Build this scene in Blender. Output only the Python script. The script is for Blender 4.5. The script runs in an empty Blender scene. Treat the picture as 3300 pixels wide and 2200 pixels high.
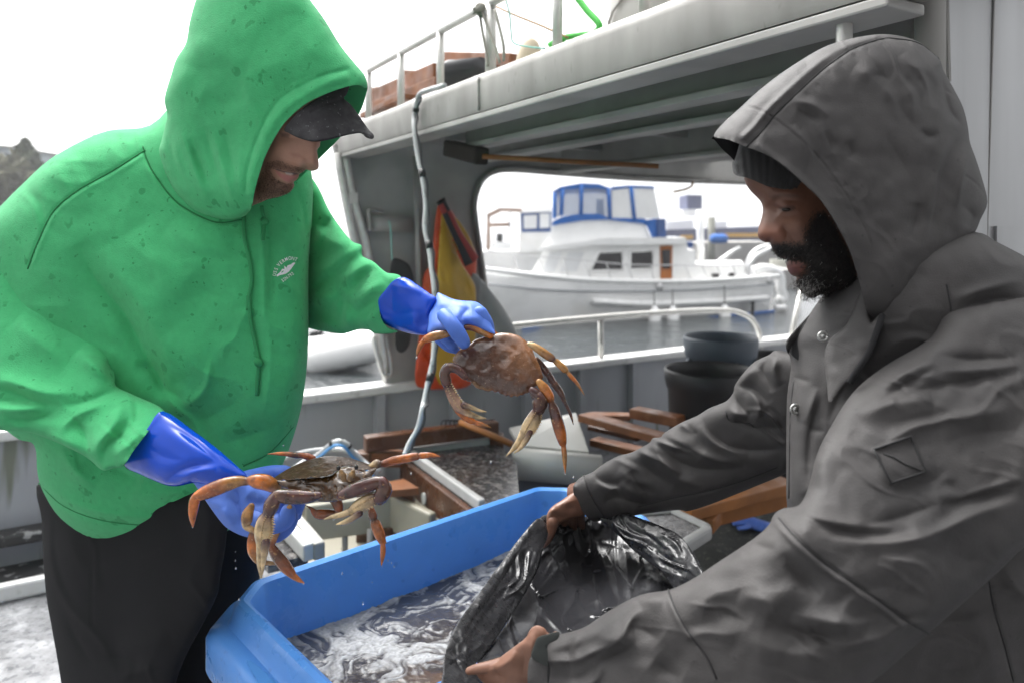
import bpy, bmesh, math, random
import numpy as np
from mathutils import Vector, Matrix
rng = np.random.default_rng(7); random.seed(7)
SC = bpy.context.scene
COL = SC.collection
# ---------------------------------------------------------------- camera, sky, sun, exposure
FPX, CU, VH, HC = 1650.0, 1176.0, 530.0, 1.5      # focal length / centre / horizon in units of a 2352 px wide frame; eye height
cam = bpy.data.cameras.new('camera'); camo = bpy.data.objects.new('camera', cam); COL.objects.link(camo)
camo.location = (0, 0, HC); camo.rotation_euler = (math.radians(90), 0, 0)
cam.sensor_width = 36.0; cam.lens = 36.0 * FPX / 2352.0; cam.shift_y = -(784.0 - VH) / 2352.0
cam.clip_start = 0.02; cam.clip_end = 3000
cam.dof.use_dof = True; cam.dof.focus_distance = 1.32; cam.dof.aperture_fstop = 3.4
SC.camera = camo
W = bpy.data.worlds.new('World'); SC.world = W; W.use_nodes = True
nt = W.node_tree; nt.nodes.clear()
sky = nt.nodes.new('ShaderNodeTexSky'); sky.sky_type = 'NISHITA'; sky.sun_disc = False
SUN_EL, SUN_AZ = math.radians(58), math.radians(-35)
sky.sun_elevation = SUN_EL; sky.sun_rotation = SUN_AZ
sky.air_density = 1.0; sky.dust_density = 6.0; sky.ozone_density = 1.0
hs = nt.nodes.new('ShaderNodeHueSaturation'); hs.inputs['Saturation'].default_value = 0.06
bg = nt.nodes.new('ShaderNodeBackground'); bg.inputs['Strength'].default_value = 0.13
wo = nt.nodes.new('ShaderNodeOutputWorld')
wtc = nt.nodes.new('ShaderNodeTexCoord'); wsx = nt.nodes.new('ShaderNodeSeparateXYZ'); wmx = nt.nodes.new('ShaderNodeMath'); wmx.operation = 'MAXIMUM'; wmx.inputs[1].default_value = 0.4; wcx = nt.nodes.new('ShaderNodeCombineXYZ')
nt.links.new(wtc.outputs['Generated'], wsx.inputs[0]); nt.links.new(wsx.outputs[0], wcx.inputs[0]); nt.links.new(wsx.outputs[1], wcx.inputs[1]); nt.links.new(wsx.outputs[2], wmx.inputs[0]); nt.links.new(wmx.outputs[0], wcx.inputs[2]); nt.links.new(wcx.outputs[0], sky.inputs[0])   # an even cloud deck down to the horizon
nt.links.new(sky.outputs[0], hs.inputs['Color']); wg = nt.nodes.new('ShaderNodeMapRange'); wg.inputs[1].default_value = 0.0; wg.inputs[2].default_value = 1.0; wg.inputs[3].default_value = 0.62; wg.inputs[4].default_value = 1.55
nt.links.new(wsx.outputs[2], wg.inputs[0]); wgm = nt.nodes.new('ShaderNodeVectorMath'); wgm.operation = 'SCALE'; nt.links.new(hs.outputs[0], wgm.inputs[0]); nt.links.new(wg.outputs[0], wgm.inputs['Scale'])   # overcast: zenith brighter than horizon
nt.links.new(wgm.outputs[0], bg.inputs['Color']); nt.links.new(bg.outputs[0], wo.inputs['Surface'])
sl = bpy.data.lights.new('sun', 'SUN'); slo = bpy.data.objects.new('sun', sl); COL.objects.link(slo)
sl.energy = 0.9; sl.angle = math.radians(40); sl.color = (1.0, 0.98, 0.95)
_d = Vector((math.sin(SUN_AZ) * math.cos(SUN_EL), math.cos(SUN_AZ) * math.cos(SUN_EL), math.sin(SUN_EL)))
slo.rotation_euler = (-_d).to_track_quat('-Z', 'Y').to_euler()
SC.view_settings.view_transform = 'Standard'; SC.view_settings.look = 'None'
SC.view_settings.exposure = 1.5; SC.view_settings.gamma = 1.0; SC.view_settings.use_curve_mapping = False
SC.cycles.max_bounces = 8; SC.cycles.diffuse_bounces = 4; SC.cycles.glossy_bounces = 4; SC.cycles.transmission_bounces = 6
SC.cycles.transparent_max_bounces = 8; SC.cycles.caustics_reflective = False; SC.cycles.caustics_refractive = False; SC.cycles.volume_bounces = 2

# ---------------------------------------------------------------- measuring helpers
def P(u, v, Y):
    return np.array([(u - CU) / FPX * Y, Y, HC - (v - VH) / FPX * Y])
def PZ(u, v, z):
    return P(u, v, (HC - z) * FPX / (v - VH))
def proj(V):
    V = np.asarray(V); Y = np.maximum(V[:, 1], 1e-3)
    return CU + V[:, 0] / Y * FPX, VH + (HC - V[:, 2]) / Y * FPX
ZT = dict(A=(0, 0, 1.568), B=(0, 900, 1.206), C=(1150, 0, 1.8816), D=(1000, 500, 2.091), E=(1500, 500, 2.091),
          F=(550, 1350, 2.6133), G=(1150, 850, 2.0906), H=(2200, 50, 1.568), I=(2300, 900, 1.206), J=(1350, 1500, 2.24),
          K=(650, 1500, 2.24), L=(950, 1200, 1.344), M=(780, 200, 2.85), N=(2300, 420, 2.6133), O=(850, 780, 10.453),
          Pp=(0, 1250, 1.65), Q=(2000, 1000, 1.743), R=(2400, 0, 1.96), S=(950, 1000, 2.091), X=(0, 0, 1 * 0.712727), a=(2100, 550, 3.137), b=(950, 1350, 2.352), c=(1150, 0, 3.733), d=(1060, 420, 1.781), e=(1600, 1250, 2.352), h=(0, 400, 3.92))
K0 = 0.712727
def T(tag, s):
    """'x,y x,y' measured on a detail sheet -> list of frame coordinates (extra columns kept)"""
    x0, y0, sc = ZT[tag]; out = []
    for w in s.split():
        a = [float(q) for q in w.split(',')]
        out.append(tuple([(x0 + a[0] / sc) * K0, (y0 + a[1] / sc) * K0] + a[2:]))
    return out
def zs(tag): return K0 / ZT[tag][2]

# ---------------------------------------------------------------- object helpers
def empty(name, loc, label, cat, group=None, kind=None):
    o = bpy.data.objects.new(name, None); COL.objects.link(o); o.location = loc; o.empty_display_size = 0.05
    if label: o['label'] = label
    if cat: o['category'] = cat
    if group: o['group'] = group
    if kind: o['kind'] = kind
    return o
def tag(o, label=None, cat=None, group=None, kind=None):
    if label: o['label'] = label
    if cat: o['category'] = cat
    if group: o['group'] = group
    if kind: o['kind'] = kind
    return o
def par(o, parent):
    if parent is not None:
        o.parent = parent
        o.matrix_parent_inverse = Matrix.Translation(parent.location).inverted() if parent.type == 'EMPTY' else Matrix.Identity(4)
    return o
def mk(name, V, F, mat, parent=None, smooth=True, col=None, label=None):
    me = bpy.data.meshes.new(name)
    V = np.asarray(V, dtype=float)
    me.from_pydata(V.tolist(), [], [tuple(int(i) for i in f) for f in F]) if not isinstance(F, np.ndarray) else fast_mesh(me, V, F)
    if col is not None:
        a = me.color_attributes.new('Col', 'FLOAT_COLOR', 'POINT')
        c = np.ones((len(V), 4)); c[:, :3] = col
        a.data.foreach_set('color', c.ravel())
    me.update(); 
    if smooth: me.polygons.foreach_set('use_smooth', np.ones(len(me.polygons), dtype=bool))
    o = bpy.data.objects.new(name, me); COL.objects.link(o)
    me.materials.append(mat)
    if label: o['label'] = label
    return par(o, parent)
def fast_mesh(me, V, F):
    n = F.shape[1]
    me.vertices.add(len(V)); me.vertices.foreach_set('co', V.ravel())
    me.loops.add(F.size); me.loops.foreach_set('vertex_index', F.ravel().astype(np.int32))
    me.polygons.add(len(F)); me.polygons.foreach_set('loop_start', np.arange(0, F.size, n, dtype=np.int32))
    me.update(calc_edges=True); me.validate()
class MB:
    """collects pieces of one mesh"""
    def __init__(s): s.V = []; s.F = []; s.C = []; s.n = 0
    def add(s, V, F, c=None):
        V = np.asarray(V, dtype=float); s.V.append(V)
        s.F += [tuple(int(i) + s.n for i in f) for f in F]; s.n += len(V)
        cc = np.ones((len(V), 3)); 
        if c is not None: cc[:] = c
        s.C.append(cc); return s
    def box(s, c, size, R=None, c3=None, bev=0.0):
        hx, hy, hz = [q / 2 for q in size]; b = min(bev, hx * .9, hy * .9, hz * .9)
        if b <= 0:
            V = np.array([[x, y, z] for x in (-hx, hx) for y in (-hy, hy) for z in (-hz, hz)])
            F = [(0, 1, 3, 2), (4, 6, 7, 5), (0, 4, 5, 1), (2, 3, 7, 6), (0, 2, 6, 4), (1, 5, 7, 3)]
        else:
            V, F = bevbox(hx, hy, hz, b)
        if R is not None: V = V @ np.asarray(R).T
        return s.add(V + np.asarray(c), F, c3)
    def beam(s, p, q, w, h, up=(0, 0, 1), c3=None, bev=0.0):
        p = np.asarray(p, float); q = np.asarray(q, float); d = q - p; L = np.linalg.norm(d); d /= L
        up = np.asarray(up, float); sx = np.cross(d, up); sx /= np.linalg.norm(sx); uz = np.cross(sx, d)
        return s.box((p + q) / 2, (L, w, h), np.stack([d, sx, uz], 1), c3, bev)
    def tube(s, pts, r, n=10, c3=None, flat=1.0, cap=True, up=None):
        V, F, C = tube(pts, r, n, flat, cap, up, c3); s.V.append(V); s.F += [tuple(i + s.n for i in f) for f in F]; s.n += len(V); s.C.append(C); return s
    def build(s, name, mat, parent=None, smooth=False, label=None, colors=False):
        return mk(name, np.concatenate(s.V), s.F, mat, parent, smooth, np.concatenate(s.C) if colors else None, label)
def bevbox(hx, hy, hz, b):
    bm = bmesh.new(); bmesh.ops.create_cube(bm, size=1)
    for v in bm.verts: v.co = Vector((v.co.x * 2 * hx, v.co.y * 2 * hy, v.co.z * 2 * hz))
    bmesh.ops.bevel(bm, geom=list(bm.edges), offset=b, segments=2, affect='EDGES', profile=0.5)
    V = np.array([v.co[:] for v in bm.verts]); F = [tuple(v.index for v in f.verts) for f in bm.faces]; bm.free(); return V, F
def catmull(p, m=6, closed=False):
    p = np.asarray(p, float); n = len(p); out = []
    rngi = range(n) if closed else range(n - 1)
    for i in rngi:
        p0 = p[(i - 1) % n] if closed or i > 0 else 2 * p[0] - p[1]
        p1 = p[i]; p2 = p[(i + 1) % n]
        p3 = p[(i + 2) % n] if closed or i + 2 < n else 2 * p[-1] - p[-2]
        for k in range(m):
            t = k / m
            out.append(0.5 * (2 * p1 + (p2 - p0) * t + (2 * p0 - 5 * p1 + 4 * p2 - p3) * t * t + (3 * p1 - p0 - 3 * p2 + p3) * t ** 3))
    if not closed: out.append(p[-1])
    return np.array(out)
def tube(pts, r, n=10, flat=1.0, cap=True, up=None, c3=None):
    pts = np.asarray(pts, float); m = len(pts); r = np.broadcast_to(np.asarray(r, float), (m,))
    tg = np.gradient(pts, axis=0); tg /= np.linalg.norm(tg, axis=1, keepdims=True) + 1e-12
    u0 = np.array(up, float) if up is not None else (np.array([0, 0, 1.]) if abs(tg[0][2]) < .9 else np.array([1., 0, 0]))
    V = []; a = np.linspace(0, 2 * np.pi, n, endpoint=False); C = []
    for i in range(m):
        u0 = u0 - tg[i] * np.dot(u0, tg[i]); u0 /= np.linalg.norm(u0) + 1e-12
        s = np.cross(tg[i], u0)
        V.append(pts[i] + r[i] * (np.outer(np.cos(a), s) + flat * np.outer(np.sin(a), u0)))
        ci = np.ones(3) if c3 is None else (np.asarray(c3)[i] if np.ndim(c3) == 2 else np.asarray(c3)); C.append(np.tile(ci, (n, 1)))
    V = np.concatenate(V); C = np.concatenate(C); F = []
    for i in range(m - 1):
        for k in range(n):
            F.append((i * n + k, i * n + (k + 1) % n, (i + 1) * n + (k + 1) % n, (i + 1) * n + k))
    if cap:
        V = np.concatenate([V, pts[:1], pts[-1:]]); C = np.concatenate([C, C[:1], C[-1:]])
        for k in range(n):
            F.append((m * n, (k + 1) % n, k)); F.append((m * n + 1, (m - 1) * n + k, (m - 1) * n + (k + 1) % n))
    return V, F, C
def prism(poly, d):
    """extrude a planar 3d polygon by vector d"""
    poly = np.asarray(poly, float); n = len(poly); V = np.concatenate([poly, poly + np.asarray(d)])
    F = [tuple(range(n))[::-1], tuple(range(n, 2 * n))] + [(k, (k + 1) % n, n + (k + 1) % n, n + k) for k in range(n)]
    return V, F

# ---------------------------------------------------------------- materials
MAT = {}
def M(name, c=(.5, .5, .5), rough=.6, metal=0, var=0.0, vs=8.0, bump=0.0, bs=60.0, sheen=0.0, coat=0.0, spec=.5, attr=False,
      c2=None, mixs=4.0, mixlo=.45, mixhi=.6, trans=0.0, ior=1.45, alpha=1.0, rvar=0.0, sss=0.0, stretch=None, bd=0.002, emit=None, bump2=None, spot=None, det=4, rough_attr=None):
    m = bpy.data.materials.new(name); m.use_nodes = True; t = m.node_tree; b = t.nodes['Principled BSDF']; N = t.nodes.new; L = t.links.new
    b.inputs['Roughness'].default_value = rough; b.inputs['Metallic'].default_value = metal; b.inputs['Base Color'].default_value = (*c, 1)
    b.inputs['Sheen Weight'].default_value = sheen; b.inputs['Coat Weight'].default_value = coat; b.inputs['Coat Roughness'].default_value = .08
    b.inputs['Specular IOR Level'].default_value = spec; b.inputs['IOR'].default_value = ior
    b.inputs['Transmission Weight'].default_value = trans; b.inputs['Alpha'].default_value = alpha
    if sss: b.inputs['Subsurface Weight'].default_value = sss; b.inputs['Subsurface Radius'].default_value = (.6, .25, .15); b.inputs['Subsurface Scale'].default_value = .01
    tc = N('ShaderNodeTexCoord'); src = tc.outputs['Object']
    if stretch:
        mp = N('ShaderNodeMapping'); mp.inputs['Scale'].default_value = stretch; L(src, mp.inputs[0]); src = mp.outputs[0]
    def noise(sc, detail=det, rough_=.55):
        n = N('ShaderNodeTexNoise'); n.inputs['Scale'].default_value = sc; n.inputs['Detail'].default_value = detail; n.inputs['Roughness'].default_value = rough_; L(src, n.inputs['Vector']); return n
    colsock = None
    if attr:
        a = N('ShaderNodeAttribute'); a.attribute_name = 'Col'; colsock = a.outputs['Color']
    def mix(fac, A, B, blend='MIX'):
        x = N('ShaderNodeMix'); x.data_type = 'RGBA'; x.blend_type = blend
        if hasattr(fac, 'is_linked'): L(fac, x.inputs[0])
        else: x.inputs[0].default_value = fac
        for s_, w in ((A, 6), (B, 7)):
            if hasattr(s_, 'is_linked'): L(s_, x.inputs[w])
            else: x.inputs[w].default_value = (*s_, 1)
        return x.outputs[2]
    def ramp(sock, lo, hi):
        r = N('ShaderNodeMapRange'); r.inputs[1].default_value = lo; r.inputs[2].default_value = hi; L(sock, r.inputs[0]); return r.outputs[0]
    if colsock is None: base = c
    else: base = colsock
    if c2 is not None:
        base = mix(ramp(noise(mixs).outputs[0], mixlo, mixhi), base, c2)
    if var:
        n = noise(vs); g = ramp(n.outputs[0], .3, .7)
        x = N('ShaderNodeMapRange'); x.inputs[3].default_value = 1 - var; x.inputs[4].default_value = 1 + var; L(g, x.inputs[0])
        cm = N('ShaderNodeCombineColor'); [L(x.outputs[0], cm.inputs[i]) for i in range(3)]
        base = mix(1.0, base, cm.outputs[0], 'MULTIPLY')
    if spot:
        for (sc_, lo, hi, cs, w) in spot:
            base = mix(ramp_mul(N, L, ramp(noise(sc_, 2).outputs[0], lo, hi), w), base, cs)
    if hasattr(base, 'is_linked'): L(base, b.inputs['Base Color'])
    else: b.inputs['Base Color'].default_value = (*base, 1)
    if rough_attr:
        x = N('ShaderNodeMapRange'); x.inputs[1].default_value = 0; x.inputs[2].default_value = .5; x.inputs[3].default_value = rough_attr[0]; x.inputs[4].default_value = rough_attr[1]; L(colsock, x.inputs[0]); L(x.outputs[0], b.inputs['Roughness'])
    if rvar:
        n = noise(vs * 1.7); x = N('ShaderNodeMapRange'); x.inputs[1].default_value = .35; x.inputs[2].default_value = .65
        x.inputs[3].default_value = max(.02, rough - rvar); x.inputs[4].default_value = min(1, rough + rvar); L(n.outputs[0], x.inputs[0]); L(x.outputs[0], b.inputs['Roughness'])
    if bump:
        n = noise(bs, 5, .6); bp = N('ShaderNodeBump'); bp.inputs['Strength'].default_value = bump; bp.inputs['Distance'].default_value = bd
        L(n.outputs[0], bp.inputs['Height']); out = bp
        if bump2:
            n2 = noise(bump2[0], 3); bp2 = N('ShaderNodeBump'); bp2.inputs['Strength'].default_value = bump2[1]; bp2.inputs['Distance'].default_value = bump2[2]
            L(n2.outputs[0], bp2.inputs['Height']); L(bp.outputs[0], bp2.inputs['Normal']); out = bp2
        L(out.outputs[0], b.inputs['Normal'])
    if emit: b.inputs['Emission Color'].default_value = (*emit[0], 1); b.inputs['Emission Strength'].default_value = emit[1]
    MAT[name] = m; return m
def ramp_mul(N, L, s, w):
    q = N('ShaderNodeMath'); q.operation = 'MULTIPLY'; L(s, q.inputs[0]); q.inputs[1].default_value = w; return q.outputs[0]

# ---------------------------------------------------------------- cloth / flesh surfaces: an outline is blown up to a rounded volume and its folds are pressed in
def vnoise(u, v, sc, seed):
    g = np.random.default_rng(seed).random((64, 64)) * 2 - 1
    x = u / sc; y = v / sc; i = np.floor(x).astype(int); j = np.floor(y).astype(int); fx = x - i; fy = y - j
    fx = fx * fx * (3 - 2 * fx); fy = fy * fy * (3 - 2 * fy)
    a = g[i % 64, j % 64]; b = g[(i + 1) % 64, j % 64]; c = g[i % 64, (j + 1) % 64]; d = g[(i + 1) % 64, (j + 1) % 64]
    return (a * (1 - fx) + b * fx) * (1 - fy) + (c * (1 - fx) + d * fx) * fy
def seg_dist(U, Vv, pts, closed=False):
    """distance, signed side, arclength fraction and nearest edge to a polyline"""
    pts = np.asarray(pts, float)[:, :2]; n = len(pts) if closed else len(pts) - 1
    best = np.full(U.shape, 1e9); side = np.zeros(U.shape); tt = np.zeros(U.shape); idx = np.zeros(U.shape, int)
    qx = np.zeros(U.shape); qy = np.zeros(U.shape)
    nx = np.roll(pts, -1, 0); L = np.linalg.norm((nx - pts)[:n], axis=1); S = np.concatenate([[0], np.cumsum(L)]); tot = S[-1] + 1e-9
    for k in range(n):
        a = pts[k]; b = pts[(k + 1) % len(pts)]; d = b - a; l2 = d @ d + 1e-12
        t = np.clip(((U - a[0]) * d[0] + (Vv - a[1]) * d[1]) / l2, 0, 1)
        px = a[0] + t * d[0]; py = a[1] + t * d[1]; r = np.hypot(U - px, Vv - py)
        m = r < best; best[m] = r[m]; idx[m] = k; qx[m] = px[m]; qy[m] = py[m]
        side[m] = (np.sign(d[0] * (Vv - a[1]) - d[1] * (U - a[0])))[m]; tt[m] = ((S[k] + t * L[k]) / tot)[m]
    return best, side, tt, idx, qx, qy
def inside(U, Vv, poly):
    poly = np.asarray(poly)[:, :2]; c = np.zeros(U.shape, bool); n = len(poly)
    for k in range(n):
        x1, y1 = poly[k]; x2, y2 = poly[(k + 1) % n]
        if y1 == y2: continue
        c ^= ((y1 > Vv) != (y2 > Vv)) & (U < (x2 - x1) * (Vv - y1) / (y2 - y1) + x1)
    return c
def rbf(anch):
    a = np.asarray(anch, float); n = len(a)
    if n == 1: return lambda u, v: np.full(np.shape(u), a[0, 2])
    if n < 4:
        A = np.stack([a[:, 0], a[:, 1], np.ones(n)], 1); w = np.linalg.lstsq(A - A.mean(0) * [1, 1, 0], a[:, 2], rcond=None)[0]; m = A.mean(0)
        return lambda u, v: (u - m[0]) * w[0] + (v - m[1]) * w[1] + w[2]
    D = np.hypot(a[:, None, 0] - a[None, :, 0], a[:, None, 1] - a[None, :, 1])
    Pm = np.stack([np.ones(n), a[:, 0] / 1000, a[:, 1] / 1000], 1)
    A = np.block([[D / 1000 + np.eye(n) * 1e-6, Pm], [Pm.T, np.zeros((3, 3))]]); w = np.linalg.solve(A, np.concatenate([a[:, 2], np.zeros(3)]))
    def f(u, v):
        r = w[n] + w[n + 1] * u / 1000 + w[n + 2] * v / 1000
        for k in range(n): r = r + w[k] * np.hypot(u - a[k, 0], v - a[k, 1]) / 1000
        return r
    return f
def blurm(a, m, it):
    a = np.where(m, a, 0.); w = m.astype(float)
    for _ in range(it):
        s = a.copy(); q = w.copy()
        for ax in (0, 1):
            s2 = s * 2; q2 = q * 2
            for sh in (1, -1): s2 = s2 + np.roll(s, sh, ax); q2 = q2 + np.roll(q, sh, ax)
            s, q = s2, q2
        a = np.where(m, s / np.maximum(q, 1e-9), 0.); w = m.astype(float)
    return a
def poisson(m, dz, it=260):
    """m: inside; dz: outside cells that pin the height to zero (the others are open edges)"""
    H, Wd = m.shape
    if min(H, Wd) > 40:
        h2, w2 = (H + 1) // 2, (Wd + 1) // 2
        mp = np.zeros((h2 * 2, w2 * 2), bool); mp[:H, :Wd] = m; dp = np.zeros_like(mp); dp[:H, :Wd] = dz
        mc = mp.reshape(h2, 2, w2, 2).sum((1, 3)) >= 2; dc = dp.reshape(h2, 2, w2, 2).any((1, 3)) & ~mc
        w0 = poisson(mc, dc, it) * 4.
        w = np.repeat(np.repeat(w0, 2, 0), 2, 1)[:H, :Wd] * m; it2 = 60
    else:
        w = np.zeros(m.shape); it2 = it * 3
    nb = [(1, 0), (-1, 0), (0, 1), (0, -1)]
    ms = [np.roll(m, s, (0, 1)) for s in nb]; ds = [np.roll(dz, s, (0, 1)) & ~k for s, k in zip(nb, ms)]
    cnt = sum((a | b).astype(float) for a, b in zip(ms, ds)); cnt = np.maximum(cnt, 1)
    for _ in range(it2):
        s = sum(np.where(a, np.roll(w, q, (0, 1)), 0.) for a, q in zip(ms, nb))
        w = np.where(m, (s + 2.0) / cnt, 0.)
        if True: w = np.minimum(w, 4e4)
    return w
def stroke_val(U, Vv, st):
    pts = st[0]; w = st[1]; amp = st[2]; kind = st[3] if len(st) > 3 else 'g'
    pts = np.asarray(pts, float)
    if len(pts) > 2: pts = catmull(pts, 4)
    x0, y0 = pts.min(0)[:2] - 4 * w; x1, y1 = pts.max(0)[:2] + 4 * w
    out = np.zeros(U.shape); sel = (U > x0) & (U < x1) & (Vv > y0) & (Vv < y1)
    if not sel.any(): return out
    if len(pts) == 1:
        d = np.hypot(U[sel] - pts[0, 0], Vv[sel] - pts[0, 1]); out[sel] = amp * np.exp(-(d / w) ** 2); return out
    d, sd, t, *_ = seg_dist(U[sel], Vv[sel], pts)
    if kind == 'l': env = np.clip(t / .03, 0, 1) * np.clip((1 - t) / .03, 0, 1)
    else: env = np.sin(np.pi * np.clip(t, 0, 1)) ** .9
    if kind == 'l': p = np.exp(-(d / w) ** 2)
    elif kind == 'g': p = np.exp(-(d / w) ** (1.2 if amp < 0 else 1.5))
    else:
        x = d * sd * (1 if kind == 'f' else -1)
        p = np.where(x >= 0, np.exp(-(x / (1.5 * w)) ** 2), np.exp(-(x / (.35 * w)) ** 2)) - .55 * np.exp(-((x + .55 * w) / (.4 * w)) ** 2)
    out[sel] = amp * p * env
    return out
def relief(outline, depth, k=1.0, hmax=0.15, free=(), step=4.0, strokes=(), noise=(), kb=1.0, hbmax=None, shell=0.0, far=False, sm=True,
           fade=25.0, colf=None, hk=1.0, closed_walls=True, smooth_it=1, post=None, slim=1.05, gain=1.5):
    """outline in frame units; depth anchors (u,v,Y); free = ranges (i,j) of outline points whose edges stay open. Returns V,F(quads),C"""
    ol = np.asarray([p[:2] for p in outline], float); n0 = len(ol)
    fr = np.zeros(n0, bool)
    for a, b in free:
        i = a
        while i != b: fr[i % n0] = True; i = (i + 1) % n0
    if sm: poly = catmull(ol, 4, True); fe = np.repeat(fr, 4)
    else: poly = ol; fe = fr
    g = step; x0, y0 = poly.min(0) - 2.5 * g; x1, y1 = poly.max(0) + 2.5 * g
    us = np.arange(x0, x1 + g, g); vs = np.arange(y0, y1 + g, g); U, Vv = np.meshgrid(us, vs)
    m = inside(U, Vv, poly)
    d, sd, t, idx, qx, qy = seg_dist(U, Vv, poly, True)
    freecell = fe[idx]
    dz = ~m & ~freecell
    w = poisson(m, dz) * g * g
    if (~fe).any():
        # clean steps along the pinned outline
        ds = np.full(U.shape, 1e9); run = []
        if fe.any():
            for kk in range(len(poly)):
                if not fe[kk]:
                    dd = seg_dist(U, Vv, poly[[kk, (kk + 1) % len(poly)]])[0]; ds = np.minimum(ds, dd)
        else: ds = d
        q = w / np.maximum(ds, .3 * g); q = blurm(q, m, 3); wn = q * ds
        bl = np.clip((ds - 3 * g) / (4 * g), 0, 1); w = np.where(m, wn * (1 - bl) + w * bl, 0)
    Yc = rbf(depth)(U, Vv)
    h = np.sqrt(np.maximum(w, 0)) * k * Yc / FPX
    h = hmax * np.tanh(h / hmax) if hmax else h
    h = blurm(h, m, smooth_it) if smooth_it else h
    # values on the rim cells: nearest inside average
    hin = h.copy(); cntm = m.astype(float); acc = np.zeros_like(h); ac = np.zeros_like(h)
    for sy in (-1, 0, 1):
        for sx in (-1, 0, 1):
            acc += np.roll(np.where(m, h, 0), (sy, sx), (0, 1)); ac += np.roll(cntm, (sy, sx), (0, 1))
    hrim = np.where(freecell, acc / np.maximum(ac, 1), 0)
    h = np.where(m, h, hrim)
    disp = np.zeros_like(h)
    ym = float(np.mean([q[2] for q in depth]))
    for st in strokes:
        w_ = st[1] * (1.3 if not (len(st) > 3 and st[3] == 'l') else 1.0); lim = slim * w_ * ym / FPX * 1000; a_ = math.copysign(min(abs(st[2]) * (gain if w_ > 6 else 1.0), lim), st[2])
        disp += stroke_val(U, Vv, (st[0], w_, a_) + tuple(st[3:])) / 1000.
    for (sc, amp, seed, *rest) in noise:
        if rest:   # direction (deg), stretch
            if rest[-1] == 'r':      # sharp creases
                a = math.radians(rest[0]); wu = U + 26 * vnoise(U, Vv, 70, seed + 50); wv = Vv + 26 * vnoise(U, Vv, 70, seed + 51); uu = wu * math.cos(a) + wv * math.sin(a); vv = -wu * math.sin(a) + wv * math.cos(a)
                msk_ = np.clip(.25 + 1.5 * vnoise(U, Vv, 110, seed + 52), 0, 1); disp += (np.clip(1 - 2.6 * np.abs(vnoise(uu / rest[1], vv, sc, seed)), 0, 1) ** 1.3 - .35 * np.clip(1 - 2.6 * np.abs(vnoise(uu / rest[1], vv + sc * .35, sc, seed)), 0, 1)) * amp * msk_ / 1000.
                continue
            a = math.radians(rest[0]); uu = U * math.cos(a) + Vv * math.sin(a); vv = -U * math.sin(a) + Vv * math.cos(a)
            disp += vnoise(uu / rest[1], vv, sc, seed) * amp / 1000.
        else: disp += vnoise(U, Vv, sc, seed) * amp / 1000.
    if post: disp += post(U, Vv) / 1000.
    fd = np.clip(h * FPX / Yc / fade, 0, 1) if fade else 1.0
    if fade: fd = np.where(freecell & (d < 3 * fade), 1.0, fd) if fe.any() else fd
    disp = disp * fd
    s_ = -1.0 if far else 1.0
    Yf = Yc - s_ * (h + disp) - s_ * .0006
    if shell: Yb = Yf + s_ * shell
    else:
        hb = h * kb if hbmax is None else np.minimum(h * kb, hbmax)
        Yb = Yc + s_ * hb + s_ * .0006
    cell = m[:-1, :-1] | m[1:, :-1] | m[:-1, 1:] | m[1:, 1:]
    use = np.zeros(U.shape, bool)
    use[:-1, :-1] |= cell; use[1:, :-1] |= cell; use[:-1, 1:] |= cell; use[1:, 1:] |= cell
    Us = np.where(m, U, qx); Vs = np.where(m, Vv, qy)
    vid = -np.ones(U.shape, int); vid[use] = np.arange(use.sum()); nv = int(use.sum())
    def pts(Y):
        uu, vv, yy = Us[use], Vs[use], Y[use]
        return np.stack([(uu - CU) / FPX * yy, yy, HC - (vv - VH) / FPX * yy], 1)
    V = np.concatenate([pts(Yf), pts(Yb)])
    jj, ii = np.nonzero(cell)
    A = vid[jj, ii]; B = vid[jj, ii + 1]; Cc = vid[jj + 1, ii + 1]; Dd = vid[jj + 1, ii]
    front = np.stack([A, Dd, Cc, B], 1); back = np.stack([A, B, Cc, Dd], 1) + nv
    if far: front = front[:, ::-1]; back = back[:, ::-1]
    # side walls
    ed = np.concatenate([np.stack([A, B], 1), np.stack([B, Cc], 1), np.stack([Cc, Dd], 1), np.stack([Dd, A], 1)])
    key = np.sort(ed, 1); key = key[:, 0] * nv + key[:, 1]; un, inv, cn = np.unique(key, return_inverse=True, return_counts=True)
    be = ed[cn[inv] == 1]; wall = np.stack([be[:, 1], be[:, 0], be[:, 0] + nv, be[:, 1] + nv], 1)
    if not far: wall = wall[:, ::-1]
    F = np.concatenate([front, back, wall])
    C = None
    if colf is not None:
        c = colf(Us[use], Vs[use]); C = np.concatenate([c, c])
    return V, F, C
def rel(name, mat, parent, *a, label=None, **kw):
    V, F, C = relief(*a, **kw)
    return mk(name, V, F, mat, parent, True, C, label)
def join(parts):
    V = []; F = []; C = []; n = 0; anyc = any(p[2] is not None for p in parts)
    for v, f, c in parts:
        v = np.asarray(v); V.append(v); f = [tuple(int(i) + n for i in q) for q in (f.tolist() if isinstance(f, np.ndarray) else f)]; F += f; n += len(v)
        if anyc: C.append(np.ones((len(v), 3)) * .5 if c is None else np.asarray(c))
    return np.concatenate(V), F, (np.concatenate(C) if anyc else None)
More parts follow.
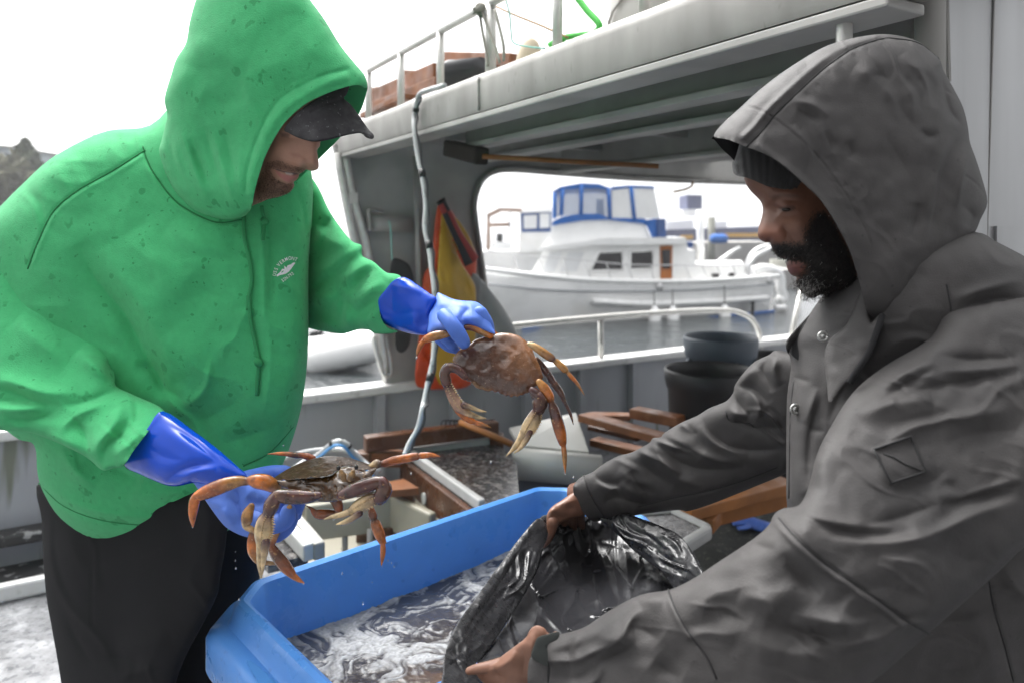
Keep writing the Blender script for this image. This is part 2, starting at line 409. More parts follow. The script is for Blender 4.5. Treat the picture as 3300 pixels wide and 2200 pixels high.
def limb(tagn, s, Y, n=12, sub=3, flat=1.0, c3=None):
    """a limb from 'x,y,r[,dY]' stations on a detail sheet: radius in sheet units"""
    st = T(tagn, s); z = zs(tagn); pts = []; rr = []
    for i, q in enumerate(st):
        y = Y + (q[3] if len(q) > 3 else 0.0) if np.ndim(Y) == 0 else Y[0] + (Y[1] - Y[0]) * i / (len(st) - 1) + (q[3] if len(q) > 3 else 0.0)
        pts.append(P(q[0], q[1], y)); rr.append(q[2] * z * y / FPX)
    A = catmull(np.concatenate([np.array(pts), np.array(rr)[:, None]], 1), sub) if sub > 1 else np.concatenate([np.array(pts), np.array(rr)[:, None]], 1)
    cc = None
    if c3 is not None:
        c3 = np.asarray(c3, float); cc = c3 if c3.ndim == 1 else np.stack([np.interp(np.linspace(0, 1, len(A)), np.linspace(0, 1, len(c3)), c3[:, k]) for k in range(3)], 1)
    R_ = np.maximum(A[:, 3], .0004)
    # round the two ends
    P3 = A[:, :3]
    d0 = P3[0] - P3[1]; d0 = d0 / (np.linalg.norm(d0) + 1e-9); d1 = P3[-1] - P3[-2]; d1 = d1 / (np.linalg.norm(d1) + 1e-9)
    P3 = np.concatenate([[P3[0] + d0 * R_[0] * .9], [P3[0] + d0 * R_[0] * .6], P3, [P3[-1] + d1 * R_[-1] * .6], [P3[-1] + d1 * R_[-1] * .9]])
    R2 = np.concatenate([[R_[0] * .3, R_[0] * .78], R_, [R_[-1] * .78, R_[-1] * .3]])
    if cc is not None and cc.ndim == 2: cc = np.concatenate([cc[:1], cc[:1], cc, cc[-1:], cc[-1:]])
    return tube(P3, R2, n, flat, True, (0, -1, 0.01), cc)

from mathutils.kdtree import KDTree
def surf(V, nfront=None):
    """front-surface depth lookup (u,v)->Y for a relief mesh"""
    V = np.asarray(V); V = V[:len(V) // 2] if nfront is None else V[:nfront]
    u, v = proj(V); kd = KDTree(len(V))
    for i in range(len(V)): kd.insert((u[i], v[i], 0), i)
    kd.balance()
    def f(a, b):
        r = kd.find_n((a, b, 0), 4); w = [1 / (q[2] + .5) for q in r]
        return sum(V[q[1]][1] * ww for q, ww in zip(r, w)) / sum(w)
    return f
def on(fn, pts, lift=.002):
    return np.array([P(a, b, fn(a, b) - lift) for a, b in [q[:2] for q in pts]])

def seam(name, fn, pts, r, mat, parent, lift=.0003, dash=None):
    q = on(fn, catmull(pts, 6), lift); V_, F_, _ = tube(q, r, 6); return mk(name, V_, F_, MAT[mat], parent)
# ================================================================ setting: water, deck, and the work boat they stand on
M('sea', (.035, .042, .045), .08, spec=.5, bump=.9, bs=2.2, bd=.12, bump2=(9, .6, .03), var=.2, vs=.6)
M('deck_paint', (.13, .133, .14), .4, c2=(.26, .265, .275), mixs=5.5, mixlo=.5, mixhi=.66, var=.35, vs=18, bump=.3, bs=60, bd=.003, rvar=.25)
M('alu', (.29, .282, .265), .55, metal=.25, var=.2, vs=5, spot=[(9, .55, .75, (.20, .195, .18), .5), (40, .66, .72, (.15, .145, .13), .4)], bump=.12, bs=90, bd=.001, rvar=.12, stretch=(1, 1, .35))
M('alu_dark', (.30, .292, .28), .6, metal=.2, var=.2, vs=3)
M('wall_alu', (.42, .41, .39), .6, metal=.2, var=.2, vs=2.5, spot=[(2.2, .5, .7, (.22, .215, .20), .6)])
M('cap_white', (.66, .66, .65), .4, var=.08, vs=6, rvar=.1, spot=[(18, .62, .72, (.4, .4, .38), .5)])
M('bulwark_grey', (.34, .35, .375), .5, var=.06, vs=5, stretch=(1, 1, .12), spot=[(11, .60, .72, (.10, .115, .05), .7)])
M('bulwark_plain', (.33, .34, .365), .5, var=.08, vs=5)
M('kerb_dark', (.035, .035, .036), .5, c2=(.3, .3, .3), mixs=22, mixlo=.56, mixhi=.62)
M('pipe', (.62, .61, .58), .4, metal=.4, var=.1, vs=20)
o = mk('water', [(-240, -40, -.6), (240, -40, -.6), (240, 380, -.6), (-240, 380, -.6)], [(0, 1, 2, 3)], MAT['sea'], None, False); o['kind'] = 'structure'
CAPZ = .6
w0 = PZ(0, 996, CAPZ); w1 = PZ(1573, 808, CAPZ); AX = (w1 - w0); AX[2] = 0; AX /= np.linalg.norm(AX); BX = np.array([AX[1], -AX[0], 0.])
def on_plane(p0, dr, u, v, nrm=None, off=0.0):
    p = p0 + (nrm * off if nrm is not None else 0); k = (u - CU) / FPX; t = (k * p[1] - p[0]) / (dr[0] - k * dr[1]); q = p + dr * t; return np.array([q[0], q[1], HC - (v - VH) / FPX * q[1]])
def WP(u, v, off=0.0): return on_plane(w0, AX, u, v, BX, off)
def WPt(tagn, s, off=0.0): return np.array([WP(a, b, off) for a, b in T(tagn, s)])
Q0 = WP(776, 345); Q0[2] = 0
def BPl(u, v, a=0.0): return on_plane(Q0, BX, u, v, AX, a)
def bs(s, a, z): return Q0 + BX * s + AX * a + np.array([0, 0, z])
# deck sheet bounded by the bulwark line
dk = [w0 * [1, 1, 0] - AX * 6, w0 * [1, 1, 0] + AX * 12, w0 * [1, 1, 0] + AX * 12 + BX * 7, w0 * [1, 1, 0] - AX * 6 + BX * 7]
V_, F_ = prism(dk, (0, 0, -.04)); o = mk('deck', V_, F_, MAT['deck_paint'], None, False); o['kind'] = 'structure'
BOAT = empty('work_boat', bs(1.5, 1, 0), 'grey aluminium work boat with upper deck, railing and rounded side opening', 'boat')
# bulwark
b = MB(); b.box(w0 * [1, 1, 0] + AX * 3 - BX * .03 + [0, 0, .0], (18, .05, 1.14), np.stack([AX, BX, [0, 0, 1]], 1)); bul = b.build('bulwark', MAT['bulwark_grey'], BOAT)
b = MB(); b.beam(w0 - AX * 6 - BX * .02, w0 + AX * 12 - BX * .02, .15, .05, bev=.012); b.build('cap_rail', MAT['cap_white'], bul)
b = MB(); b.beam(w0 * [1, 1, 0] - AX * 6 + BX * .06 + [0, 0, .155], w0 * [1, 1, 0] + AX * 1.4 + BX * .06 + [0, 0, .155], .11, .05, bev=.01); b.build('rub_strip', MAT['kerb_dark'], bul)
b = MB(); b.beam(w0 * [1, 1, 0] - AX * 6 + BX * .34 + [0, 0, .035], w0 * [1, 1, 0] + AX * 1.4 + BX * .34 + [0, 0, .035], .05, .07, bev=.012); b.build('deck_kerb', MAT['cap_white'], bul)
b = MB(); b.box(w0 * [1, 1, 0] - AX * 2 + BX * .16 + [0, 0, .006], (8, .31, .012), np.stack([AX, BX, [0, 0, 1]], 1)); b.build('scupper', MAT['kerb_dark'], bul)
for u in (868, 1040, 1205, 1330, 1450, 250, 560):
    p = WP(u, 950, .0); b = MB(); b.box(p * [1, 1, 0] + BX * .02 + [0, 0, .29], (.05, .06, .565), np.stack([AX, BX, [0, 0, 1]], 1)); b.build('stiffener', MAT['bulwark_plain'], bul)
# side wall with rounded opening
out = T('X', '770,332 800,470 838,640 888,884 1128,866 1122,760 1112,640 1100,560 1092,500 1090,470 1096,440 1110,412 1136,394 1180,389 1300,398 1492,411 1800,422 2100,432 2100,350 1800,320 1400,296 1000,308')
V_, F_ = prism([WP(u, v) for u, v in out], BX * -.06); sw = mk('side_wall', V_, F_, MAT['wall_alu'], BOAT, False)
rim = catmull([WP(u, v, .012) for u, v in T('X', '1128,866 1122,760 1112,640 1100,560 1092,500 1090,470 1096,440 1110,412 1136,394 1180,389 1300,398 1492,411 1800,422')], 4); V_, F_, _ = tube(rim, .028, 8, .6); mk('opening_frame', V_, F_, MAT['alu'], sw)
for s in ('88,120 140,390 215,660 300,1170 330,1390', '45,130 120,520 175,760'):
    V_, F_, _ = tube(catmull([WP(u, v, .04) for u, v in T('d', s)], 4), .022, 10); mk('edge_pipe', V_, F_, MAT['pipe'], sw)
V_, F_, _ = tube(catmull([WP(u, v, .04) for u, v in T('d', '255,1180 290,1330 320,1400 350,1395 352,1330 325,1180')], 4), .015, 8); mk('edge_pipe', V_, F_, MAT['pipe'], sw)
b = MB(); p = [WP(u, v, .05) for u, v in T('d', '110,390 160,390')]; b.beam(p[0], p[1], .03, .06); b.build('edge_bracket', MAT['pipe'], sw)
V_, F_, _ = tube([WP(*T('d', '500,150')[0], .05), WP(*T('d', '520,950')[0], .05), WP(*T('d', '535,1450')[0], .05)], .02, 8); mk('wall_post', V_, F_, MAT['wall_alu'], sw)
V_, F_ = prism([WP(u, v, .06) for u, v in T('d', '230,485 480,500 480,585 235,580')], BX * -.05); mk('wall_box', V_, F_, MAT['wall_alu'], sw)
V_, F_, _ = tube(catmull([WP(u, v, .07) for u, v in T('d', '240,580 230,500 228,465 250,458 310,475')], 4), .012, 8); mk('wall_hook', V_, F_, MAT['alu'], sw)
# upper deck
prof = [(0.0, 1.925), (-.004, 1.94), (-.006, 2.03), (0.0, 2.052), (.014, 2.066), (.04, 2.072), (.5, 2.075), (2.9, 2.075), (2.9, 2.03), (.10, 2.03), (.10, 1.985), (.11, 1.925)]
s0, s1 = -.06, float(np.dot(BPl(2104, 0, 0) - Q0, BX)); n = len(prof); V_ = [bs(s0, a, z) for a, z in prof] + [bs(s1, a, z) for a, z in prof]
F_ = [tuple(range(n))[::-1], tuple(range(n, 2 * n))] + [(k, (k + 1) % n, n + (k + 1) % n, n + k) for k in range(n)]
ud = mk('upper_deck', V_, F_, MAT['alu'], BOAT, False); ud.data.set_sharp_from_angle(angle=math.radians(35)); ud.data.polygons.foreach_set('use_smooth', np.ones(len(ud.data.polygons), bool))
b = MB(); b.box(bs(1.5, 1.5, 2.022), (3.1, 2.75, .012), np.stack([BX, AX, [0, 0, 1]], 1)); b.build('ceiling_plate', MAT['alu_dark'], ud)
M('ceiling_black', (.02, .02, .022), .6)
b = MB(); b.box(bs(1.9, .45, 2.005), (1.6, .2, .02), np.stack([BX, AX, [0, 0, 1]], 1)); b.build('ceiling_panel', MAT['ceiling_black'], ud)
for a, sa in ((.29, 1.0), (.62, .55), (1.45, .1)):
    sb = float(np.dot(BPl(2100, 0, a) - Q0, BX)); b = MB(); b.beam(bs(sa, a, 1.953), bs(sb, a, 1.953), .03, .13); w_ = b.build('deck_beam', MAT['alu_dark'], ud)
    b = MB(); b.beam(bs(sa, a, 1.878), bs(sb, a, 1.878), .085, .022, bev=.004); b.build('beam_flange', MAT['wall_alu'], ud)
b = MB(); sb = s1 - .05; b.beam(bs(.02, .06, 1.912), bs(sb, .06, 1.912), .12, .022, bev=.005); b.build('fascia_lip', MAT['wall_alu'], ud)
for s_, a in ((.5, .5), (1.2, 1.3)):
    b = MB(); b.beam(bs(s_, .2, 1.995), bs(s_, 2.6, 1.995), .05, .04); b.build('deck_beam', MAT['alu_dark'], ud)
V_, F_, _ = tube([bs(float(np.dot(BPl(1103, 200, 0) - Q0, BX)), -.007 + .003 * (z > 2.05), z) for z in (1.93, 1.945, 1.96, 1.975, 1.99, 2.005, 2.02, 2.035, 2.05)], [.004, .006, .004, .006, .004, .006, .004, .006, .004], 6); mk('weld_seam', V_, F_, MAT['alu'], ud)
# railing on the upper deck
rp = [BPl(u, v, .06) for u, v in T('c', '90,880 500,640 975,375 1460,140 1700,10')]; rz = float(np.mean([q[2] for q in rp[:4]]))
def rs(u): q = BPl(u, 100, .06); return float(np.dot(q - Q0, BX))
rl = MB(); rl.tube([bs(rs(840), .06, rz), bs(3.1, .06, rz)], .017, 10); rail = rl.build('railing', MAT['pipe'], BOAT, True)
for u in (T('c', '140,1000')[0][0], T('c', '530,900')[0][0], T('c', '1005,700')[0][0], T('c', '1610,500')[0][0], 1280, 1480, 1750):
    V_, F_, _ = tube([bs(rs(u), .06, 2.06), bs(rs(u), .06, rz)], .0165 if abs(u - 1130) > 15 else .021, 10); mk('railing_post', V_, F_, MAT['pipe'], rail)
# posts and cabin wall at the right
for u, Y, r in ((1939, 1.40, .0155), (2136, 1.42, .028)):
    V_, F_, _ = tube([P(u, -160, Y), P(u, -60, Y), P(u, 400, Y), P(u, 1900, Y) * [1, 1, 0]], r, 14); mk('deck_post', V_, F_, MAT['pipe' if u < 2000 else 'alu'], BOAT)
b = MB(); b.tube([P(1939, 12, 1.40), P(1939, 20, 1.40)], .021, 12); b.build('post_collar', MAT['pipe'], BOAT, True)
cw = [P(2172, -400, 1.47), P(2760, -400, 1.7), P(2760, 530 + 1.5 * FPX / 1.7, 1.7), P(2172, 530 + 1.5 * FPX / 1.47, 1.47)]
M('cabin_alu', (.50, .505, .51), .42, metal=.45, var=.1, vs=9, stretch=(1, 1, .06), rvar=.12, bump=.06, bs=60)
V_, F_ = prism(cw, (0.02, .05, 0)); cwl = mk('cabin_wall', V_, F_, MAT['cabin_alu'], BOAT, False)
V_, F_ = prism([P(2290, 520, 1.50), P(2760, 520, 1.68), P(2760, 2000, 1.68), P(2290, 2000, 1.50)], (0, .02, 0)); mk('cabin_panel', V_, F_, MAT['cabin_alu'], cwl, False)
V_, F_, _ = tube([P(2286 - k * .03, -100 + k, 1.505) for k in range(0, 700, 50)], .0022, 6); mk('panel_joint', V_, F_, MAT['alu_dark'], cwl)
wb = MB()
for k in range(46):
    v = -10 + k * 4.3; wb.tube([P(2164 + k * .12, v, 1.462), P(2172 + k * .12, v + 1, 1.456), P(2178 + k * .12, v + 2.4, 1.462)], [.002, .0035, .002], 6)
o = wb.build('weld_bead', MAT['alu'], cwl, True); o['kind'] = 'stuff'
# unseen wall with eave and panes, added behind the camera to block light
M('light_block_grey', (.34, .34, .345), .6, var=.1, vs=2)
b = MB(); b.box((.9, -1.75, 1.6), (6.4, .12, 3.3)); wh = b.build('light_block_wall', MAT['light_block_grey'], BOAT)
b = MB(); b.box((.9, -1.35, 3.28), (6.8, 1.0, .08)); b.build('light_block_eave', MAT['light_block_grey'], wh)
for x in (-1.2, .2, 1.6, 3.0):
    b = MB(); b.box((x, -1.68, 1.95), (.9, .03, .8)); b.build('light_block_pane', MAT['ceiling_black'], wh)
# pipe handrail over the bulwark
hr = catmull([WP(u, v, -.02) for u, v in T('X', '1120,756 1192,747 1400,727 1560,716 1640,713 1690,716 1725,732 1742,760 1748,800')], 5); V_, F_, _ = tube(hr, .021, 10); hrl = mk('handrail', V_, F_, MAT['pipe'], BOAT)
p = WP(1380, 735, -.02); V_, F_, _ = tube([p, p * [1, 1, 0] + [0, 0, .62]], .02, 10); mk('handrail_post', V_, F_, MAT['pipe'], hrl)
p = WP(1836, 690, -.02); V_, F_, _ = tube([WP(1842, 660, -.02), WP(1812, 800, -.02)], .022, 10); mk('handrail_post', V_, F_, MAT['pipe'], hrl)
# ================================================================ person in the green hoodie
M('hoodie', (.060, .42, .162),   .92, var=.07, vs=60, bump=.9, bs=330, bd=.0016, sheen=.12, spec=.2,
  spot=[(30, .655, .70, (.018, .22, .07), .6), (75, .69, .73, (.014, .18, .058), .65), (6, .5, .72, (.052, .35, .14), .35)])
M('hoodie_seam', (.016, .19, .06), .95)
M('hoodie_cord', (.03, .27, .095), .9, bump=.6, bs=500, bd=.002)
M('cap_cloth', (.030, .029, .032), .75, bump=.3, bs=600, spec=.3, spot=[(160, .66, .72, (.16, .16, .17), .8)], rvar=.2, vs=40)
M('trousers', (.0100, .0103, .0115), .9, bump=.3, bs=500, spec=.2, var=.15, vs=6)
M('skin_fair', (.5, .3, .22), .5, attr=True, var=.05, vs=60, bump=.25, bs=260, bd=.0008, sss=.08)
M('glove_smooth', (.002, .066, .56), .2, var=.06, vs=20, spec=.5, bump=.08, bs=40, bd=.002)
M('glove_grip', (.085, .19, .64), .5, var=.08, vs=40, bump=.35, bs=420, bd=.0008)
M('print_white', (.78, .79, .82), .6, var=.12, vs=300)
M('boot', (.02, .02, .02), .5)
GP = empty('person', P(330, 1900, 1.6) * [1, 1, 0], 'person in wet green hoodie and black cap holding a crab in each blue glove', 'person')

TORSO = [(345, 288), (250, 300), (180, 328), (110, 370), (50, 425), (0, 475), (-60, 540), (-75, 720), (-60, 900), (30, 1000), (78, 1020), (86, 1085), (100, 1130),
         (140, 1190), (215, 1237), (310, 1246), (400, 1243), (500, 1224), (560, 1200), (604, 1156), (640, 1085), (668, 1020), (692, 935), (705, 840), (709, 740), (710, 600), (718, 480), (716, 400), (690, 300), (620, 230), (520, 200), (420, 220)]
st = [(T('A', '735,760 560,870 400,960 270,1070 190,1230 140,1360'), 3.2, -4, 'l'), (T('A', '745,775 570,885 410,975 285,1080 205,1240 155,1370'), 5, 2, 'l'),
      (T('A', '722,740 740,800 780,880 870,1000 955,1065 1095,1125 1230,1110'), 3, -4, 'l'), (T('A', '690,650 708,770 765,890 860,1015 950,1080 1095,1140 1230,1125'), 5, 2.5, 'l'),
      (T('B', '300,-140 370,0 480,130 560,280 610,380 660,460'), 26, -20), (T('B', '400,-120 470,0 560,120 640,270 700,390'), 30, 9),
      (T('B', '520,330 600,350 640,420 720,470'), 14, -10), (T('A', '1310,1090 1330,1300 1335,1500 1330,1700'), 6, 3.5), (T('A', '1345,1090 1365,1300 1370,1600'), 7, -3),
      (T('B', '1190,80 1150,300 1080,520 1000,640'), 30, 5), (T('B', '820,300 800,420 740,480 700,500'), 8, 4), (T('B', '1040,80 1050,330 1020,560'), 12, 3),
      (T('B', '945,725 1050,670 1150,560'), 3, -3.5, 'l'), (T('B', '690,835 655,870 640,980'), 4, -5, 'l'), (T('B', '720,850 760,880 700,860'), 8, 6),
      (T('B', '150,790 250,880 400,935 600,955 800,950'), 4, -4), (T('B', '140,760 250,850 400,905 600,925 820,915'), 9, 3),
      (T('B', '230,640 290,740 370,800'), 14, 7), (T('B', '330,690 420,720 560,790'), 16, -6), (T('B', '500,860 620,830 760,830'), 18, 5), (T('B', '860,640 980,600 1080,560'), 24, -6),
      (T('A', '420,720 560,690 700,690'), 20, -4), (T('A', '180,1000 250,880 380,780'), 30, 5), (T('A', '850,1150 1000,1230 1180,1260'), 24, 5), (T('A', '700,1150 800,1350 900,1540'), 36, 6),
      (T('A', '950,1400 1050,1480 1180,1520'), 30, -4), (T('A', '1420,1130 1450,1240 1460,1350'), 14, 4), (T('A', '1500,960 1540,1100 1545,1300'), 8, -4),
      (T('B', '700,560 840,520 960,440'), 30, -5), (T('B', '660,200 760,330 820,420'), 26, 5)]
TV = relief(TORSO, gain=2.8, slim=1.2, depth= [(330, 330, 1.66), (560, 300, 1.62), (0, 500, 1.64), (400, 700, 1.60), (650, 600, 1.60), (650, 1000, 1.56), (400, 1100, 1.60), (120, 1100, 1.66), (-60, 800, 1.66)],
            k=.9, hmax=.17, strokes=st, noise=[(90, 3.5, 3), (38, 1.3, 4), (160, 5, 5), (70, 6, 6, 60, 3.0, 'r'), (60, 3.0, 7, 20, 3.5, 'r')], hbmax=.15)
hoodie = mk('hoodie', TV[0], TV[1], MAT['hoodie'], GP)
TS = surf(TV[0])
seam('shoulder_seam', TS, T('A', '735,760 560,870 400,960 270,1070 190,1230 140,1360'), .0018, 'hoodie_seam', GP)
seam('neck_seam', TS, T('A', '722,740 740,800 780,880 870,1000 955,1065 1095,1125 1225,1110'), .0016, 'hoodie_seam', GP)
seam('pocket_seam', TS, T('B', '945,725 1050,670 1150,560'), .0014, 'hoodie_seam', GP)
seam('hem_seam', TS, T('B', '150,790 250,880 400,935 600,955 800,950'), .0014, 'hoodie_seam', GP)

SL_R = [(-80, 500), (20, 545), (95, 610), (175, 695), (245, 790), (265, 850), (266, 885), (307, 906), (378, 943), (345, 985), (310, 1030), (284, 1068), (262, 1074), (236, 1079), (210, 1058), (183, 1040), (118, 1010), (65, 992), (0, 986), (-80, 955)]
st = [(T('B', '130,0 200,90 300,180 430,270'), 3, -4, 'l'), (T('B', '120,15 190,105 290,195 420,285'), 5, 2.5, 'l'),
      (T('B', '-60,410 60,440 150,480 230,490'), 10, -14), (T('B', '-60,380 60,405 180,440 300,440'), 14, 8), (T('B', '500,400 420,440 330,475 240,490'), 9, -16),
      (T('B', '20,540 110,545 190,525 240,485'), 8, -11), (T('B', '-40,500 80,505 180,495'), 10, 8), (T('B', '-50,470 40,470 120,485'), 6, -8),
      (T('B', '230,600 260,560 330,510 420,480'), 8, 4), (T('B', '400,735 402,680 420,640 480,590 520,480'), 9, -12), (T('B', '380,700 380,640 430,580 490,470'), 13, 7),
      (T('B', '425,745 470,720 540,680'), 8, 7), (T('B', '440,690 500,640 560,570'), 10, 4), (T('B', '180,600 260,640 330,690'), 14, 5), (T('B', '510,470 530,520 500,600'), 8, -6),
      (T('B', '300,280 370,340 430,390'), 16, 7), (T('B', '420,300 430,350 440,400'), 9, -9), (T('B', '60,160 160,250 260,330'), 24, 5), (T('B', '270,520 330,600 340,670'), 12, -5)]
SRO = rel('sleeve', MAT['hoodie'], GP, SL_R, gain=3.0, slim=1.2, depth=[(-60, 560, 1.60), (150, 720, 1.57), (-60, 900, 1.47), (100, 940, 1.45), (330, 1000, 1.36), (250, 850, 1.50)], k=.85, hmax=.085, free=[(8, 11)],
    strokes=st, noise=[(70, 3, 11), (30, 1.2, 12), (45, 5, 13, 35, 2.2, 'r')])
SRS = surf(np.array([v.co[:] for v in SRO.data.vertices]))
seam('armhole_seam', SRS, T('B', '40,-40 130,0 200,90 300,180 425,270'), .0017, 'hoodie_seam', GP)
SL_L = T('D', '0,150 60,230 120,360 190,470 280,580 345,610 352,680 430,722 512,792 570,800 612,825 545,880 490,930 462,975 465,1040 478,1100 520,1160 590,1190 500,1205 430,1200 400,1180 330,1175 260,1195 200,1205 80,1185 -10,1165 -90,1120 -160,900 -180,600 -150,300 -80,150')
st = [(T('D', '60,520 120,450 150,400'), 8, -4), (T('D', '20,900 130,830 240,720 340,690'), 12, -11), (T('D', '0,800 130,760 260,660 330,640'), 14, 8), (T('D', '210,930 215,1010 205,1150'), 9, -12),
      (T('D', '250,930 330,850 430,740'), 12, -9), (T('D', '210,860 290,800 400,720'), 12, 7), (T('D', '280,1010 380,930 500,850'), 14, 7), (T('D', '300,1080 400,1000 480,940'), 8, -6),
      (T('D', '330,1140 420,1090 470,1040'), 10, 6), (T('D', '270,1170 240,1080 250,1000'), 12, 6), (T('D', '50,1100 130,1150 190,1180'), 10, 5), (T('D', '0,1000 100,960 190,940'), 14, 5),
      (T('D', '100,560 190,600 260,620'), 16, 5), (T('D', '395,1170 380,1100 420,1040'), 5, -6), (T('D', '0,640 60,560 90,480'), 12, 5)]
rel('sleeve', MAT['hoodie'], GP, SL_L, gain=3.0, slim=1.2, depth=[(690, 450, 1.68), (690, 700, 1.66), (800, 650, 1.53), (890, 700, 1.43)], k=.9, hmax=.085, free=[(10, 17)], strokes=st, noise=[(60, 3, 21), (26, 1.1, 22), (36, 5, 23, -45, 2.2, 'r')])

HOOD = [(574, 486), (586, 436), (600, 386), (614, 350), (636, 309), (659, 277), (700, 241), (745, 218), (790, 202), (822, 196), (838, 203), (844, 200), (842, 186), (835, 170), (814, 145), (782, 105), (745, 45), (712, 0),
        (690, -30), (640, -58), (560, -72), (500, -58), (465, -25), (450, 0), (436, 50), (427, 100), (405, 136), (393, 173), (378, 227), (384, 264), (379, 291), (372, 320), (366, 350), (380, 400), (405, 445), (445, 482), (500, 502), (545, 502)]
st = [(T('M', '30,1240 40,1050 90,850 200,560 350,340 560,210 760,120 1000,60'), 4, -4.5, 'l'), (T('M', '80,1260 90,1050 150,860 260,600 400,420 600,290 800,190 1000,130'), 13, 5, 'l'),
      (T('A', '900,640 950,760 1000,900 1050,1030'), 10, 9), (T('A', '960,700 1010,830 1060,960'), 9, -8), (T('A', '1080,660 1110,800 1160,950 1190,1060'), 9, 9), (T('A', '1030,640 1070,780 1120,930'), 12, -9),
      (T('A', '1130,640 1160,780 1200,920'), 12, -7), (T('A', '845,600 860,740 900,860 960,950'), 12, -8), (T('A', '1210,760 1210,900 1200,1040'), 12, 5), (T('A', '880,700 900,820 960,930'), 9, 6),
      (T('A', '1000,180 1100,260 1250,330'), 40, 6), (T('A', '1020,480 1120,520 1250,500'), 34, -7), (T('A', '1200,420 1350,340 1500,300'), 36, 6), (T('A', '1350,520 1480,420 1650,360'), 18, -5),
      (T('A', '950,330 1060,350 1180,340'), 26, -5), (T('A', '1480,150 1560,250 1680,300'), 34, 4), (T('A', '850,520 900,420 940,330'), 18, 6)]
HV = relief(HOOD, [(600, 200, 1.43), (450, 100, 1.46), (450, 350, 1.50), (500, 490, 1.47), (570, 490, 1.43), (800, 180, 1.38), (700, 50, 1.41)], k=.95, hmax=.118, free=[(0, 10)], shell=.006,
            strokes=st, noise=[(80, 3, 31), (36, 1.5, 32), (60, 4, 34, 70, 2.5, 'r')])
hood = mk('hood', HV[0], HV[1], MAT['hoodie'], GP)
HFAR = [(844, 196), (841, 217), (824, 263), (778, 320), (731, 367), (676, 422), (620, 462), (574, 488), (500, 500), (430, 450), (400, 300), (404, 227), (425, 140), (456, 60), (510, -35), (620, -40), (700, 15), (774, 115), (832, 176)]
rel('hood_lining', MAT['hoodie'], GP, HFAR, [(600, 200, 1.43), (450, 100, 1.46), (450, 350, 1.50), (570, 490, 1.45), (800, 180, 1.38), (700, 50, 1.41)], k=.8, hmax=.10, free=[(0, 7)], shell=.006, far=True,
    noise=[(60, 2, 33)], strokes=[(T('M', '1080,200 1080,300 1010,480 860,700 700,860'), 14, -3)])
# --- face (body skin): colours follow lips, stubble and teeth
def face_col(u, v):
    c = np.tile(np.array([.36, .195, .135]), (len(u), 1))
    def blend(poly, col, soft, w=1.0):
        d = seg_dist(u, v, poly, True)[0]; ins = inside(u, v, np.array(poly)); s = np.where(ins, d, -d); a = np.clip(s / soft + .5, 0, 1)[:, None] * w; c[:] = c * (1 - a) + np.array(col) * a
    blend(T('M', '200,1000 220,930 330,905 470,960 580,985 560,1030 480,1010 400,1000 300,975 260,990 330,1090 430,1120 480,1115 470,1170 400,1230 300,1250 180,1240 100,1300 120,1100'), (.13, .07, .045), 20, .85)
    blend(T('M', '440,840 520,850 580,900 540,880 470,870'), (.25, .11, .085), 8, .6)
    blend(T('M', '300,990 360,1030 440,1050 520,1035 515,1060 490,1090 430,1108 380,1090 330,1040'), (.36, .13, .12), 3, .9)
    blend(T('M', '285,978 330,1000 400,1020 470,1042 515,1035 520,1022 450,1015 380,1005 330,985'), (.06, .03, .03), 2)
    blend(T('M', '395,1018 465,1024 470,1036 440,1040 405,1032'), (.42, .38, .34), 2)
    blend(T('M', '350,650 440,660 430,700 360,690'), (.10, .05, .04), 6, .8)
    return c
FACE = T('M', '720,735 716,772 690,812 698,880 706,950 695,985 650,1003 610,996 585,988 560,1012 528,1030 520,1055 500,1085 474,1104 480,1132 470,1162 430,1202 340,1240 240,1262 150,1300') + \
       [(570, 474), (540, 462), (480, 400), (462, 300), (480, 200), (540, 130), (620, 112), (700, 150), (745, 230), (748, 290)]
st = [(T('M', '700,720 682,820 672,900 660,960'), 12, 9), ([T('M', '655,950')[0]], 12, 8), ([T('M', '540,905')[0]], 11, 7), ([T('M', '500,850')[0]], 14, -3), (T('M', '480,860 480,910 530,960'), 5, -3.5), ([T('M', '590,965')[0]], 4.5, -5),
      (T('M', '470,880 400,900 320,930 250,1000 240,1060'), 8, -3.5), ([T('M', '340,860')[0]], 26, 6), (T('M', '250,970 340,1000 440,1035 540,1025'), 3.2, -6), (T('M', '320,1045 420,1085 510,1065'), 6, 4), (T('M', '300,950 430,985 570,1000'), 9, 4),
      (T('M', '320,1120 420,1135 500,1110'), 7, -3), ([T('M', '390,1190')[0]], 18, 5), (T('M', '330,690 430,700 540,700'), 8, -4)]
FV = relief(FACE, [(600, 250, 1.41), (720, 380, 1.37), (640, 450, 1.40), (520, 400, 1.45)], k=.75, hmax=.07, step=2.5, strokes=st, colf=face_col, gain=1.0, fade=8, noise=[(20, .5, 41)])
body = [FV]
sk = np.array([.36, .195, .135])
V_, F_, C_ = tube([P(540, 400, 1.48), P(500, 520, 1.60), P(420, 700, 1.64), P(400, 1000, 1.63), P(380, 1120, 1.63)], [.05, .05, .08, .09, .07], 14, 1, True, None, sk); body.append((V_, F_, C_))
for q in ([P(200, 520, 1.66), P(40, 700, 1.59), P(20, 900, 1.49), P(200, 990, 1.43), P(330, 1010, 1.37), P(430, 1075, 1.315)], [P(600, 520, 1.67), P(720, 620, 1.63), P(860, 695, 1.47), P(985, 705, 1.35)]):
    V_, F_, C_ = tube(catmull(q, 4), np.interp(np.linspace(0, 1, (len(q) - 1) * 4 + 1), [0, .6, 1], [.028, .024, .014]), 10, 1, True, None, sk); body.append((V_, F_, C_))
jb = join(body); mk('body', jb[0], jb[1], MAT['skin_fair'], GP, True, jb[2])
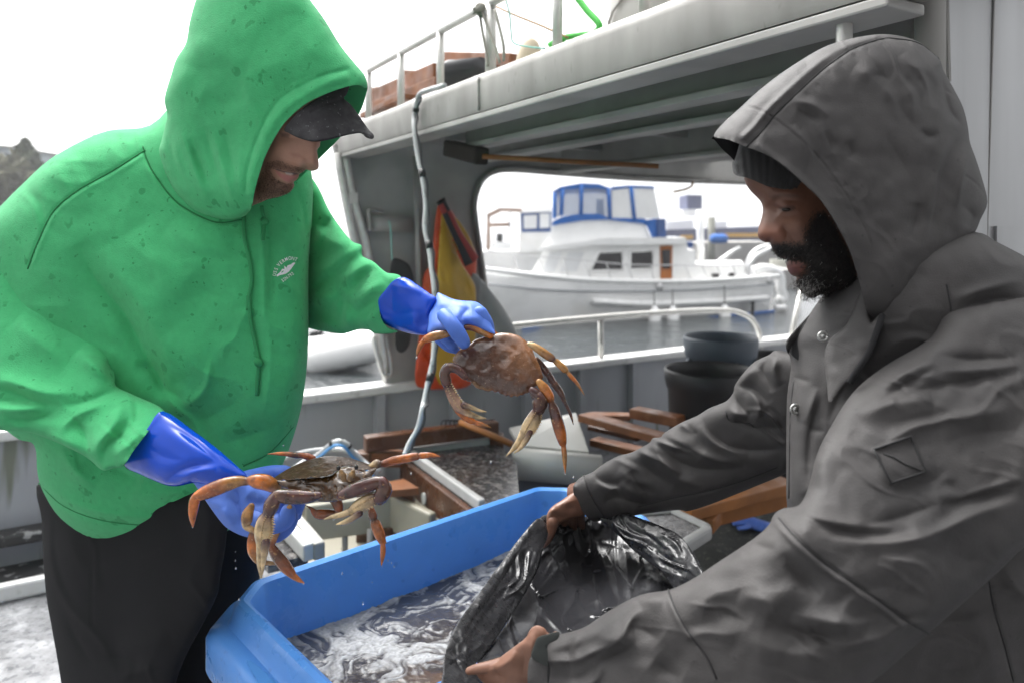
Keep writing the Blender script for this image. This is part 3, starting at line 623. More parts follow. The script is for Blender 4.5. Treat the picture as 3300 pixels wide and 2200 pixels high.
# --- stubble
rs_ = np.random.default_rng(9); FSf = surf(FV[0]); sp = np.array(T('M', '190,1010 230,920 330,900 470,955 585,985 560,1020 480,1005 380,990 300,965 255,985 300,1070 400,1118 478,1112 478,1150 440,1200 340,1242 230,1262 150,1290 130,1150')); lo = sp.min(0); hi = sp.max(0); sv = []; sf = []; sn_ = 0; k_ = 0
while k_ < 2200:
    u, v = lo + rs_.random(2) * (hi - lo)
    if not inside(np.array([u]), np.array([v]), sp)[0]: continue
    k_ += 1; r0 = P(u, v, FSf(u, v) + .0003); d = np.array([.5, -.6, -.6]) + .4 * rs_.standard_normal(3); d /= np.linalg.norm(d); v_, f_, _ = tube([r0, r0 + d * .0014, r0 + d * .0026], [.0003, .00025, .0001], 3, cap=False); sv.append(v_); sf += [tuple(i + sn_ for i in q) for q in f_]; sn_ += len(v_)
M('stubble_hair', (.055, .028, .016), .6); mk('stubble', np.concatenate(sv), sf, MAT['stubble_hair'], GP)
# --- cap
CAPB = T('M', '385,622 460,520 560,425 660,355 760,300 900,235 985,215 960,300 935,335 1000,395 1070,488 1130,575 1172,632 1203,662 1212,690 1192,710 1140,696 1090,657 1000,667 900,690 800,716 690,735 600,724 500,692 430,655')
st = [(T('M', '620,470 780,390 930,350'), 5, -4, 'l'), (T('M', '640,560 800,505 980,470 1040,480'), 2, -.8, 'l'), (T('M', '660,620 820,590 1000,545 1090,560'), 2, -.8, 'l'), (T('M', '600,720 760,705 920,670 1080,640 1180,680'), 3, 2, 'l')]
rel('cap', MAT['cap_cloth'], GP, CAPB, [T('M', '400,620')[0] + (1.322,), T('M', '690,735')[0] + (1.285,), T('M', '1200,690')[0] + (1.34,), T('M', '985,215')[0] + (1.365,), T('M', '700,450')[0] + (1.318,), T('M', '560,500')[0] + (1.318,), T('M', '1070,490')[0] + (1.385,)],
    k=.28, hmax=.02, step=2.5, strokes=st, shell=.004, fade=6, free=[(0, 6)], label='black baseball cap with a wet curved brim')
# --- trousers, boots
LEG1 = [(98, 1100), (96, 1193), (99, 1280), (106, 1366), (117, 1431), (130, 1504), (145, 1600), (165, 1800), (185, 2020), (330, 2030), (360, 1800), (395, 1600), (425, 1510), (462, 1440), (498, 1368), (506, 1320), (520, 1230), (510, 1140), (300, 1120)]
st = [(T('Pp', '497,800 495,940 485,1100 490,1270'), 3, -3, 'l'), (T('Pp', '500,940 620,915 760,880 860,840'), 3, -3, 'l'), (T('Pp', '270,600 265,850 300,1030 370,1160 470,1270 560,1380 620,1540'), 7, 6), (T('Pp', '300,640 290,850 330,1020 400,1150'), 6, -4),
      (T('Pp', '350,720 400,880 480,1000'), 14, 5), (T('Pp', '340,1180 400,1320 500,1480'), 8, -6), (T('Pp', '620,1380 760,1370 900,1330'), 24, 10), (T('Pp', '560,1440 640,1430 760,1460'), 16, -8), (T('Pp', '600,1545 720,1510 850,1490'), 6, 5)]
L1 = relief(LEG1, [(300, 1150, 1.62), (300, 1600, 1.60), (260, 2000, 1.62)], k=.8, hmax=.13, strokes=st, noise=[(90, 4, 51), (35, 1.2, 52), (60, 6, 54, 80, 3, 'r')], step=5)
LEG2 = [(420, 1120), (530, 1110), (615, 1130), (600, 1300), (575, 1500), (545, 1750), (520, 1960), (400, 1960), (400, 1700), (400, 1500)]
L2 = relief(LEG2, [(500, 1150, 1.72), (500, 1500, 1.74), (460, 1980, 1.76)], k=.9, hmax=.1, noise=[(80, 4, 53)], step=6)
jb = join([L1, L2]); mk('trousers', jb[0], jb[1], MAT['trousers'], GP)
for (u, Y) in ((258, 1.62), (462, 1.76)):
    c = P(u, 1900, Y); b = MB()
    fw = np.array([.75, -.65, 0])
    b.tube(catmull([[c[0], c[1], .34], [c[0], c[1], .16], [c[0] + .01 * fw[0], c[1], .09], [c[0] + fw[0] * .07, c[1] + fw[1] * .07, .06], [c[0] + fw[0] * .17, c[1] + fw[1] * .17, .045], [c[0] + fw[0] * .21, c[1] + fw[1] * .21, .04]], 4), np.interp(np.linspace(0, 1, 21), [0, .4, .55, .8, 1], [.06, .055, .06, .045, .03]), 14)
    b.beam(c * [1, 1, 0] + fw * -.06 + [0, 0, .012], c * [1, 1, 0] + fw * .23 + [0, 0, .012], .1, .022, bev=.008)
    b.build('boot', MAT['boot'], GP, True)
# --- draw cords with knots
def cord(pts, r, fn, lift=.004):
    p = on(fn, catmull(pts, 4), lift); return tube(p, r, 8)
c1 = T('A', '1232,1090 1235,1200 1262,1320 1272,1420 1257,1500 1252,1568') + T('B', '966,60 973,150 990,240 1006,318 1001,380 999,450')
p1 = cord(c1, .0042, TS); kn = on(TS, [T('B', '1006,322')[0]], .005)[0]
p2 = tube([kn + [-.006, 0, .006], kn + [0, -.003, 0], kn + [.006, 0, -.006]], [.006, .0085, .006], 8)
jb = join([p1, p2]); mk('drawstring', jb[0], jb[1], MAT['hoodie_cord'], GP)
c2 = T('A', '1322,1040 1328,1080 1340,1115 1334,1160 1330,1215'); p1 = cord(c2, .0036, TS); kn = on(TS, [T('A', '1340,1118')[0]], .005)[0]
p2 = tube([kn + [-.006, 0, .005], kn + [0, -.003, 0], kn + [.006, 0, -.004]], [.005, .0075, .005], 8)
jb = join([p1, p2]); mk('drawstring', jb[0], jb[1], MAT['hoodie_cord'], GP)
# --- chest print: curved name, fish-and-boat emblem, hull number
def glyphs(text, anchors, size, bold=.022, cond=1.0):
    """each letter bent along a line of frame points; anchors: list of (u,v,angle)"""
    out = []
    for ch, (u, v, a) in zip(text, anchors):
        cu = bpy.data.curves.new('t', 'FONT'); cu.body = ch; cu.size = 1; cu.align_x = 'CENTER'; cu.offset = bold; cu.fill_mode = 'FRONT'; cu.resolution_u = 3
        o = bpy.data.objects.new('t', cu); COL.objects.link(o); dg = bpy.context.evaluated_depsgraph_get(); me = o.evaluated_get(dg).to_mesh()
        V = np.array([w.co[:2] for w in me.vertices]).reshape(-1, 2); F = [tuple(p.vertices) for p in me.polygons]
        o.evaluated_get(dg).to_mesh_clear(); bpy.data.objects.remove(o); bpy.data.curves.remove(cu)
        if len(V) == 0: continue
        V = V * size * [cond, 1]; ca, sa = math.cos(a), math.sin(a)
        uu = u + V[:, 0] * ca + V[:, 1] * sa; vv = v + V[:, 0] * sa - V[:, 1] * ca
        out.append((np.stack([uu, vv], 1), F))
    return out
def along(pts, text, f0=0., f1=1.):
    wt = np.array([{'M': 1.25, ' ': .55, '-': .6, '7': .9}.get(ch, 1.0) for ch in text]); cs = (np.cumsum(wt) - wt / 2) / wt.sum()
    p = catmull(pts, 12); d = np.r_[0, np.cumsum(np.linalg.norm(np.diff(p, axis=0), axis=1))]; res = []
    for f in f0 + (f1 - f0) * cs:
        s = f * d[-1]; x = np.interp(s, d, p[:, 0]); y = np.interp(s, d, p[:, 1]); e = d[-1] * .03
        a = math.atan2(np.interp(s + e, d, p[:, 1]) - np.interp(s - e, d, p[:, 1]), np.interp(s + e, d, p[:, 0]) - np.interp(s - e, d, p[:, 0])); res.append((x, y, a))
    return res
bl = T('O', '400,1160 470,930 560,790 700,680 860,610 1000,620 1110,660')
gl = glyphs('USS VERMONT', along(bl, 'USS VERMONT', 0, 1), 11.5, .012, .80) + glyphs('SSN-792', along(T('O', '635,1360 830,1225 1030,1085'), 'SSN-792', 0, 1), 10.5, .012, .72)
def flat_on(name, g2, fn, lift, mat, parent):
    V = []; F = []; n = 0
    for q, f in g2:
        V.append(on(fn, q, lift)); F += [tuple(i + n for i in w) for w in f]; n += len(q)
    return mk(name, np.concatenate(V), F, mat, parent, False)
flat_on('chest_lettering', gl, TS, .0022, MAT['print_white'], GP)
em = T('O', '440,1170 440,1110 500,1060 560,1010 620,910 690,950 700,900 685,800 730,840 780,890 800,800 850,775 930,760 970,710 1040,690 1060,720 1000,800 930,900 850,1000 750,1070 650,1100 550,1120')
ec = np.array(em).mean(0); g2 = [(np.concatenate([[ec], np.array(em)]), [(0, k + 1, (k + 1) % len(em) + 1) for k in range(len(em))])]
flat_on('chest_emblem', g2, TS, .0022, MAT['print_white'], GP)
# --- gloves
GA = T('B', '635,510 575,575 520,650 482,722 540,755 600,782 650,800 690,802 725,795 760,790 830,800 905,790 960,765 920,722 840,652 760,592')
st = [(T('B', '600,560 680,610 760,660 830,690'), 12, 3), (T('B', '640,790 700,740 800,715 850,715'), 7, -7), (T('B', '690,780 760,745 840,735'), 6, 5), (T('B', '560,640 640,690 720,700'), 16, -3), (T('B', '650,560 760,630 860,720'), 5, -2.5), (T('B', '520,650 575,575 635,510'), 4, 2)]
rel('glove_gauntlet', MAT['glove_smooth'], GP, GA, [(375, 950, 1.36), (290, 1065, 1.36), (420, 1090, 1.30), (560, 1095, 1.26)], k=.95, hmax=.062, free=[(0, 3)], step=3, strokes=st, noise=[(50, 1.2, 61)], label='glossy dark blue glove cuff')
GH = T('B', '745,775 760,800 800,860 850,930 890,970 960,1000 1040,1000 1100,960 1110,880 1090,820 1010,790 960,760 900,755 820,765')
st = [(T('B', '880,840 930,880 950,960'), 7, -9), (T('B', '830,850 870,900 900,960'), 12, 5), (T('B', '960,840 1000,870 1030,850'), 9, -6), (T('B', '800,830 880,800 960,800'), 14, 4)]
hands = [relief(GH, [(440, 1100, 1.29), (560, 1210, 1.25), (640, 1120, 1.25)], k=.8, hmax=.036, step=2.5, gain=2.0, strokes=st + [(T('B', '770,830 820,850 860,840'), 6, -3), (T('B', '790,870 840,890 880,880'), 5, -3), (T('B', '900,800 930,840 920,880'), 6, -4)], noise=[(24, 1.2, 62), (20, 2.5, 65, 30, 2, 'r')])]
for s, y in (('960,900,36,.03 1010,935,42,.01 1060,950,40 1110,930,36 1120,900,30', 1.22), ('1000,960,40 1060,985,40 1110,960,34 1135,930,26', 1.25), ('1010,850,40 1080,880,38 1140,890,34 1160,860,30', 1.265),
             ('1020,900,38 1090,920,36 1145,910,30', 1.29), ('930,790,40,0.02 1000,770,38,0.05 1060,755,34,0.07 1110,750,28,0.07', 1.27)):
    hands.append(limb('B', s, y))
jb = join(hands); mk('glove', jb[0], jb[1], MAT['glove_grip'], GP)
GA2 = T('G', '305,90 240,120 190,180 145,240 150,300 160,345 172,395 240,432 330,465 420,481 470,476 495,440 500,400 492,345 520,285 535,232 490,200 420,150 360,108')
st = [([T('G', '435,410')[0]], 15, -8), (T('G', '380,330 400,420 450,470'), 10, 4), (T('G', '230,150 330,160 440,200'), 8, 4), (T('G', '160,250 260,330 380,330'), 18, -4), (T('G', '210,380 300,420 400,450'), 9, 3), (T('G', '250,140 235,220 240,330'), 8, -3)]
rel('glove_gauntlet', MAT['glove_smooth'], GP, GA2, [(870, 690, 1.43), (900, 750, 1.42), (1000, 700, 1.34), (980, 760, 1.34)], k=.95, hmax=.058, free=[(0, 6)], step=3, strokes=st, noise=[(40, 1.2, 63)], label='glossy dark blue glove cuff')
GH2 = T('G', '478,470 482,400 488,340 520,278 533,228 548,196 595,215 650,238 720,250 800,256 850,290 880,350 910,420 932,470 880,458 800,425 735,412 715,445 690,470 640,480 590,455 540,450')
st = [(T('G', '705,385 715,345 745,310 770,300'), 7, -11), (T('G', '735,400 780,370 850,380'), 14, 5), (T('G', '640,260 720,280 800,285'), 14, 5), (T('G', '590,330 630,360 680,380'), 14, 4), (T('G', '700,300 690,350 700,400'), 10, 5), (T('G', '560,280 570,360 560,420'), 12, -4)]
hands = [relief(GH2, [(990, 700, 1.34), (1130, 760, 1.285), (1050, 750, 1.29), (1080, 690, 1.33)], k=.9, hmax=.04, step=2.5, strokes=st, noise=[(24, .8, 64)])]
for s, y in (('590,350,52,0.02 640,410,54 690,480,54 722,530,46', 1.262), ('560,470,34 610,520,36 655,560,32', 1.31), ('545,505,28 610,560,30 670,580,26', 1.345),
             ('830,330,48 880,400,40 905,455,26', 1.30), ('800,350,46 870,430,36 900,480,24', 1.345)):
    hands.append(limb('G', s, y))
jb = join(hands); mk('glove', jb[0], jb[1], MAT['glove_grip'], GP)
# ================================================================ person in the dark grey rain jacket
M('jacket', (.057, .0535, .0525), .58, var=.16, vs=25, bump=.7, bs=480, bd=.001, spec=.3, spot=[(5, .45, .7, (.038, .0365, .037), .7), (120, .70, .74, (.02, .02, .021), .5)])
M('jacket_seam', (.012, .0118, .0125), .7)
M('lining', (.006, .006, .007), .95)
M('skin_dark', (.17, .085, .055), .42, attr=True, var=.08, vs=50, bump=.3, bs=300, bd=.0008, spec=.5)
M('beanie', (.013, .013, .0135), .95, bump=.5, bs=500, bd=.002, sheen=.2)
M('hair', (.02, .018, .017), .65, attr=True)
M('metal_snap', (.5, .5, .48), .3, metal=.9)
M('velcro', (.04, .045, .042), .98, bump=1.0, bs=900, bd=.002)
JP = empty('person', P(2150, 1500, 1.15) * [1, 1, 0], 'bearded person in hooded dark grey rain jacket holding open a black bag', 'person')
# torso
JT = [(1940, 640), (1895, 672), (1850, 735), (1808, 783), (1817, 836), (1808, 907), (1806, 996), (1806, 1100), (1808, 1165), (1830, 1400), (1850, 1620), (1870, 1800), (2600, 1820), (2640, 1200), (2620, 820), (2480, 655), (2352, 588), (2290, 556), (2238, 533), (2100, 540), (2000, 590)]
st = [(T('I', '310,390 300,500 295,650 290,850'), 4, -2.5, 'l'), (T('I', '420,460 390,560 375,600 365,800'), 9, -9), (T('I', '400,420 370,520 355,560'), 7, 6), (T('I', '370,580 430,590'), 6, -5), (T('I', '300,375 380,400'), 5, -4),
      (T('I', '450,240 540,290'), 3, -2.5, 'l'), (T('I', '430,300 445,400 440,460'), 6, 6), (T('I', '640,150 600,280 500,430 445,560'), 9, -12), (T('I', '560,210 520,340 450,430'), 14, 6),
      (T('I', '905,20 920,100 940,210'), 2.5, -2.2, 'l'), (T('I', '930,80 1050,40 1200,0'), 10, 5), (T('I', '950,110 1080,80 1206,70'), 9, -5), (T('I', '960,170 1080,150 1200,140'), 8, 4), (T('I', '940,215 1060,205 1206,235'), 3, -3, 'l'),
      (T('I', '1070,1170 1090,1280 1130,1420 1165,1560'), 3, -3, 'l'), (T('I', '1120,1120 1180,1200 1250,1260'), 12, 8), (T('I', '1000,1300 1060,1400 1100,1540'), 30, 6), (T('I', '800,1480 900,1520 1000,1500'), 30, -6)]
JV = relief(JT, [(1850, 800, 1.20), (1820, 1100, 1.16), (1900, 1600, 1.12), (2100, 600, 1.12), (2300, 620, 1.12), (2500, 900, 1.15), (2400, 1500, 1.15)], k=.9, hmax=.16, strokes=st, noise=[(70, 3, 71), (30, 1, 72), (50, 4, 73, 10, 3, 'r')], step=4)
mk('jacket', JV[0], JV[1], MAT['jacket'], JP)
JS = surf(JV[0])
# collar lining, flaps
CL = T('I', '290,245 350,170 420,95 490,30 600,0 590,60 520,180 450,235 430,270 438,330 440,400 405,385 350,330 300,290')
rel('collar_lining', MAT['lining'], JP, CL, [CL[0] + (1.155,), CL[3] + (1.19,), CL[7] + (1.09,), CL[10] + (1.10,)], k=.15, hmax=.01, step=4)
CF = T('I', '283,240 345,165 400,110 462,45 480,52 425,115 372,180 330,225 302,262 290,290')
rel('collar_edge', MAT['jacket'], JP, CF, [CF[0] + (1.14,), CF[3] + (1.19,), CF[7] + (1.15,)], k=.5, hmax=.008, step=3, noise=[(10, 2, 75)])
CF2 = T('I', '575,40 600,110 610,170 640,140 660,160 620,260 560,360 500,420 450,480 440,400 430,300 450,235 520,170')
rel('collar_edge', MAT['jacket'], JP, CF2, [CF2[0] + (1.055,), CF2[5] + (1.02,), CF2[8] + (1.02,), CF2[11] + (1.075,)], k=.45, hmax=.012, step=3, noise=[(22, 2.5, 76)], strokes=[(T('I', '550,110 500,190 455,245'), 4, -3, 'l'), (T('I', '440,250 500,270 550,300'), 3, -2, 'l')])
for s, y in (('425,222', 1.064), ('317,503', None)):
    u, v = T('I', s)[0]; y = y or JS(u, v) - .003; c = P(u, v, y - .004)
    sn = MB(); a = np.linspace(0, 2 * np.pi, 17)[:-1]
    ring = [c + np.array([math.cos(q) * .0066, 0, math.sin(q) * .0066]) for q in a] ; sn.tube(ring + ring[:1], .0022, 6)
    sn.tube([c + [0, .002, 0], c + [0, -.002, 0]], .0035, 10)
    sn.build('snap', MAT['metal_snap'], JP, True)
# near arm (front): shoulder, elbow, cuff
NA = [(2460, 690), (2300, 690), (2180, 712), (2135, 777), (2029, 842), (1958, 902), (1905, 984), (1876, 1043), (1858, 1114), (1836, 1158), (1800, 1166), (1778, 1180), (1765, 1205), (1728, 1238), (1637, 1298), (1598, 1324), (1541, 1352), (1471, 1365), (1401, 1400), (1338, 1441), (1258, 1464), (1226, 1494), (1213, 1530), (1214, 1590), (1235, 1650), (1500, 1720), (1800, 1700), (1994, 1572), (2136, 1451), (2290, 1315), (2337, 1268), (2420, 1180), (2480, 900)]
st = [(T('I', '640,480 720,420 830,360 860,340'), 10, -15), (T('I', '700,480 800,430 950,400 1200,360'), 14, -8), (T('I', '860,290 1000,310 1200,300'), 12, -13), (T('I', '640,430 760,360 860,320'), 14, 10), (T('I', '880,360 1050,350 1206,330'), 9, 8),
      (T('I', '560,540 700,480 850,470'), 20, 8), (T('I', '860,480 960,520 1150,510'), 18, 6), (T('I', '240,910 330,1010 420,1090 520,1160 650,1250 760,1330 850,1380'), 3.5, -4.5, 'l'), (T('I', '230,930 320,1030 410,1110 510,1180 640,1270 750,1350'), 7, 4, 'l'),
      (T('I', '330,890 420,950 540,985 700,990 790,975'), 10, -13), (T('I', '300,870 400,925 550,955 700,960'), 12, 6), (T('I', '420,1000 560,1020 720,1020 850,990 1050,900 1200,850'), 14, 9), (T('I', '880,880 1000,850 1200,800'), 14, -9), (T('I', '920,860 1040,820 1206,770'), 9, 7),
      (T('I', '560,960 700,930 880,870'), 14, -6), (T('I', '100,1220 200,1250 260,1290'), 20, 9), (T('I', '270,1060 330,1150 420,1230'), 14, -8), (T('I', '200,1330 380,1380 520,1390'), 22, -10), (T('I', '300,1300 440,1330 600,1350'), 20, 9),
      (T('I', '540,1180 700,1200 850,1260'), 24, -5), (T('I', '-40,1280 60,1300 140,1340'), 22, -6), (T('I', '100,1060 150,1030 240,1050'), 12, -7), (T('I', '900,1050 1000,1090 1100,1060'), 26, -5), (T('I', '640,1100 760,1110 900,1090'), 22, 5),
      (T('J', '1800,890 1840,1000 1900,1120 1980,1250 2080,1380 2160,1560'), 3, -4, 'l'), (T('J', '1780,900 1820,1010 1880,1130 1960,1260'), 6, 2.5, 'l'), (T('J', '1600,1000 1700,960 1790,960'), 18, 7), (T('J', '1500,1160 1620,1180 1740,1260'), 20, -8), (T('J', '1300,1230 1420,1260 1560,1230'), 24, 8),
      (T('J', '1260,1420 1400,1380 1560,1300'), 16, -8), (T('J', '1700,1400 1800,1480 1900,1540'), 24, -8), (T('J', '1110,1210 1085,1290 1080,1400 1110,1560'), 6, -8), (T('J', '1160,1190 1130,1290 1125,1400'), 7, 6), (T('J', '935,1230 920,1330 935,1450 930,1568'), 3, -2.5, 'l'),
      (T('I', '100,1400 300,1450 500,1470'), 26, 6), (T('I', '900,640 1000,600 1206,580'), 26, -6), (T('I', '450,600 420,700 380,800'), 24, 7), (T('I', '660,820 800,800 900,760'), 18, -5)]
def patch_edge(U, Vv):
    p = T('I', '622,660 765,610 825,745 690,790'); d = seg_dist(U, Vv, p, True)[0]; ins = inside(U, Vv, np.array(p))
    return np.where(ins, 1.2, 0) + 1.3 * np.exp(-(d / 4) ** 2)
NV = relief(NA, [(2350, 760, 1.01), (2130, 850, .99), (1960, 1000, .98), (1850, 1220, .90), (2200, 1250, .90), (2000, 1450, .86), (1600, 1480, .94), (1240, 1550, 1.03), (1500, 1700, .94)], k=.8, hmax=.075, free=[(21, 24)], gain=1.4, strokes=st, noise=[(60, 2.2, 81), (26, .8, 82), (80, 6.5, 83, -22, 5, 'r'), (46, 2.6, 84, 25, 5, 'r')], step=4, post=patch_edge)
mk('sleeve', NV[0], NV[1], MAT['jacket'], JP)
NS = surf(NV[0])
pm = T('I', '622,660 765,610 825,745 690,790'); ring = catmull(pm, 5, True) if False else np.array([np.array(pm[i]) * (1 - t) + np.array(pm[(i + 1) % 4]) * t for i in range(4) for t in np.linspace(0, 1, 7)[:-1]])
q = on(NS, ring, .001); V_, F_, _ = tube(np.concatenate([q, q[:1]]), .0016, 6); mk('patch_border', V_, F_, MAT['jacket_seam'], JP)
q = on(NS, T('I', '660,675 700,690 740,715 780,730 810,745'), .0005); V_, F_, _ = tube(q, .0012, 6); mk('patch_mark', V_, F_, MAT['jacket_seam'], JP)
mk('cuff_tab', *relief(T('J', '855,1240 920,1215 1010,1195 1000,1250 930,1290 930,1350 930,1440 870,1420 810,1370 830,1300'), [P_ + (y,) for P_, y in zip(T('J', '855,1240 1010,1195 930,1440'), (.985, .955, .975))], k=.3, hmax=.006, step=3)[:2], MAT['velcro'], JP)
# far arm
FA = [(1791, 805), (1765, 815), (1732, 831), (1708, 856), (1688, 884), (1684, 901), (1667, 921), (1630, 936), (1601, 954), (1564, 970), (1526, 993), (1518, 1003), (1500, 1005), (1489, 1018), (1450, 1038), (1420, 1046), (1382, 1067), (1361, 1083), (1335, 1094), (1321, 1108), (1316, 1122), (1324, 1152), (1340, 1176), (1361, 1196), (1390, 1193), (1419, 1192), (1473, 1180), (1560, 1170), (1579, 1173), (1632, 1157), (1720, 1122), (1820, 1080), (1870, 1050), (1890, 950), (1870, 840)]
st = [(T('Q', '650,430 690,420 740,440 790,480 830,530'), 9, -11), (T('Q', '640,470 690,560 740,590'), 8, -8), (T('Q', '720,450 760,500 780,560 750,640'), 8, 6), (T('Q', '590,560 615,620 720,630 750,660'), 4, -4), (T('Q', '640,600 740,650 930,660'), 8, -9), (T('Q', '600,540 650,580 720,590'), 10, 6),
      (T('Q', '460,600 500,680 590,750 700,780 900,780'), 10, -10), (T('Q', '440,640 500,720 600,780 720,800'), 10, 7), (T('Q', '340,640 400,690 440,680'), 9, -8), (T('Q', '250,690 330,740 420,790 540,840 690,860'), 10, 9), (T('Q', '200,750 300,830 420,880 560,890 700,880'), 10, -9),
      (T('Q', '170,720 220,830 330,930'), 10, 8), (T('Q', '100,820 170,900 300,980'), 12, -7), (T('Q', '200,870 330,950 470,990'), 12, 6), (T('Q', '300,800 380,780 450,830'), 12, -6), (T('Q', '0,960 60,1020 140,1040'), 10, 7), (T('Q', '50,900 110,990 200,1030'), 9, -8),
      (T('Q', '880,880 700,950 500,1010 300,1050 100,1100'), 3, -3, 'l'), (T('Q', '830,260 800,330 830,400 850,460'), 8, -8), (T('Q', '870,260 860,340 900,420'), 8, 6), (T('Q', '760,310 700,370 680,430'), 12, 6),
      (T('L', '1250,440 1270,500 1300,560 1340,620'), 3, -3.5, 'l'), (T('L', '1290,430 1330,470 1400,490 1390,510'), 8, -8), (T('L', '1300,470 1360,500 1420,500'), 8, 6), (T('L', '1330,560 1400,540 1480,560 1600,560'), 10, -7), (T('L', '1400,420 1470,470 1560,490'), 12, 6)]
FAO = rel('sleeve', MAT['jacket'], JP, FA, gain=2.0, slim=1.2, depth=[(1860, 950, 1.22), (1720, 950, 1.30), (1550, 1080, 1.42), (1340, 1140, 1.55)], k=.9, hmax=.072, free=[(19, 23)], strokes=st, noise=[(50, 2.5, 91), (22, 1, 92), (36, 7, 93, 28, 4, 'r')], step=3)
FASf = surf(np.array([v.co[:] for v in FAO.data.vertices]))
seam('cuff_seam', FASf, T('L', '1250,440 1268,500 1298,560 1338,620'), .0012, 'jacket_seam', JP); seam('under_seam', FASf, T('Q', '880,880 700,950 500,1010 300,1050 100,1100'), .0011, 'jacket_seam', JP); seam('elbow_patch_seam', FASf, T('Q', '590,560 615,620 720,632 748,655'), .0011, 'jacket_seam', JP)
seam('elbow_seam', NS, T('I', '240,912 330,1012 420,1092 520,1162 650,1252 760,1332 845,1380'), .0012, 'jacket_seam', JP); seam('forearm_seam', NS, T('J', '1800,890 1840,1000 1900,1120 1980,1250 2080,1380 2150,1540'), .0012, 'jacket_seam', JP); seam('cuff_seam', NS, T('J', '935,1240 922,1330 935,1450 932,1560'), .0011, 'jacket_seam', JP)
seam('yoke_seam', JS, T('I', '905,20 920,100 940,212 1060,205 1200,232'), .0012, 'jacket_seam', JP); seam('placket_seam', JS, T('I', '312,390 300,500 296,650 292,850'), .0011, 'jacket_seam', JP); seam('side_seam', JS, T('I', '1070,1170 1090,1280 1130,1420 1165,1560'), .0012, 'jacket_seam', JP)
zq = T('I', '655,140 635,200 600,290 560,350 530,400'); V_, F_, _ = tube(catmull([P(a, c, y) for (a, c), y in zip(zq, (1.015, 1.0, .985, .98, .985))], 6), .0045, 8); mk('zip', V_, F_, MAT['lining'], JP)
# hood
RIM = T('N', '0,48 60,70 130,85 270,140 430,200 560,280 680,380 790,480 900,590 1000,740 1090,900 1150,1030 1190,1150 1230,1290 1265,1430 1295,1568')
HG = RIM + [(2003, 772), (2022, 745), (2068, 708), (2113, 667), (2159, 622), (2204, 574), (2238, 536), (2252, 505), (2268, 465), (2256, 411), (2241, 364), (2228, 327), (2223, 291), (2212, 247), (2192, 207), (2176, 178), (2166, 160), (2158, 136), (2132, 113), (2107, 95), (2067, 83), (2030, 79), (1994, 82), (1947, 91), (1892, 109), (1830, 145), (1776, 182), (1732, 218), (1700, 248), (1660, 284)]
st = [(T('R', '10,930 100,840 200,720 330,590 470,460 560,390 680,310 860,245 960,245 1100,275 1230,375'), 3.5, -4, 'l'), (T('R', '-30,890 60,800 160,680 290,555 430,430 530,355 660,280 860,225'), 8, 4, 'l'),
      (T('R', '0,670 100,700 200,760 350,880 470,1000 560,1120 640,1230 700,1340 760,1440 800,1560'), 2.5, -2.5, 'l'), (T('R', '60,900 200,1010 330,1110 450,1230 540,1350 620,1500'), 9, 2.5, 'l'),
      (T('R', '1230,400 1260,560 1300,700 1360,780 1410,840'), 9, -8), (T('R', '1410,850 1340,900 1270,1020 1230,1180 1190,1380 1160,1560'), 16, -10), (T('R', '1330,830 1260,950 1210,1110 1180,1300 1140,1500'), 12, 7), (T('R', '1420,900 1390,1050 1360,1200 1350,1320'), 9, 8),
      (T('R', '1350,1290 1400,1320 1440,1370 1400,1440'), 10, -8), (T('R', '1390,1110 1470,1170 1530,1260'), 3, -3, 'l'), (T('R', '1270,570 1340,620 1390,690'), 3, -3, 'l'), (T('R', '1110,820 1160,860 1230,850'), 8, -5), (T('R', '1090,1280 1080,1400 1040,1520'), 10, -6),
      (T('R', '300,640 420,660 540,740'), 9, 5), (T('R', '330,700 440,740 470,790'), 8, -5), (T('R', '780,480 860,480 930,520'), 12, -5), (T('R', '960,640 1040,760 1120,860'), 18, -4), (T('R', '880,850 980,1000 1060,1140'), 16, -4), (T('R', '500,830 540,900 560,970'), 10, -5),
      (T('R', '1000,340 1060,420 1150,440'), 12, 5), (T('R', '640,900 680,960 660,1010'), 10, -5), (T('R', '700,420 760,460 830,420'), 14, 4), (T('R', '1150,460 1200,560 1180,680'), 14, -5)]
pk = [(T('R', '%d,%d %d,%d' % (x, y, x + 34, y - 26)), 6, -1.0) for x, y in ((430, 940), (500, 1020), (560, 1100), (615, 1190), (665, 1280), (705, 1370), (745, 1450), (330, 840), (540, 1160), (590, 1250), (640, 1340), (690, 1430), (290, 800), (600, 420), (680, 370), (760, 330), (860, 290), (960, 290), (520, 470), (440, 560), (380, 620))]
GHV = relief(HG, [(1900, 350, 1.13), (2100, 300, 1.14), (2240, 500, 1.12), (2100, 680, 1.07), (2003, 770, 1.06), (1650, 300, 1.13), (1800, 150, 1.14), (1980, 640, 1.10)], k=.85, hmax=.112, free=[(0, 15)], shell=.005, strokes=st + pk, noise=[(55, 2.6, 95), (24, 1.3, 96), (44, 3.6, 97, 62, 4, 'r')], step=3)
mk('hood', GHV[0], GHV[1], MAT['jacket'], JP)
HS = surf(GHV[0])
q = on(HS, catmull(T('R', '10,930 100,840 200,720 330,590 470,460 560,390 680,310 860,248 960,247 1100,275 1225,372'), 5), .0004); V_, F_, _ = tube(q, .0012, 6); mk('hood_seam', V_, F_, MAT['jacket_seam'], JP)
HF = T('N', '0,50 10,85 80,170 160,245 300,420 500,700') + [(1850, 620), (1950, 720), (2003, 770), (2100, 665), (2215, 530), (2240, 465), (2200, 300), (2140, 150), (2050, 100), (1900, 122), (1786, 192), (1710, 255)]
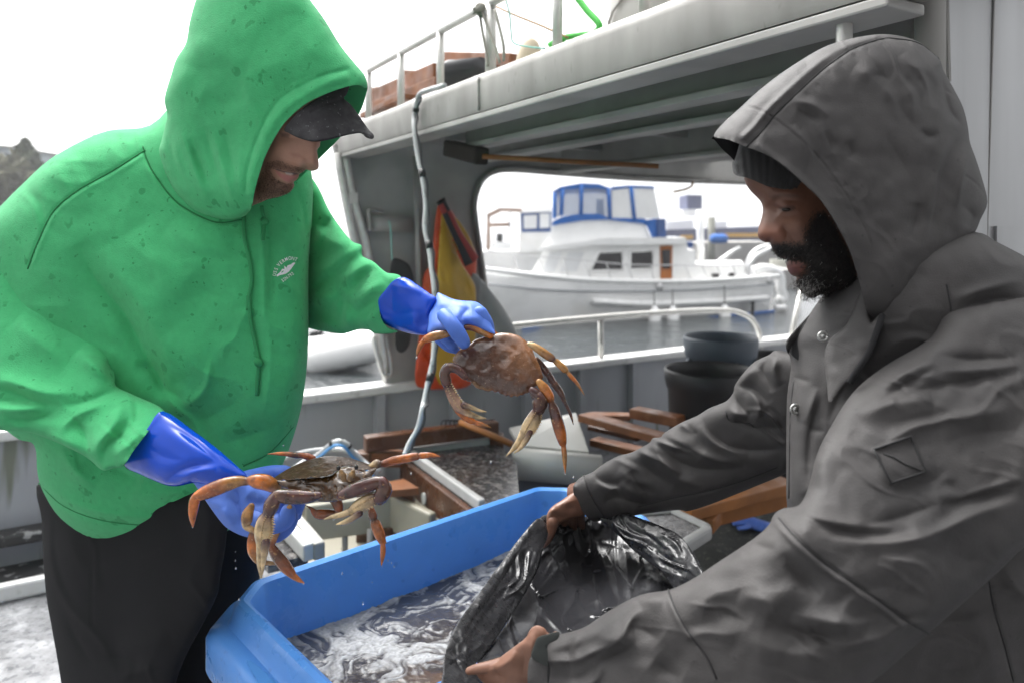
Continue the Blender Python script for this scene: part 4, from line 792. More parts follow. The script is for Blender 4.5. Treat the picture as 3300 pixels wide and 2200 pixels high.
rel('hood_lining', MAT['lining'], JP, HF, [(1900, 350, 1.13), (2100, 300, 1.14), (2240, 500, 1.12), (2100, 680, 1.1), (1650, 300, 1.13), (1800, 150, 1.14)], k=.8, hmax=.10, free=[(0, 8)], shell=.005, far=True, step=5)
# head: profile runs through the middle of the face
def gcol(u, v):
    c = np.tile(np.array([.115, .050, .030]), (len(u), 1))
    def blend(poly, col, soft, w=1.0):
        d = seg_dist(u, v, poly, True)[0]; ins = inside(u, v, np.array(poly)); s = np.where(ins, d, -d); a = np.clip(s / soft + .5, 0, 1)[:, None] * w; c[:] = c * (1 - a) + np.array(col) * a
    blend(T('N', '390,810 440,800 560,810 600,880 560,930 440,945 370,900'), (.20, .078, .048), 20, .6)
    blend(T('N', '560,760 640,740 720,780 700,850 620,840'), (.19, .092, .058), 14, .7)
    blend(T('N', '620,1090 700,1100 770,1130 770,1170 700,1200 650,1210 620,1170'), (.16, .06, .05), 5, .9)
    blend(T('N', '550,1075 640,1080 720,1090 700,1100 620,1095'), (.02, .01, .01), 3, .9)
    blend(BEARD, (.012, .010, .010), 14, .95)
    blend(T('N', '545,655 600,640 680,635 690,660 640,690 590,690 560,675'), (.045, .02, .014), 4, .75)
    blend(T('N', '470,560 560,530 700,540 760,570 700,570 580,560 500,590'), (.03, .015, .01), 8, .5)  # shadow below the brow, put into the skin colour
    return c
BEARD = T('N', '475,948 560,955 660,965 770,960 790,860 830,760 880,700 940,700 1030,820 1110,980 1190,1180 1225,1335 1060,1350 960,1372 830,1410 770,1396 720,1342 690,1272 740,1245 790,1200 800,1140 740,1085 640,1078 570,1078 530,1055 495,1010')
FG = T('N', '255,395 262,420 272,455 310,512 360,562 395,602 412,650 410,710 395,770 378,820 370,870 378,905 405,932 440,946 470,946 480,960 495,1010 530,1055 570,1078 600,1085 618,1092 608,1122 620,1165 632,1195 660,1222 700,1240 692,1272 722,1342 772,1396 832,1411 900,1388 960,1374') + \
     [(1930, 672), (1960, 720), (2010, 690), (2040, 560), (2030, 350), (1970, 215), (1850, 185), (1755, 230), (1705, 320)]
st = [([T('N', '540,880')[0]], 17, 8), (T('N', '585,810 615,870 600,940'), 6, -3), ([T('N', '420,880')[0]], 16, 4), (T('N', '440,930 500,940'), 4, -4), (T('N', '420,600 520,540 640,525 780,560'), 13, 6), (T('N', '470,600 510,650 560,700'), 11, -6),
      ([T('N', '610,630')[0]], 15, 5), (T('N', '520,650 610,668 710,640'), 3.2, -3.2), (T('N', '510,590 610,588 720,600'), 5, -2), (T('N', '560,720 640,725 720,690'), 7, -2), ([T('N', '690,800')[0]], 30, 6), (T('N', '570,800 640,870 690,960'), 10, -3),
      (T('N', '470,985 600,1020 740,1040'), 14, 6), (T('N', '540,1080 640,1086 760,1098'), 4.5, -6), (T('N', '600,1150 690,1150 780,1150'), 12, 6), (T('N', '660,1230 750,1225 820,1190'), 9, -4), ([T('N', '800,1330')[0]], 30, 4)]
GF = relief(FG, [(1760, 500, 1.12), (1900, 400, 1.14), (1850, 660, 1.12), (2000, 500, 1.14)], k=.8, hmax=.075, step=2.2, strokes=st, colf=gcol, gain=1.0, fade=9, noise=[(16, .5, 101)])
FS = surf(GF[0])
jbody = [GF]; sd = np.array([.150, .066, .040])
for q, r in (([P(1980, 600, 1.13), P(2030, 760, 1.15), P(2150, 1000, 1.15), P(2200, 1400, 1.14)], [.05, .05, .08, .08]),
             ([P(2060, 800, 1.18), P(1800, 900, 1.26), P(1650, 1010, 1.36), P(1480, 1090, 1.46), P(1320, 1140, 1.55)], [.05, .045, .04, .033, .028]),
             ([P(2200, 850, 1.02), P(2080, 1150, .94), P(1960, 1340, .89), P(1600, 1500, .95), P(1230, 1545, 1.03)], [.04, .035, .03, .028, .028])):
    V_, F_, _ = tube(catmull(q, 4), np.interp(np.linspace(0, 1, (len(q) - 1) * 4 + 1), np.linspace(0, 1, len(q)), r), 12); jbody.append((V_, F_, np.tile(sd, (len(V_), 1))))
hc = np.array([.19, .092, .058]); hl = np.array([.235, .118, .078])
HFR = T('J', '1215,120 1120,182 1040,240 965,290 928,338 922,400 935,450 985,455 1040,402 1130,372 1215,345 1260,240')
jbody.append(relief(HFR, [HFR[1] + (1.535,), HFR[4] + (1.50,), HFR[10] + (1.53,)], k=.9, hmax=.03, step=2.2, strokes=[(T('J', '960,330 1020,370 1080,350'), 6, -3), ([T('J', '970,320')[0]], 9, 4), (T('J', '1000,290 1080,260 1150,240'), 7, 2.5), (T('J', '1060,310 1130,300'), 6, -2)], colf=lambda u, v: np.tile(hc, (len(u), 1)), fade=6))
for s, y in (('965,400,44,-0.01 955,470,34,-.012 925,545,24,-.015 905,575,17,-.015', 1.50), ('1000,340,40 960,390,36,.06 985,470,30,.09 1010,540,24,.09', 1.515), ('1060,340,40 1040,420,34,.06 1060,500,28,.09 1080,540,24,.09', 1.525), ('1110,340,38 1110,430,33,.06 1130,510,27,.09', 1.535), ('1160,330,36 1170,420,30,.06 1190,490,25,.09', 1.545)):
    V_, F_, _ = limb('J', s, y); jbody.append((V_, F_, np.tile(hc, (len(V_), 1))))
HNR = T('J', '1000,1200 940,1208 905,1170 852,1150 805,1178 770,1240 680,1310 600,1370 545,1420 475,1414 405,1440 412,1495 445,1548 520,1600 640,1660 800,1680 950,1600 960,1350')
jbody.append(relief(HNR, [HNR[1] + (1.015,), HNR[10] + (1.04,), HNR[14] + (1.03,), HNR[16] + (1.03,)], k=.7, hmax=.03, step=2.5, strokes=[(T('J', '690,1330 660,1400 560,1460 480,1480'), 9, 4), (T('J', '540,1430 560,1490 640,1540'), 7, -5), (T('J', '800,1200 820,1280 800,1400'), 9, 3), (T('J', '740,1290 760,1400 740,1520'), 10, -3), (T('J', '430,1450 440,1500 460,1540'), 4, -1.5)],
                    colf=lambda u, v: np.tile(hl, (len(u), 1)), fade=6, noise=[(14, .5, 105)]))
for s, y in (('620,1440,60 500,1455,42 420,1465,34 360,1480,26', 1.03), ('640,1540,50 540,1600,40 440,1640,32', 1.05), ('680,1580,50 580,1660,38 480,1700,30', 1.07), ('720,1600,46 640,1700,36 540,1750,28', 1.09), ('760,1610,42 700,1730,32 620,1790,26', 1.1)):
    V_, F_, _ = limb('J', s, y); jbody.append((V_, F_, np.tile(hl, (len(V_), 1))))
jb = join(jbody); mk('body', jb[0], jb[1], MAT['skin_dark'], JP, True, jb[2])
# eye glint
u, v = T('N', '612,668')[0]; e = P(u, v, FS(u, v) + .0015)
M('eye', (.02, .015, .012), .05); bm = bmesh.new(); bmesh.ops.create_icosphere(bm, subdivisions=2, radius=.0055)
mk('eye', np.array([w.co[:] for w in bm.verts]) * [1.2, 1, .6] + e, [tuple(w.index for w in f.verts) for f in bm.faces], MAT['eye'], JP); bm.free()
# beanie
BN = T('N', '185,225 160,265 155,300 165,355 200,386 260,396 330,420 400,452 480,480 620,500 760,500 850,515') + [(1900, 430), (1950, 360), (1950, 250), (1890, 170), (1800, 175), (1730, 240)]
def ribs(U, Vv):
    c = T('N', '420,1500')[0]; a = np.arctan2(U - c[0], c[1] - Vv); return .7 * np.sin(a * 120)
rel('knit_beanie', MAT['beanie'], JP, BN, [(1690, 380, 1.125), (1850, 430, 1.13), (1850, 250, 1.14)], k=.95, hmax=.088, step=2.0, fade=8, free=[(4, 11)], post=ribs, noise=[(16, 1, 108)], strokes=[(T('N', '170,370 300,405 480,470 760,495'), 4, 2)])
# beard hair
rb = np.random.default_rng(5); bb = np.array(BEARD); lo = bb.min(0) - 14; hi = bb.max(0) + 8; hv = []; hf = []; hcol = []; n = 0; cnt = 0
wu, wv = T('N', '790,1340')[0]
while cnt < 4600:
    u, v = lo + rb.random(2) * (hi - lo)
    if not inside(np.array([u]), np.array([v]), bb)[0]:
        dd_ = seg_dist(np.array([u]), np.array([v]), bb, True)[0][0]
        if dd_ > 16 * rb.random() ** 2.2 or u < 1800: continue
    cnt += 1
    root = P(u, v, FS(u, v) + .0005)
    wz = math.hypot(u - wu, (v - wv)) ; white = rb.random() < (.75 * math.exp(-(wz / 24) ** 2) + .008)
    L = (.003 + .0045 * rb.random()) * (1.25 if v > 620 else 1.0)
    d = np.array([-.55 + .5 * rb.standard_normal() * .6, -.55 + .3 * rb.standard_normal(), -.65 + .35 * rb.standard_normal()]); d /= np.linalg.norm(d)
    s = np.cross(d, rb.standard_normal(3)); s /= np.linalg.norm(s); w_ = .0003 if not white else .00034; ph = rb.random() * 6.28
    pts = [root + d * L * t + s * L * .22 * math.sin(ph + t * 5) for t in (0, .3, .6, .85, 1.)]
    v_, f_, _ = tube(pts, [w_, w_, w_, w_ * .8, w_ * .2], 3, cap=False); hv.append(v_); hf += [tuple(i + n for i in q) for q in f_]; n += len(v_)
    g = (.26 + .2 * rb.random()) if white else .004 + .010 * rb.random()
    hcol.append(np.tile([g, g * .97, g * .93], (len(v_), 1)))
mk('beard', np.concatenate(hv), hf, MAT['hair'], JP, True, np.concatenate(hcol))
# ================================================================ crabs, blue tote, bag
M('crab_shell', (.09, .04, .025), .22, attr=True, var=.3, vs=45, bump=.6, bs=55, bd=.004, spec=.5, coat=.85, rvar=.14, spot=[(330, .68, .72, (.5, .36, .24), .8)])
M('crab_leg', (.3, .1, .03), .24, attr=True, var=.5, vs=70, bump=.5, bs=300, bd=.0014, coat=.9, spot=[(48, .58, .70, (.06, .018, .007), .45), (150, .64, .70, (.5, .3, .12), .5)])
M('drop', (1, 1, 1), .02, trans=1.0, ior=1.33)
OR, DO, PU, CR, TN, BR = (.48, .125, .012), (.25, .055, .008), (.075, .024, .021), (.58, .42, .22), (.42, .20, .05), (.085, .030, .012)
def teeth_poly(pl, amp, every):
    pl = np.array(pl); d = np.roll(pl, -1, 0) - np.roll(pl, 1, 0); nrm = np.stack([d[:, 1], -d[:, 0]], 1); nrm /= np.linalg.norm(nrm, axis=1, keepdims=True) + 1e-9
    return pl + nrm * (amp * ((np.arange(len(pl)) % every) == 0))[:, None]
def crab_leg(parent, name, tagn, s, Y, cols, flat=.8, n=10):
    if tagn == 'F': s = ' '.join(','.join(w.split(',')[:2] + [str(float(w.split(',')[2]) * 1.12)] + w.split(',')[3:]) for w in s.split())
    """stations 'x,y,r[,dY]'; segments are pinched at their joints"""
    V_, F_, C_ = limb(tagn, s, Y, n, 3, flat, cols); return mk(name, V_, F_, MAT['crab_leg'], parent, True, C_)
def claw(parent, tagn, merus, carpus, palm, fixed, mov, Y, cc):
    if tagn == 'F': merus, carpus, palm, fixed, mov = [' '.join(','.join(w.split(',')[:2] + [str(float(w.split(',')[2]) * 1.14)]) for w in q.split()) for q in (merus, carpus, palm, fixed, mov)]
    parts = [limb(tagn, merus, Y, 10, 3, .8, [PU, PU, BR]), limb(tagn, carpus, Y, 10, 3, .85, [PU, BR, PU]), limb(tagn, palm, Y, 12, 3, .7, [PU, cc, cc]), limb(tagn, fixed, Y, 8, 3, .8, [cc, CR, CR])]
    # serrated ridge of small spines along the palm
    st = T(tagn, palm); z = zs(tagn)
    for a, b in zip(st[:-1], st[1:]):
        for t in np.linspace(0, 1, 5)[:-1]:
            u = a[0] + (b[0] - a[0]) * t; v = a[1] + (b[1] - a[1]) * t; r = (a[2] + (b[2] - a[2]) * t) * z
            dx, dy = b[0] - a[0], b[1] - a[1]; q = math.hypot(dx, dy) + 1e-9; nx, ny = dy / q, -dx / q
            for sg in (1, -.2):
                p0 = P(u + nx * r * .8 * sg, v + ny * r * .8 * sg, Y - r * Y / FPX * (.35 if sg > 0 else .65)); p1 = P(u + nx * r * 1.2 * sg, v + ny * r * 1.2 * sg, Y - r * Y / FPX * (.5 if sg > 0 else .95))
                V_, F_, C_ = tube([p0, p1], [.0016, .0003], 5, 1, True, None, np.array(CR)); parts.append((V_, F_, C_))
    jb = join(parts); c = mk('claw', jb[0], jb[1], MAT['crab_leg'], parent, True, jb[2])
    V_, F_, C_ = limb(tagn, mov, Y - .006, 8, 3, .8, [PU, CR, CR]); mk('claw_finger', V_, F_, MAT['crab_leg'], c, True, C_); return c
# ---- crab held up in the far glove
C1 = empty('crab', P(1180, 850, 1.27), 'brown crab held up by its hind legs, back to the camera, wet shell gleaming', 'crab', 'crabs held in the blue gloves')
SH = T('G', '665,605 700,572 760,542 800,508 870,488 930,472 1000,465 1080,480 1140,520 1180,570 1202,622 1232,682 1250,735 1256,765 1232,800 1200,832 1150,872 1090,893 1020,893 960,872 900,856 850,851 800,822 750,792 708,770 680,722 655,682 645,640')
poly = catmull(SH, 5, True); msk = np.arange(len(poly)); tp = teeth_poly(poly, -3.2, 3); keep = (msk > 62) ; poly = np.where(keep[:, None], tp, poly)
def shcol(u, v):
    c = np.tile(np.array([.066, .028, .017]), (len(u), 1)); a = T('G', '1150,600')[0]; d = np.hypot(u - a[0], v - a[1]); w = np.exp(-(d / 55) ** 2)[:, None]; c = c * (1 - w) + np.array([.24, .11, .05]) * w  # lighter highlight region painted into the shell colour
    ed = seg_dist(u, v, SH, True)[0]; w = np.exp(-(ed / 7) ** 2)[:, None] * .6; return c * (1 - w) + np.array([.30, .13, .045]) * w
st = [(T('G', '850,600 900,560 940,540'), 5, 2.5), (T('G', '960,620 1000,640 1010,590'), 6, -2.5), (T('G', '830,720 880,690 870,640'), 6, -2.5), (T('G', '950,740 1000,780 1060,790'), 8, 2.5), (T('G', '740,700 800,740 860,790'), 12, 2.5), (T('G', '900,520 1000,540 1080,600'), 10, -1.5), (T('G', '1040,680 1100,740 1160,760'), 10, -2), (T('G', '1130,520 1190,620 1240,740'), 5, -2, 'l')]
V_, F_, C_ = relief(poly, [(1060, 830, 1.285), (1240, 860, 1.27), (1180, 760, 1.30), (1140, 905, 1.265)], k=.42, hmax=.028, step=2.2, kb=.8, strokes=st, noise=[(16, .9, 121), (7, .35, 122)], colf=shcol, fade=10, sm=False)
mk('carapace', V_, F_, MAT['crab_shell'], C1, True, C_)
for s in ('790,800,12 810,822,13 835,836,10', '840,828,12 865,842,12 890,850,9'):
    V_, F_, C_ = limb('G', s, 1.262, 8, 3, .7, np.array([.16, .08, .03])); mk('mouthpart', V_, F_, MAT['crab_leg'], C1, True, C_)
for s, y, cl in (('640,465,22 570,478,30 505,492,32 458,512,24 455,516,18 430,545,19 410,590,12 402,622,3', 1.27, [BR, TN, OR, OR, OR, TN]),
                 ('720,430,18 780,430,24 850,458,26 900,485,22', 1.285, [BR, OR, TN, OR]), ('760,415,16 830,425,22 900,455,22 950,490,18', 1.30, [OR, BR, OR]),
                 ('1160,540,16 1195,556,24 1260,600,29 1318,640,27 1328,648,18 1345,660,22 1405,715,24 1418,728,13 1440,755,15 1485,805,12 1534,883,2', 1.27, [CR, TN, PU, TN, TN, OR, TN]),
                 ('1210,640,16 1250,690,24 1300,765,27 1325,800,22 1335,815,26 1375,870,22 1395,920,15 1405,940,13 1440,1012,11 1459,1082,2', 1.285, [BR, PU, BR, PU, BR]),
                 ('1228,795,24 1265,840,35 1300,900,34 1310,930,22 1322,965,34 1345,1040,40 1370,1130,40 1388,1210,26 1392,1225,17 1398,1280,18 1402,1350,12 1404,1408,2', 1.25, [TN, OR, BR, PU, OR, OR, TN, OR]),
                 ('640,940,16,.02 690,1000,22 760,1050,24 800,1066,15 840,1080,16 902,1100,3', 1.275, [BR, OR, OR, TN])):
    crab_leg(C1, 'leg', 'G', s, y, cl)
claw(C1, 'G', '1180,850,26 1200,868,34 1215,890,38', '1225,890,40 1235,930,54 1225,980,44', '1215,990,36 1195,1040,50 1160,1100,52 1135,1140,42', '1130,1140,36 1095,1195,26 1050,1250,14 1006,1294,3', '1165,1130,24 1135,1190,22 1100,1240,14 1058,1272,3', 1.245, CR)
claw(C1, 'G', '730,760,24 680,710,30 630,695,34', '610,700,36 590,740,36 605,800,36', '612,820,32 640,880,38 680,950,40 705,975,34', '700,975,30 760,1010,22 820,1032,14 872,1040,3', '720,950,24 770,965,18 820,985,12 872,994,3', 1.25, (.40, .24, .16))
# ---- crab in the near glove
C2 = empty('crab', P(760, 1090, 1.2), 'dark brown crab with orange legs held face-on over the blue tote, claws hanging', 'crab', 'crabs held in the blue gloves')
U2 = T('F', '850,514 900,470 980,420 1080,370 1180,335 1280,312 1380,308 1480,320 1580,345 1680,380 1745,402 1720,418 1650,432 1590,428 1545,400 1500,392 1440,400 1400,432 1340,470 1250,488 1100,500 950,515')
poly = catmull(U2, 4, True); tp = teeth_poly(poly, -2.6, 3); keep = np.arange(len(poly)) > 40; poly = np.where(keep[:, None], tp, poly)
V_, F_, C_ = relief(poly, [(640, 1100, 1.215), (760, 1050, 1.27), (860, 1075, 1.22), (770, 1090, 1.185)], k=.4, hmax=.022, step=2.0, kb=1.0, strokes=[(T('F', '1000,440 1100,410 1200,400'), 8, 2), (T('F', '1250,380 1350,360 1450,370'), 8, 2), (T('F', '1200,440 1300,430 1400,400'), 6, -2)],
                    noise=[(14, .8, 131), (6, .35, 132)], colf=lambda u, v: np.tile([.040, .019, .009], (len(u), 1)), fade=8, sm=False)
M('crab_shell_damp', (.06, .03, .014), .36, attr=True, var=.35, vs=60, bump=.7, bs=42, bd=.004, coat=.12, spec=.2, spot=[(330, .66, .70, (.5, .36, .24), .8), (30, .5, .66, (.05, .026, .012), .6)])
mk('carapace', V_, F_, MAT['crab_shell_damp'], C2, True, C_)
LB = T('F', '870,510 950,512 1100,498 1250,486 1350,470 1400,432 1450,400 1545,400 1590,430 1650,434 1735,406 1700,470 1650,530 1580,590 1500,640 1420,685 1330,695 1250,690 1150,640 1000,590 900,545')
V_, F_, C_ = relief(LB, [(660, 1110, 1.205), (780, 1130, 1.18), (850, 1090, 1.205), (740, 1140, 1.20)], k=.5, hmax=.026, step=2.2, strokes=[(T('F', '1050,540 1200,560 1330,600'), 5, -2.5), (T('F', '1100,600 1220,620 1320,650'), 5, 2.5), (T('F', '1600,480 1540,560 1450,630'), 5, -2.5), (T('F', '1350,520 1380,600 1400,660'), 6, -2)],
                    noise=[(10, 1.6, 133), (5, .6, 134)], colf=lambda u, v: np.tile([.065, .032, .010], (len(u), 1)), fade=8)
mk('underside', V_, F_, MAT['crab_leg'], C2, True, C_)
for s in ('1435,440,20 1445,470,34 1458,505,24', '1535,440,20 1528,470,32 1510,505,22'):
    V_, F_, C_ = limb('F', s, 1.152, 9, 3, .7, np.array([.20, .11, .035])); mk('mouthpart', V_, F_, MAT['crab_leg'], C2, True, C_)
M('crab_eye', (.01, .01, .01), .08)
for s in ('1413,408', '1563,400'):
    u, v = T('F', s)[0]; V_, F_, C_ = tube([P(u, v + 5, 1.165), P(u, v + 2, 1.155), P(u, v - 2, 1.152), P(u, v - 4, 1.155)], [.002, .0032, .0034, .0015], 8); mk('eye', V_, F_, MAT['crab_eye'], C2)
for s, y, cl in (('880,570,50,.01 800,530,62 720,520,58 670,515,40 640,520,34 570,520,44 460,550,58 330,600,58 240,640,44 215,650,34 200,690,40 188,770,36 185,840,24 188,905,5', 1.20, [TN, OR, OR, BR, TN, DO, OR, OR, OR, OR, OR]),
                 ('1000,740,22 950,830,28 890,950,30 860,1030,26 850,1065,28 890,1140,44 960,1230,48 1020,1300,34 1035,1318,26 1080,1352,18 1126,1378,3', 1.215, [TN, TN, DO, BR, DO, OR, OR]),
                 ('700,920,24 685,1010,36 695,1110,42 735,1190,28 760,1200,20 840,1212,18 932,1219,4', 1.225, [BR, OR, TN, TN, CR]), ('680,730,26 650,790,44 640,850,44 628,895,24 660,915,26 720,945,18', 1.20, [TN, TN, CR, TN]),
                 ('1690,395,24 1740,375,36 1775,375,24 1800,372,28 1870,350,33 1960,332,33 2070,312,30 2090,308,20 2110,306,25 2190,300,20 2270,312,3', 1.23, [CR, BR, DO, OR, DO, OR, OR]),
                 ('1200,330,24 1150,312,28 1105,302,22 1060,302,24 970,290,18 900,288,13 818,291,2', 1.30, [DO, DO, BR, OR, OR]), ('1360,640,44 1400,700,42 1415,760,34 1395,785,22 1340,795,36 1260,800,40 1215,785,28 1185,752,13 1134,722,2', 1.215, [BR, DO, BR, DO, DO, BR]),
                 ('1690,750,22 1700,810,36 1712,850,28 1725,880,40 1760,970,42 1785,1035,28 1787,1050,20 1788,1110,22 1782,1170,16 1775,1228,4', 1.20, [DO, BR, OR, OR, OR, OR])):
    crab_leg(C2, 'leg', 'F', s, y, cl)
claw(C2, 'F', '1250,640,30 1150,655,48 1000,650,58 900,640,46', '885,655,46 850,720,60 825,790,46', '820,800,44 795,870,66 780,960,70 772,1030,52', '770,1040,48 760,1130,36 755,1220,28 762,1330,8', '800,1030,34 790,1110,30 780,1200,20 772,1300,6', 1.165, CR)
claw(C2, 'F', '1440,640,40 1560,590,54 1700,540,52 1780,520,36', '1780,525,44 1800,590,60 1760,660,56', '1740,660,40 1660,690,52 1580,740,52 1520,775,34', '1530,770,28 1450,800,24 1370,820,18 1293,840,4', '1590,790,28 1520,840,24 1460,868,18 1396,884,5', 1.165, CR)
# ================================================================ blue tote with churning water
M('tote', (.085, .27, .68), .38, var=.07, vs=7, bump=.25, bs=90, bd=.0015, rvar=.16, spec=.45, spot=[(7, .6, .75, (.10, .30, .70), .6), (26, .66, .70, (.05, .17, .5), .5), (60, .71, .74, (.16, .36, .72), .6)])
ZR_ = .75; a_ = PZ(556, 1352, ZR_); b_ = PZ(1268, 1113, ZR_); e1 = b_ - a_; LT = np.linalg.norm(e1); e1 /= LT; e2 = np.array([e1[1], -e1[0], 0]); WT = float(np.dot(PZ(985, 1562, ZR_) - a_, e2))
def tl(x, y, z): return a_ * [1, 1, 0] + e1 * x + e2 * y + np.array([0, 0, z])
def loop(o, z, ch=.052):
    c = max(ch + .41 * o, .012); x0, x1, y0, y1 = -o, LT + o, -o, WT + o; q = []
    c4 = c + .15
    base = [(x0 + c, y0), (x1 - c, y0), (x1, y0 + c), (x1, y1 - c4), (x1 - c4, y1), (x0 + c, y1), (x0, y1 - c), (x0, y0 + c)]
    n = len(base)
    for i, p in enumerate(base):      # small fillets at the eight corners
        pr = np.array(base[i - 1]); nx = np.array(base[(i + 1) % n]); p = np.array(p); r = .014
        d0 = (pr - p) / np.linalg.norm(pr - p); d1 = (nx - p) / np.linalg.norm(nx - p)
        A_, B_ = p + d0 * r, p + d1 * r
        for t in (0, .5, 1): q.append((1 - t) ** 2 * A_ + 2 * t * (1 - t) * p + t * t * B_)
    return [tl(x, y, z) for x, y in q]
prof = [(-.05, .16), (-.012, .60), (0, .728), (.006, .744), (.016, .75), (.026, .746), (.033, .736), (.037, .712), (.044, .703), (.066, .697), (.074, .691), (.079, .680), (.079, .615), (.074, .603), (.056, .595), (.050, .58), (.03, .12), (.02, .11)]
V_ = []; F_ = []; nl = 24
for o, z in prof: V_ += loop(o, z)
for i in range(len(prof) - 1):
    for k in range(nl): F_.append((i * nl + k, (i + 1) * nl + k, (i + 1) * nl + (k + 1) % nl, i * nl + (k + 1) % nl))
F_.append(tuple(range(nl))[::-1]); F_.append(tuple((len(prof) - 1) * nl + k for k in range(nl)))
TOTE = empty('fish_tote', tl(LT / 2, WT / 2, 0), 'large light blue plastic fish tote full of churning water', 'tote')
o = mk('tub', V_, F_, MAT['tote'], TOTE); o.data.set_sharp_from_angle(angle=math.radians(32))
for y in (.12, WT - .12):
    b = MB(); b.beam(tl(.05, y, .055), tl(LT - .05, y, .055), .1, .11, bev=.01); b.build('foot', MAT['tote'], TOTE)
# puddle on the flange
M('puddle', (.10, .30, .70), .03, spec=.9, coat=1.0)
# water
M('tote_water', (.030, .027, .026), .06, attr=True, spec=.3, bump=.25, bs=50, bd=.004, bump2=(260, .25, .002), rough_attr=(.13, 1.0))
gx = np.linspace(-.004, LT + .004, 380); gy = np.linspace(-.004, WT + .004, 250); X_, Y_ = np.meshgrid(gx, gy)
c_ = .05
okm = (X_ + Y_ > c_) & (LT - X_ + Y_ > c_) & (X_ + WT - Y_ > c_) & (LT - X_ + WT - Y_ > c_ + .15)
S_ = 1000
wz = .61 + .005 * vnoise(X_ * S_, Y_ * S_, 110, 1) + .0022 * vnoise(X_ * S_ + 40 * vnoise(X_ * S_, Y_ * S_, 80, 8), Y_ * S_, 45, 2) + .0010 * vnoise(X_ * S_, Y_ * S_, 18, 3) + .0004 * vnoise(X_ * S_, Y_ * S_, 8, 4)
wx = X_ * S_ + 60 * vnoise(X_ * S_, Y_ * S_, 90, 21) + 22 * vnoise(X_ * S_, Y_ * S_, 30, 22); wy = Y_ * S_ + 60 * vnoise(X_ * S_, Y_ * S_, 90, 23) + 22 * vnoise(X_ * S_, Y_ * S_, 30, 24)
fo = .50 * vnoise(wx, wy, 80, 31) + .30 * vnoise(wx * 1.0, wy * 2.0, 34, 32) + .34 * vnoise(wx, wy * 1.3, 14, 33) + .20 * vnoise(wx, wy, 6, 34)
bias = .62 - 2.6 * np.clip(Y_ - .05, 0, 1) + .5 * np.exp(-((Y_ - .0) / .05) ** 2) + .35 * np.exp(-((X_ - .25) / .25) ** 2) * np.exp(-((Y_ - .18) / .16) ** 2)
fo = np.clip((fo + bias * .36 - .10) * 1.7, 0, 1) ** 1.2; fine = np.clip(.5 + 1.2 * vnoise(X_ * S_, Y_ * S_, 4.2, 35) + .6 * vnoise(X_ * S_, Y_ * S_, 11, 36), .15, 1); fo = fo * (.62 + .38 * fine)
wz = wz + .003 * fo + .0012 * fo * vnoise(X_ * S_, Y_ * S_, 6, 37)
colw = np.array([.036, .031, .030])[None, None] * (1 - fo[..., None]) + np.array([.34, .35, .36])[None, None] * fo[..., None]
bl_ = np.clip(1 - Y_ / .22, 0, 1)[..., None] * (1 - fo[..., None]); colw = colw + bl_ * np.array([.005, .02, .045])
brn = (np.clip((Y_ - .25) / .2, 0, 1) * np.clip(.5 + vnoise(wx, wy * 2, 30, 38), 0, 1))[..., None] * (1 - fo[..., None]); colw = colw * (1 - .6 * brn) + np.array([.13, .07, .038]) * brn
Vw = (a_ * [1, 1, 0])[None] + X_.ravel()[:, None] * e1 + Y_.ravel()[:, None] * e2; Vw[:, 2] = wz.ravel()
nyy, nxx = X_.shape; idx = np.arange(nyy * nxx).reshape(nyy, nxx); q = np.stack([idx[:-1, :-1], idx[1:, :-1], idx[1:, 1:], idx[:-1, 1:]], -1).reshape(-1, 4)
kq = okm[:-1, :-1] & okm[1:, :-1] & okm[1:, 1:] & okm[:-1, 1:]; q = q[kq.ravel()]
wo_ = mk('tote_water', Vw, q, MAT['tote_water'], None, True, colw.reshape(-1, 3)); tag(wo_, 'churning foamy water filling the blue tote', 'water')
# thin wet film on the flange
rp_ = np.random.default_rng(4); V_ = []; F_ = []
ys = np.linspace(.17, .47, 34)
for i, y in enumerate(ys):
    wv_ = .013 * math.sin(math.pi * i / 33) ** .5
    for o_ in (.0585 - wv_ * (.6 + .4 * rp_.random()), .0585 + wv_ * (.5 + .5 * rp_.random())): V_.append(tl(-o_, y, .703 - (o_ - .044) / .022 * .006 + .0013))
F_ = [(2 * i, 2 * i + 1, 2 * i + 3, 2 * i + 2) for i in range(33)]
mk('puddle', V_, F_, MAT['puddle'], TOTE, False)
# ================================================================ black bag
M('bag', (.018, .018, .020), .28, var=.1, vs=30, spec=.5, bump=.3, bs=40, bd=.005, bump2=(130, .1, .003), rvar=.06)
BAG = empty('trash_bag', PZ(1350, 1560, .3), 'crumpled black plastic bag held open over the blue tote rim', 'bag')
def crinkle(seed, sc, amp, nf=70, box=(1000, 1150, 1640, 1620)):
    r = np.random.default_rng(seed); pts = np.stack([r.uniform(box[0], box[2], nf), r.uniform(box[1], box[3], nf)], 1); gr = r.standard_normal((nf, 2)); off = r.standard_normal(nf)
    def f(U, Vv):
        d = np.stack([np.hypot((U - p[0]), (Vv - p[1]) * .7) for p in pts]); k = np.argmin(d, 0); a = np.sort(d, 0)
        return amp * (off[k] * .35 + (gr[k, 0] * (U - pts[k, 0]) + gr[k, 1] * (Vv - pts[k, 1])) / sc) + amp * .8 * np.exp(-((a[1] - a[0]) / 5) ** 2)
    return f
IN = T('J', '870,385 930,350 1100,360 1300,360 1480,342 1620,385 1760,440 1880,505 1960,600 2030,720 2050,800 1900,900 1700,1000 1500,1100 1300,1300 1100,1420 800,1500 520,1500 420,1440 470,1340 600,1180 720,980 840,760 890,600 900,480')
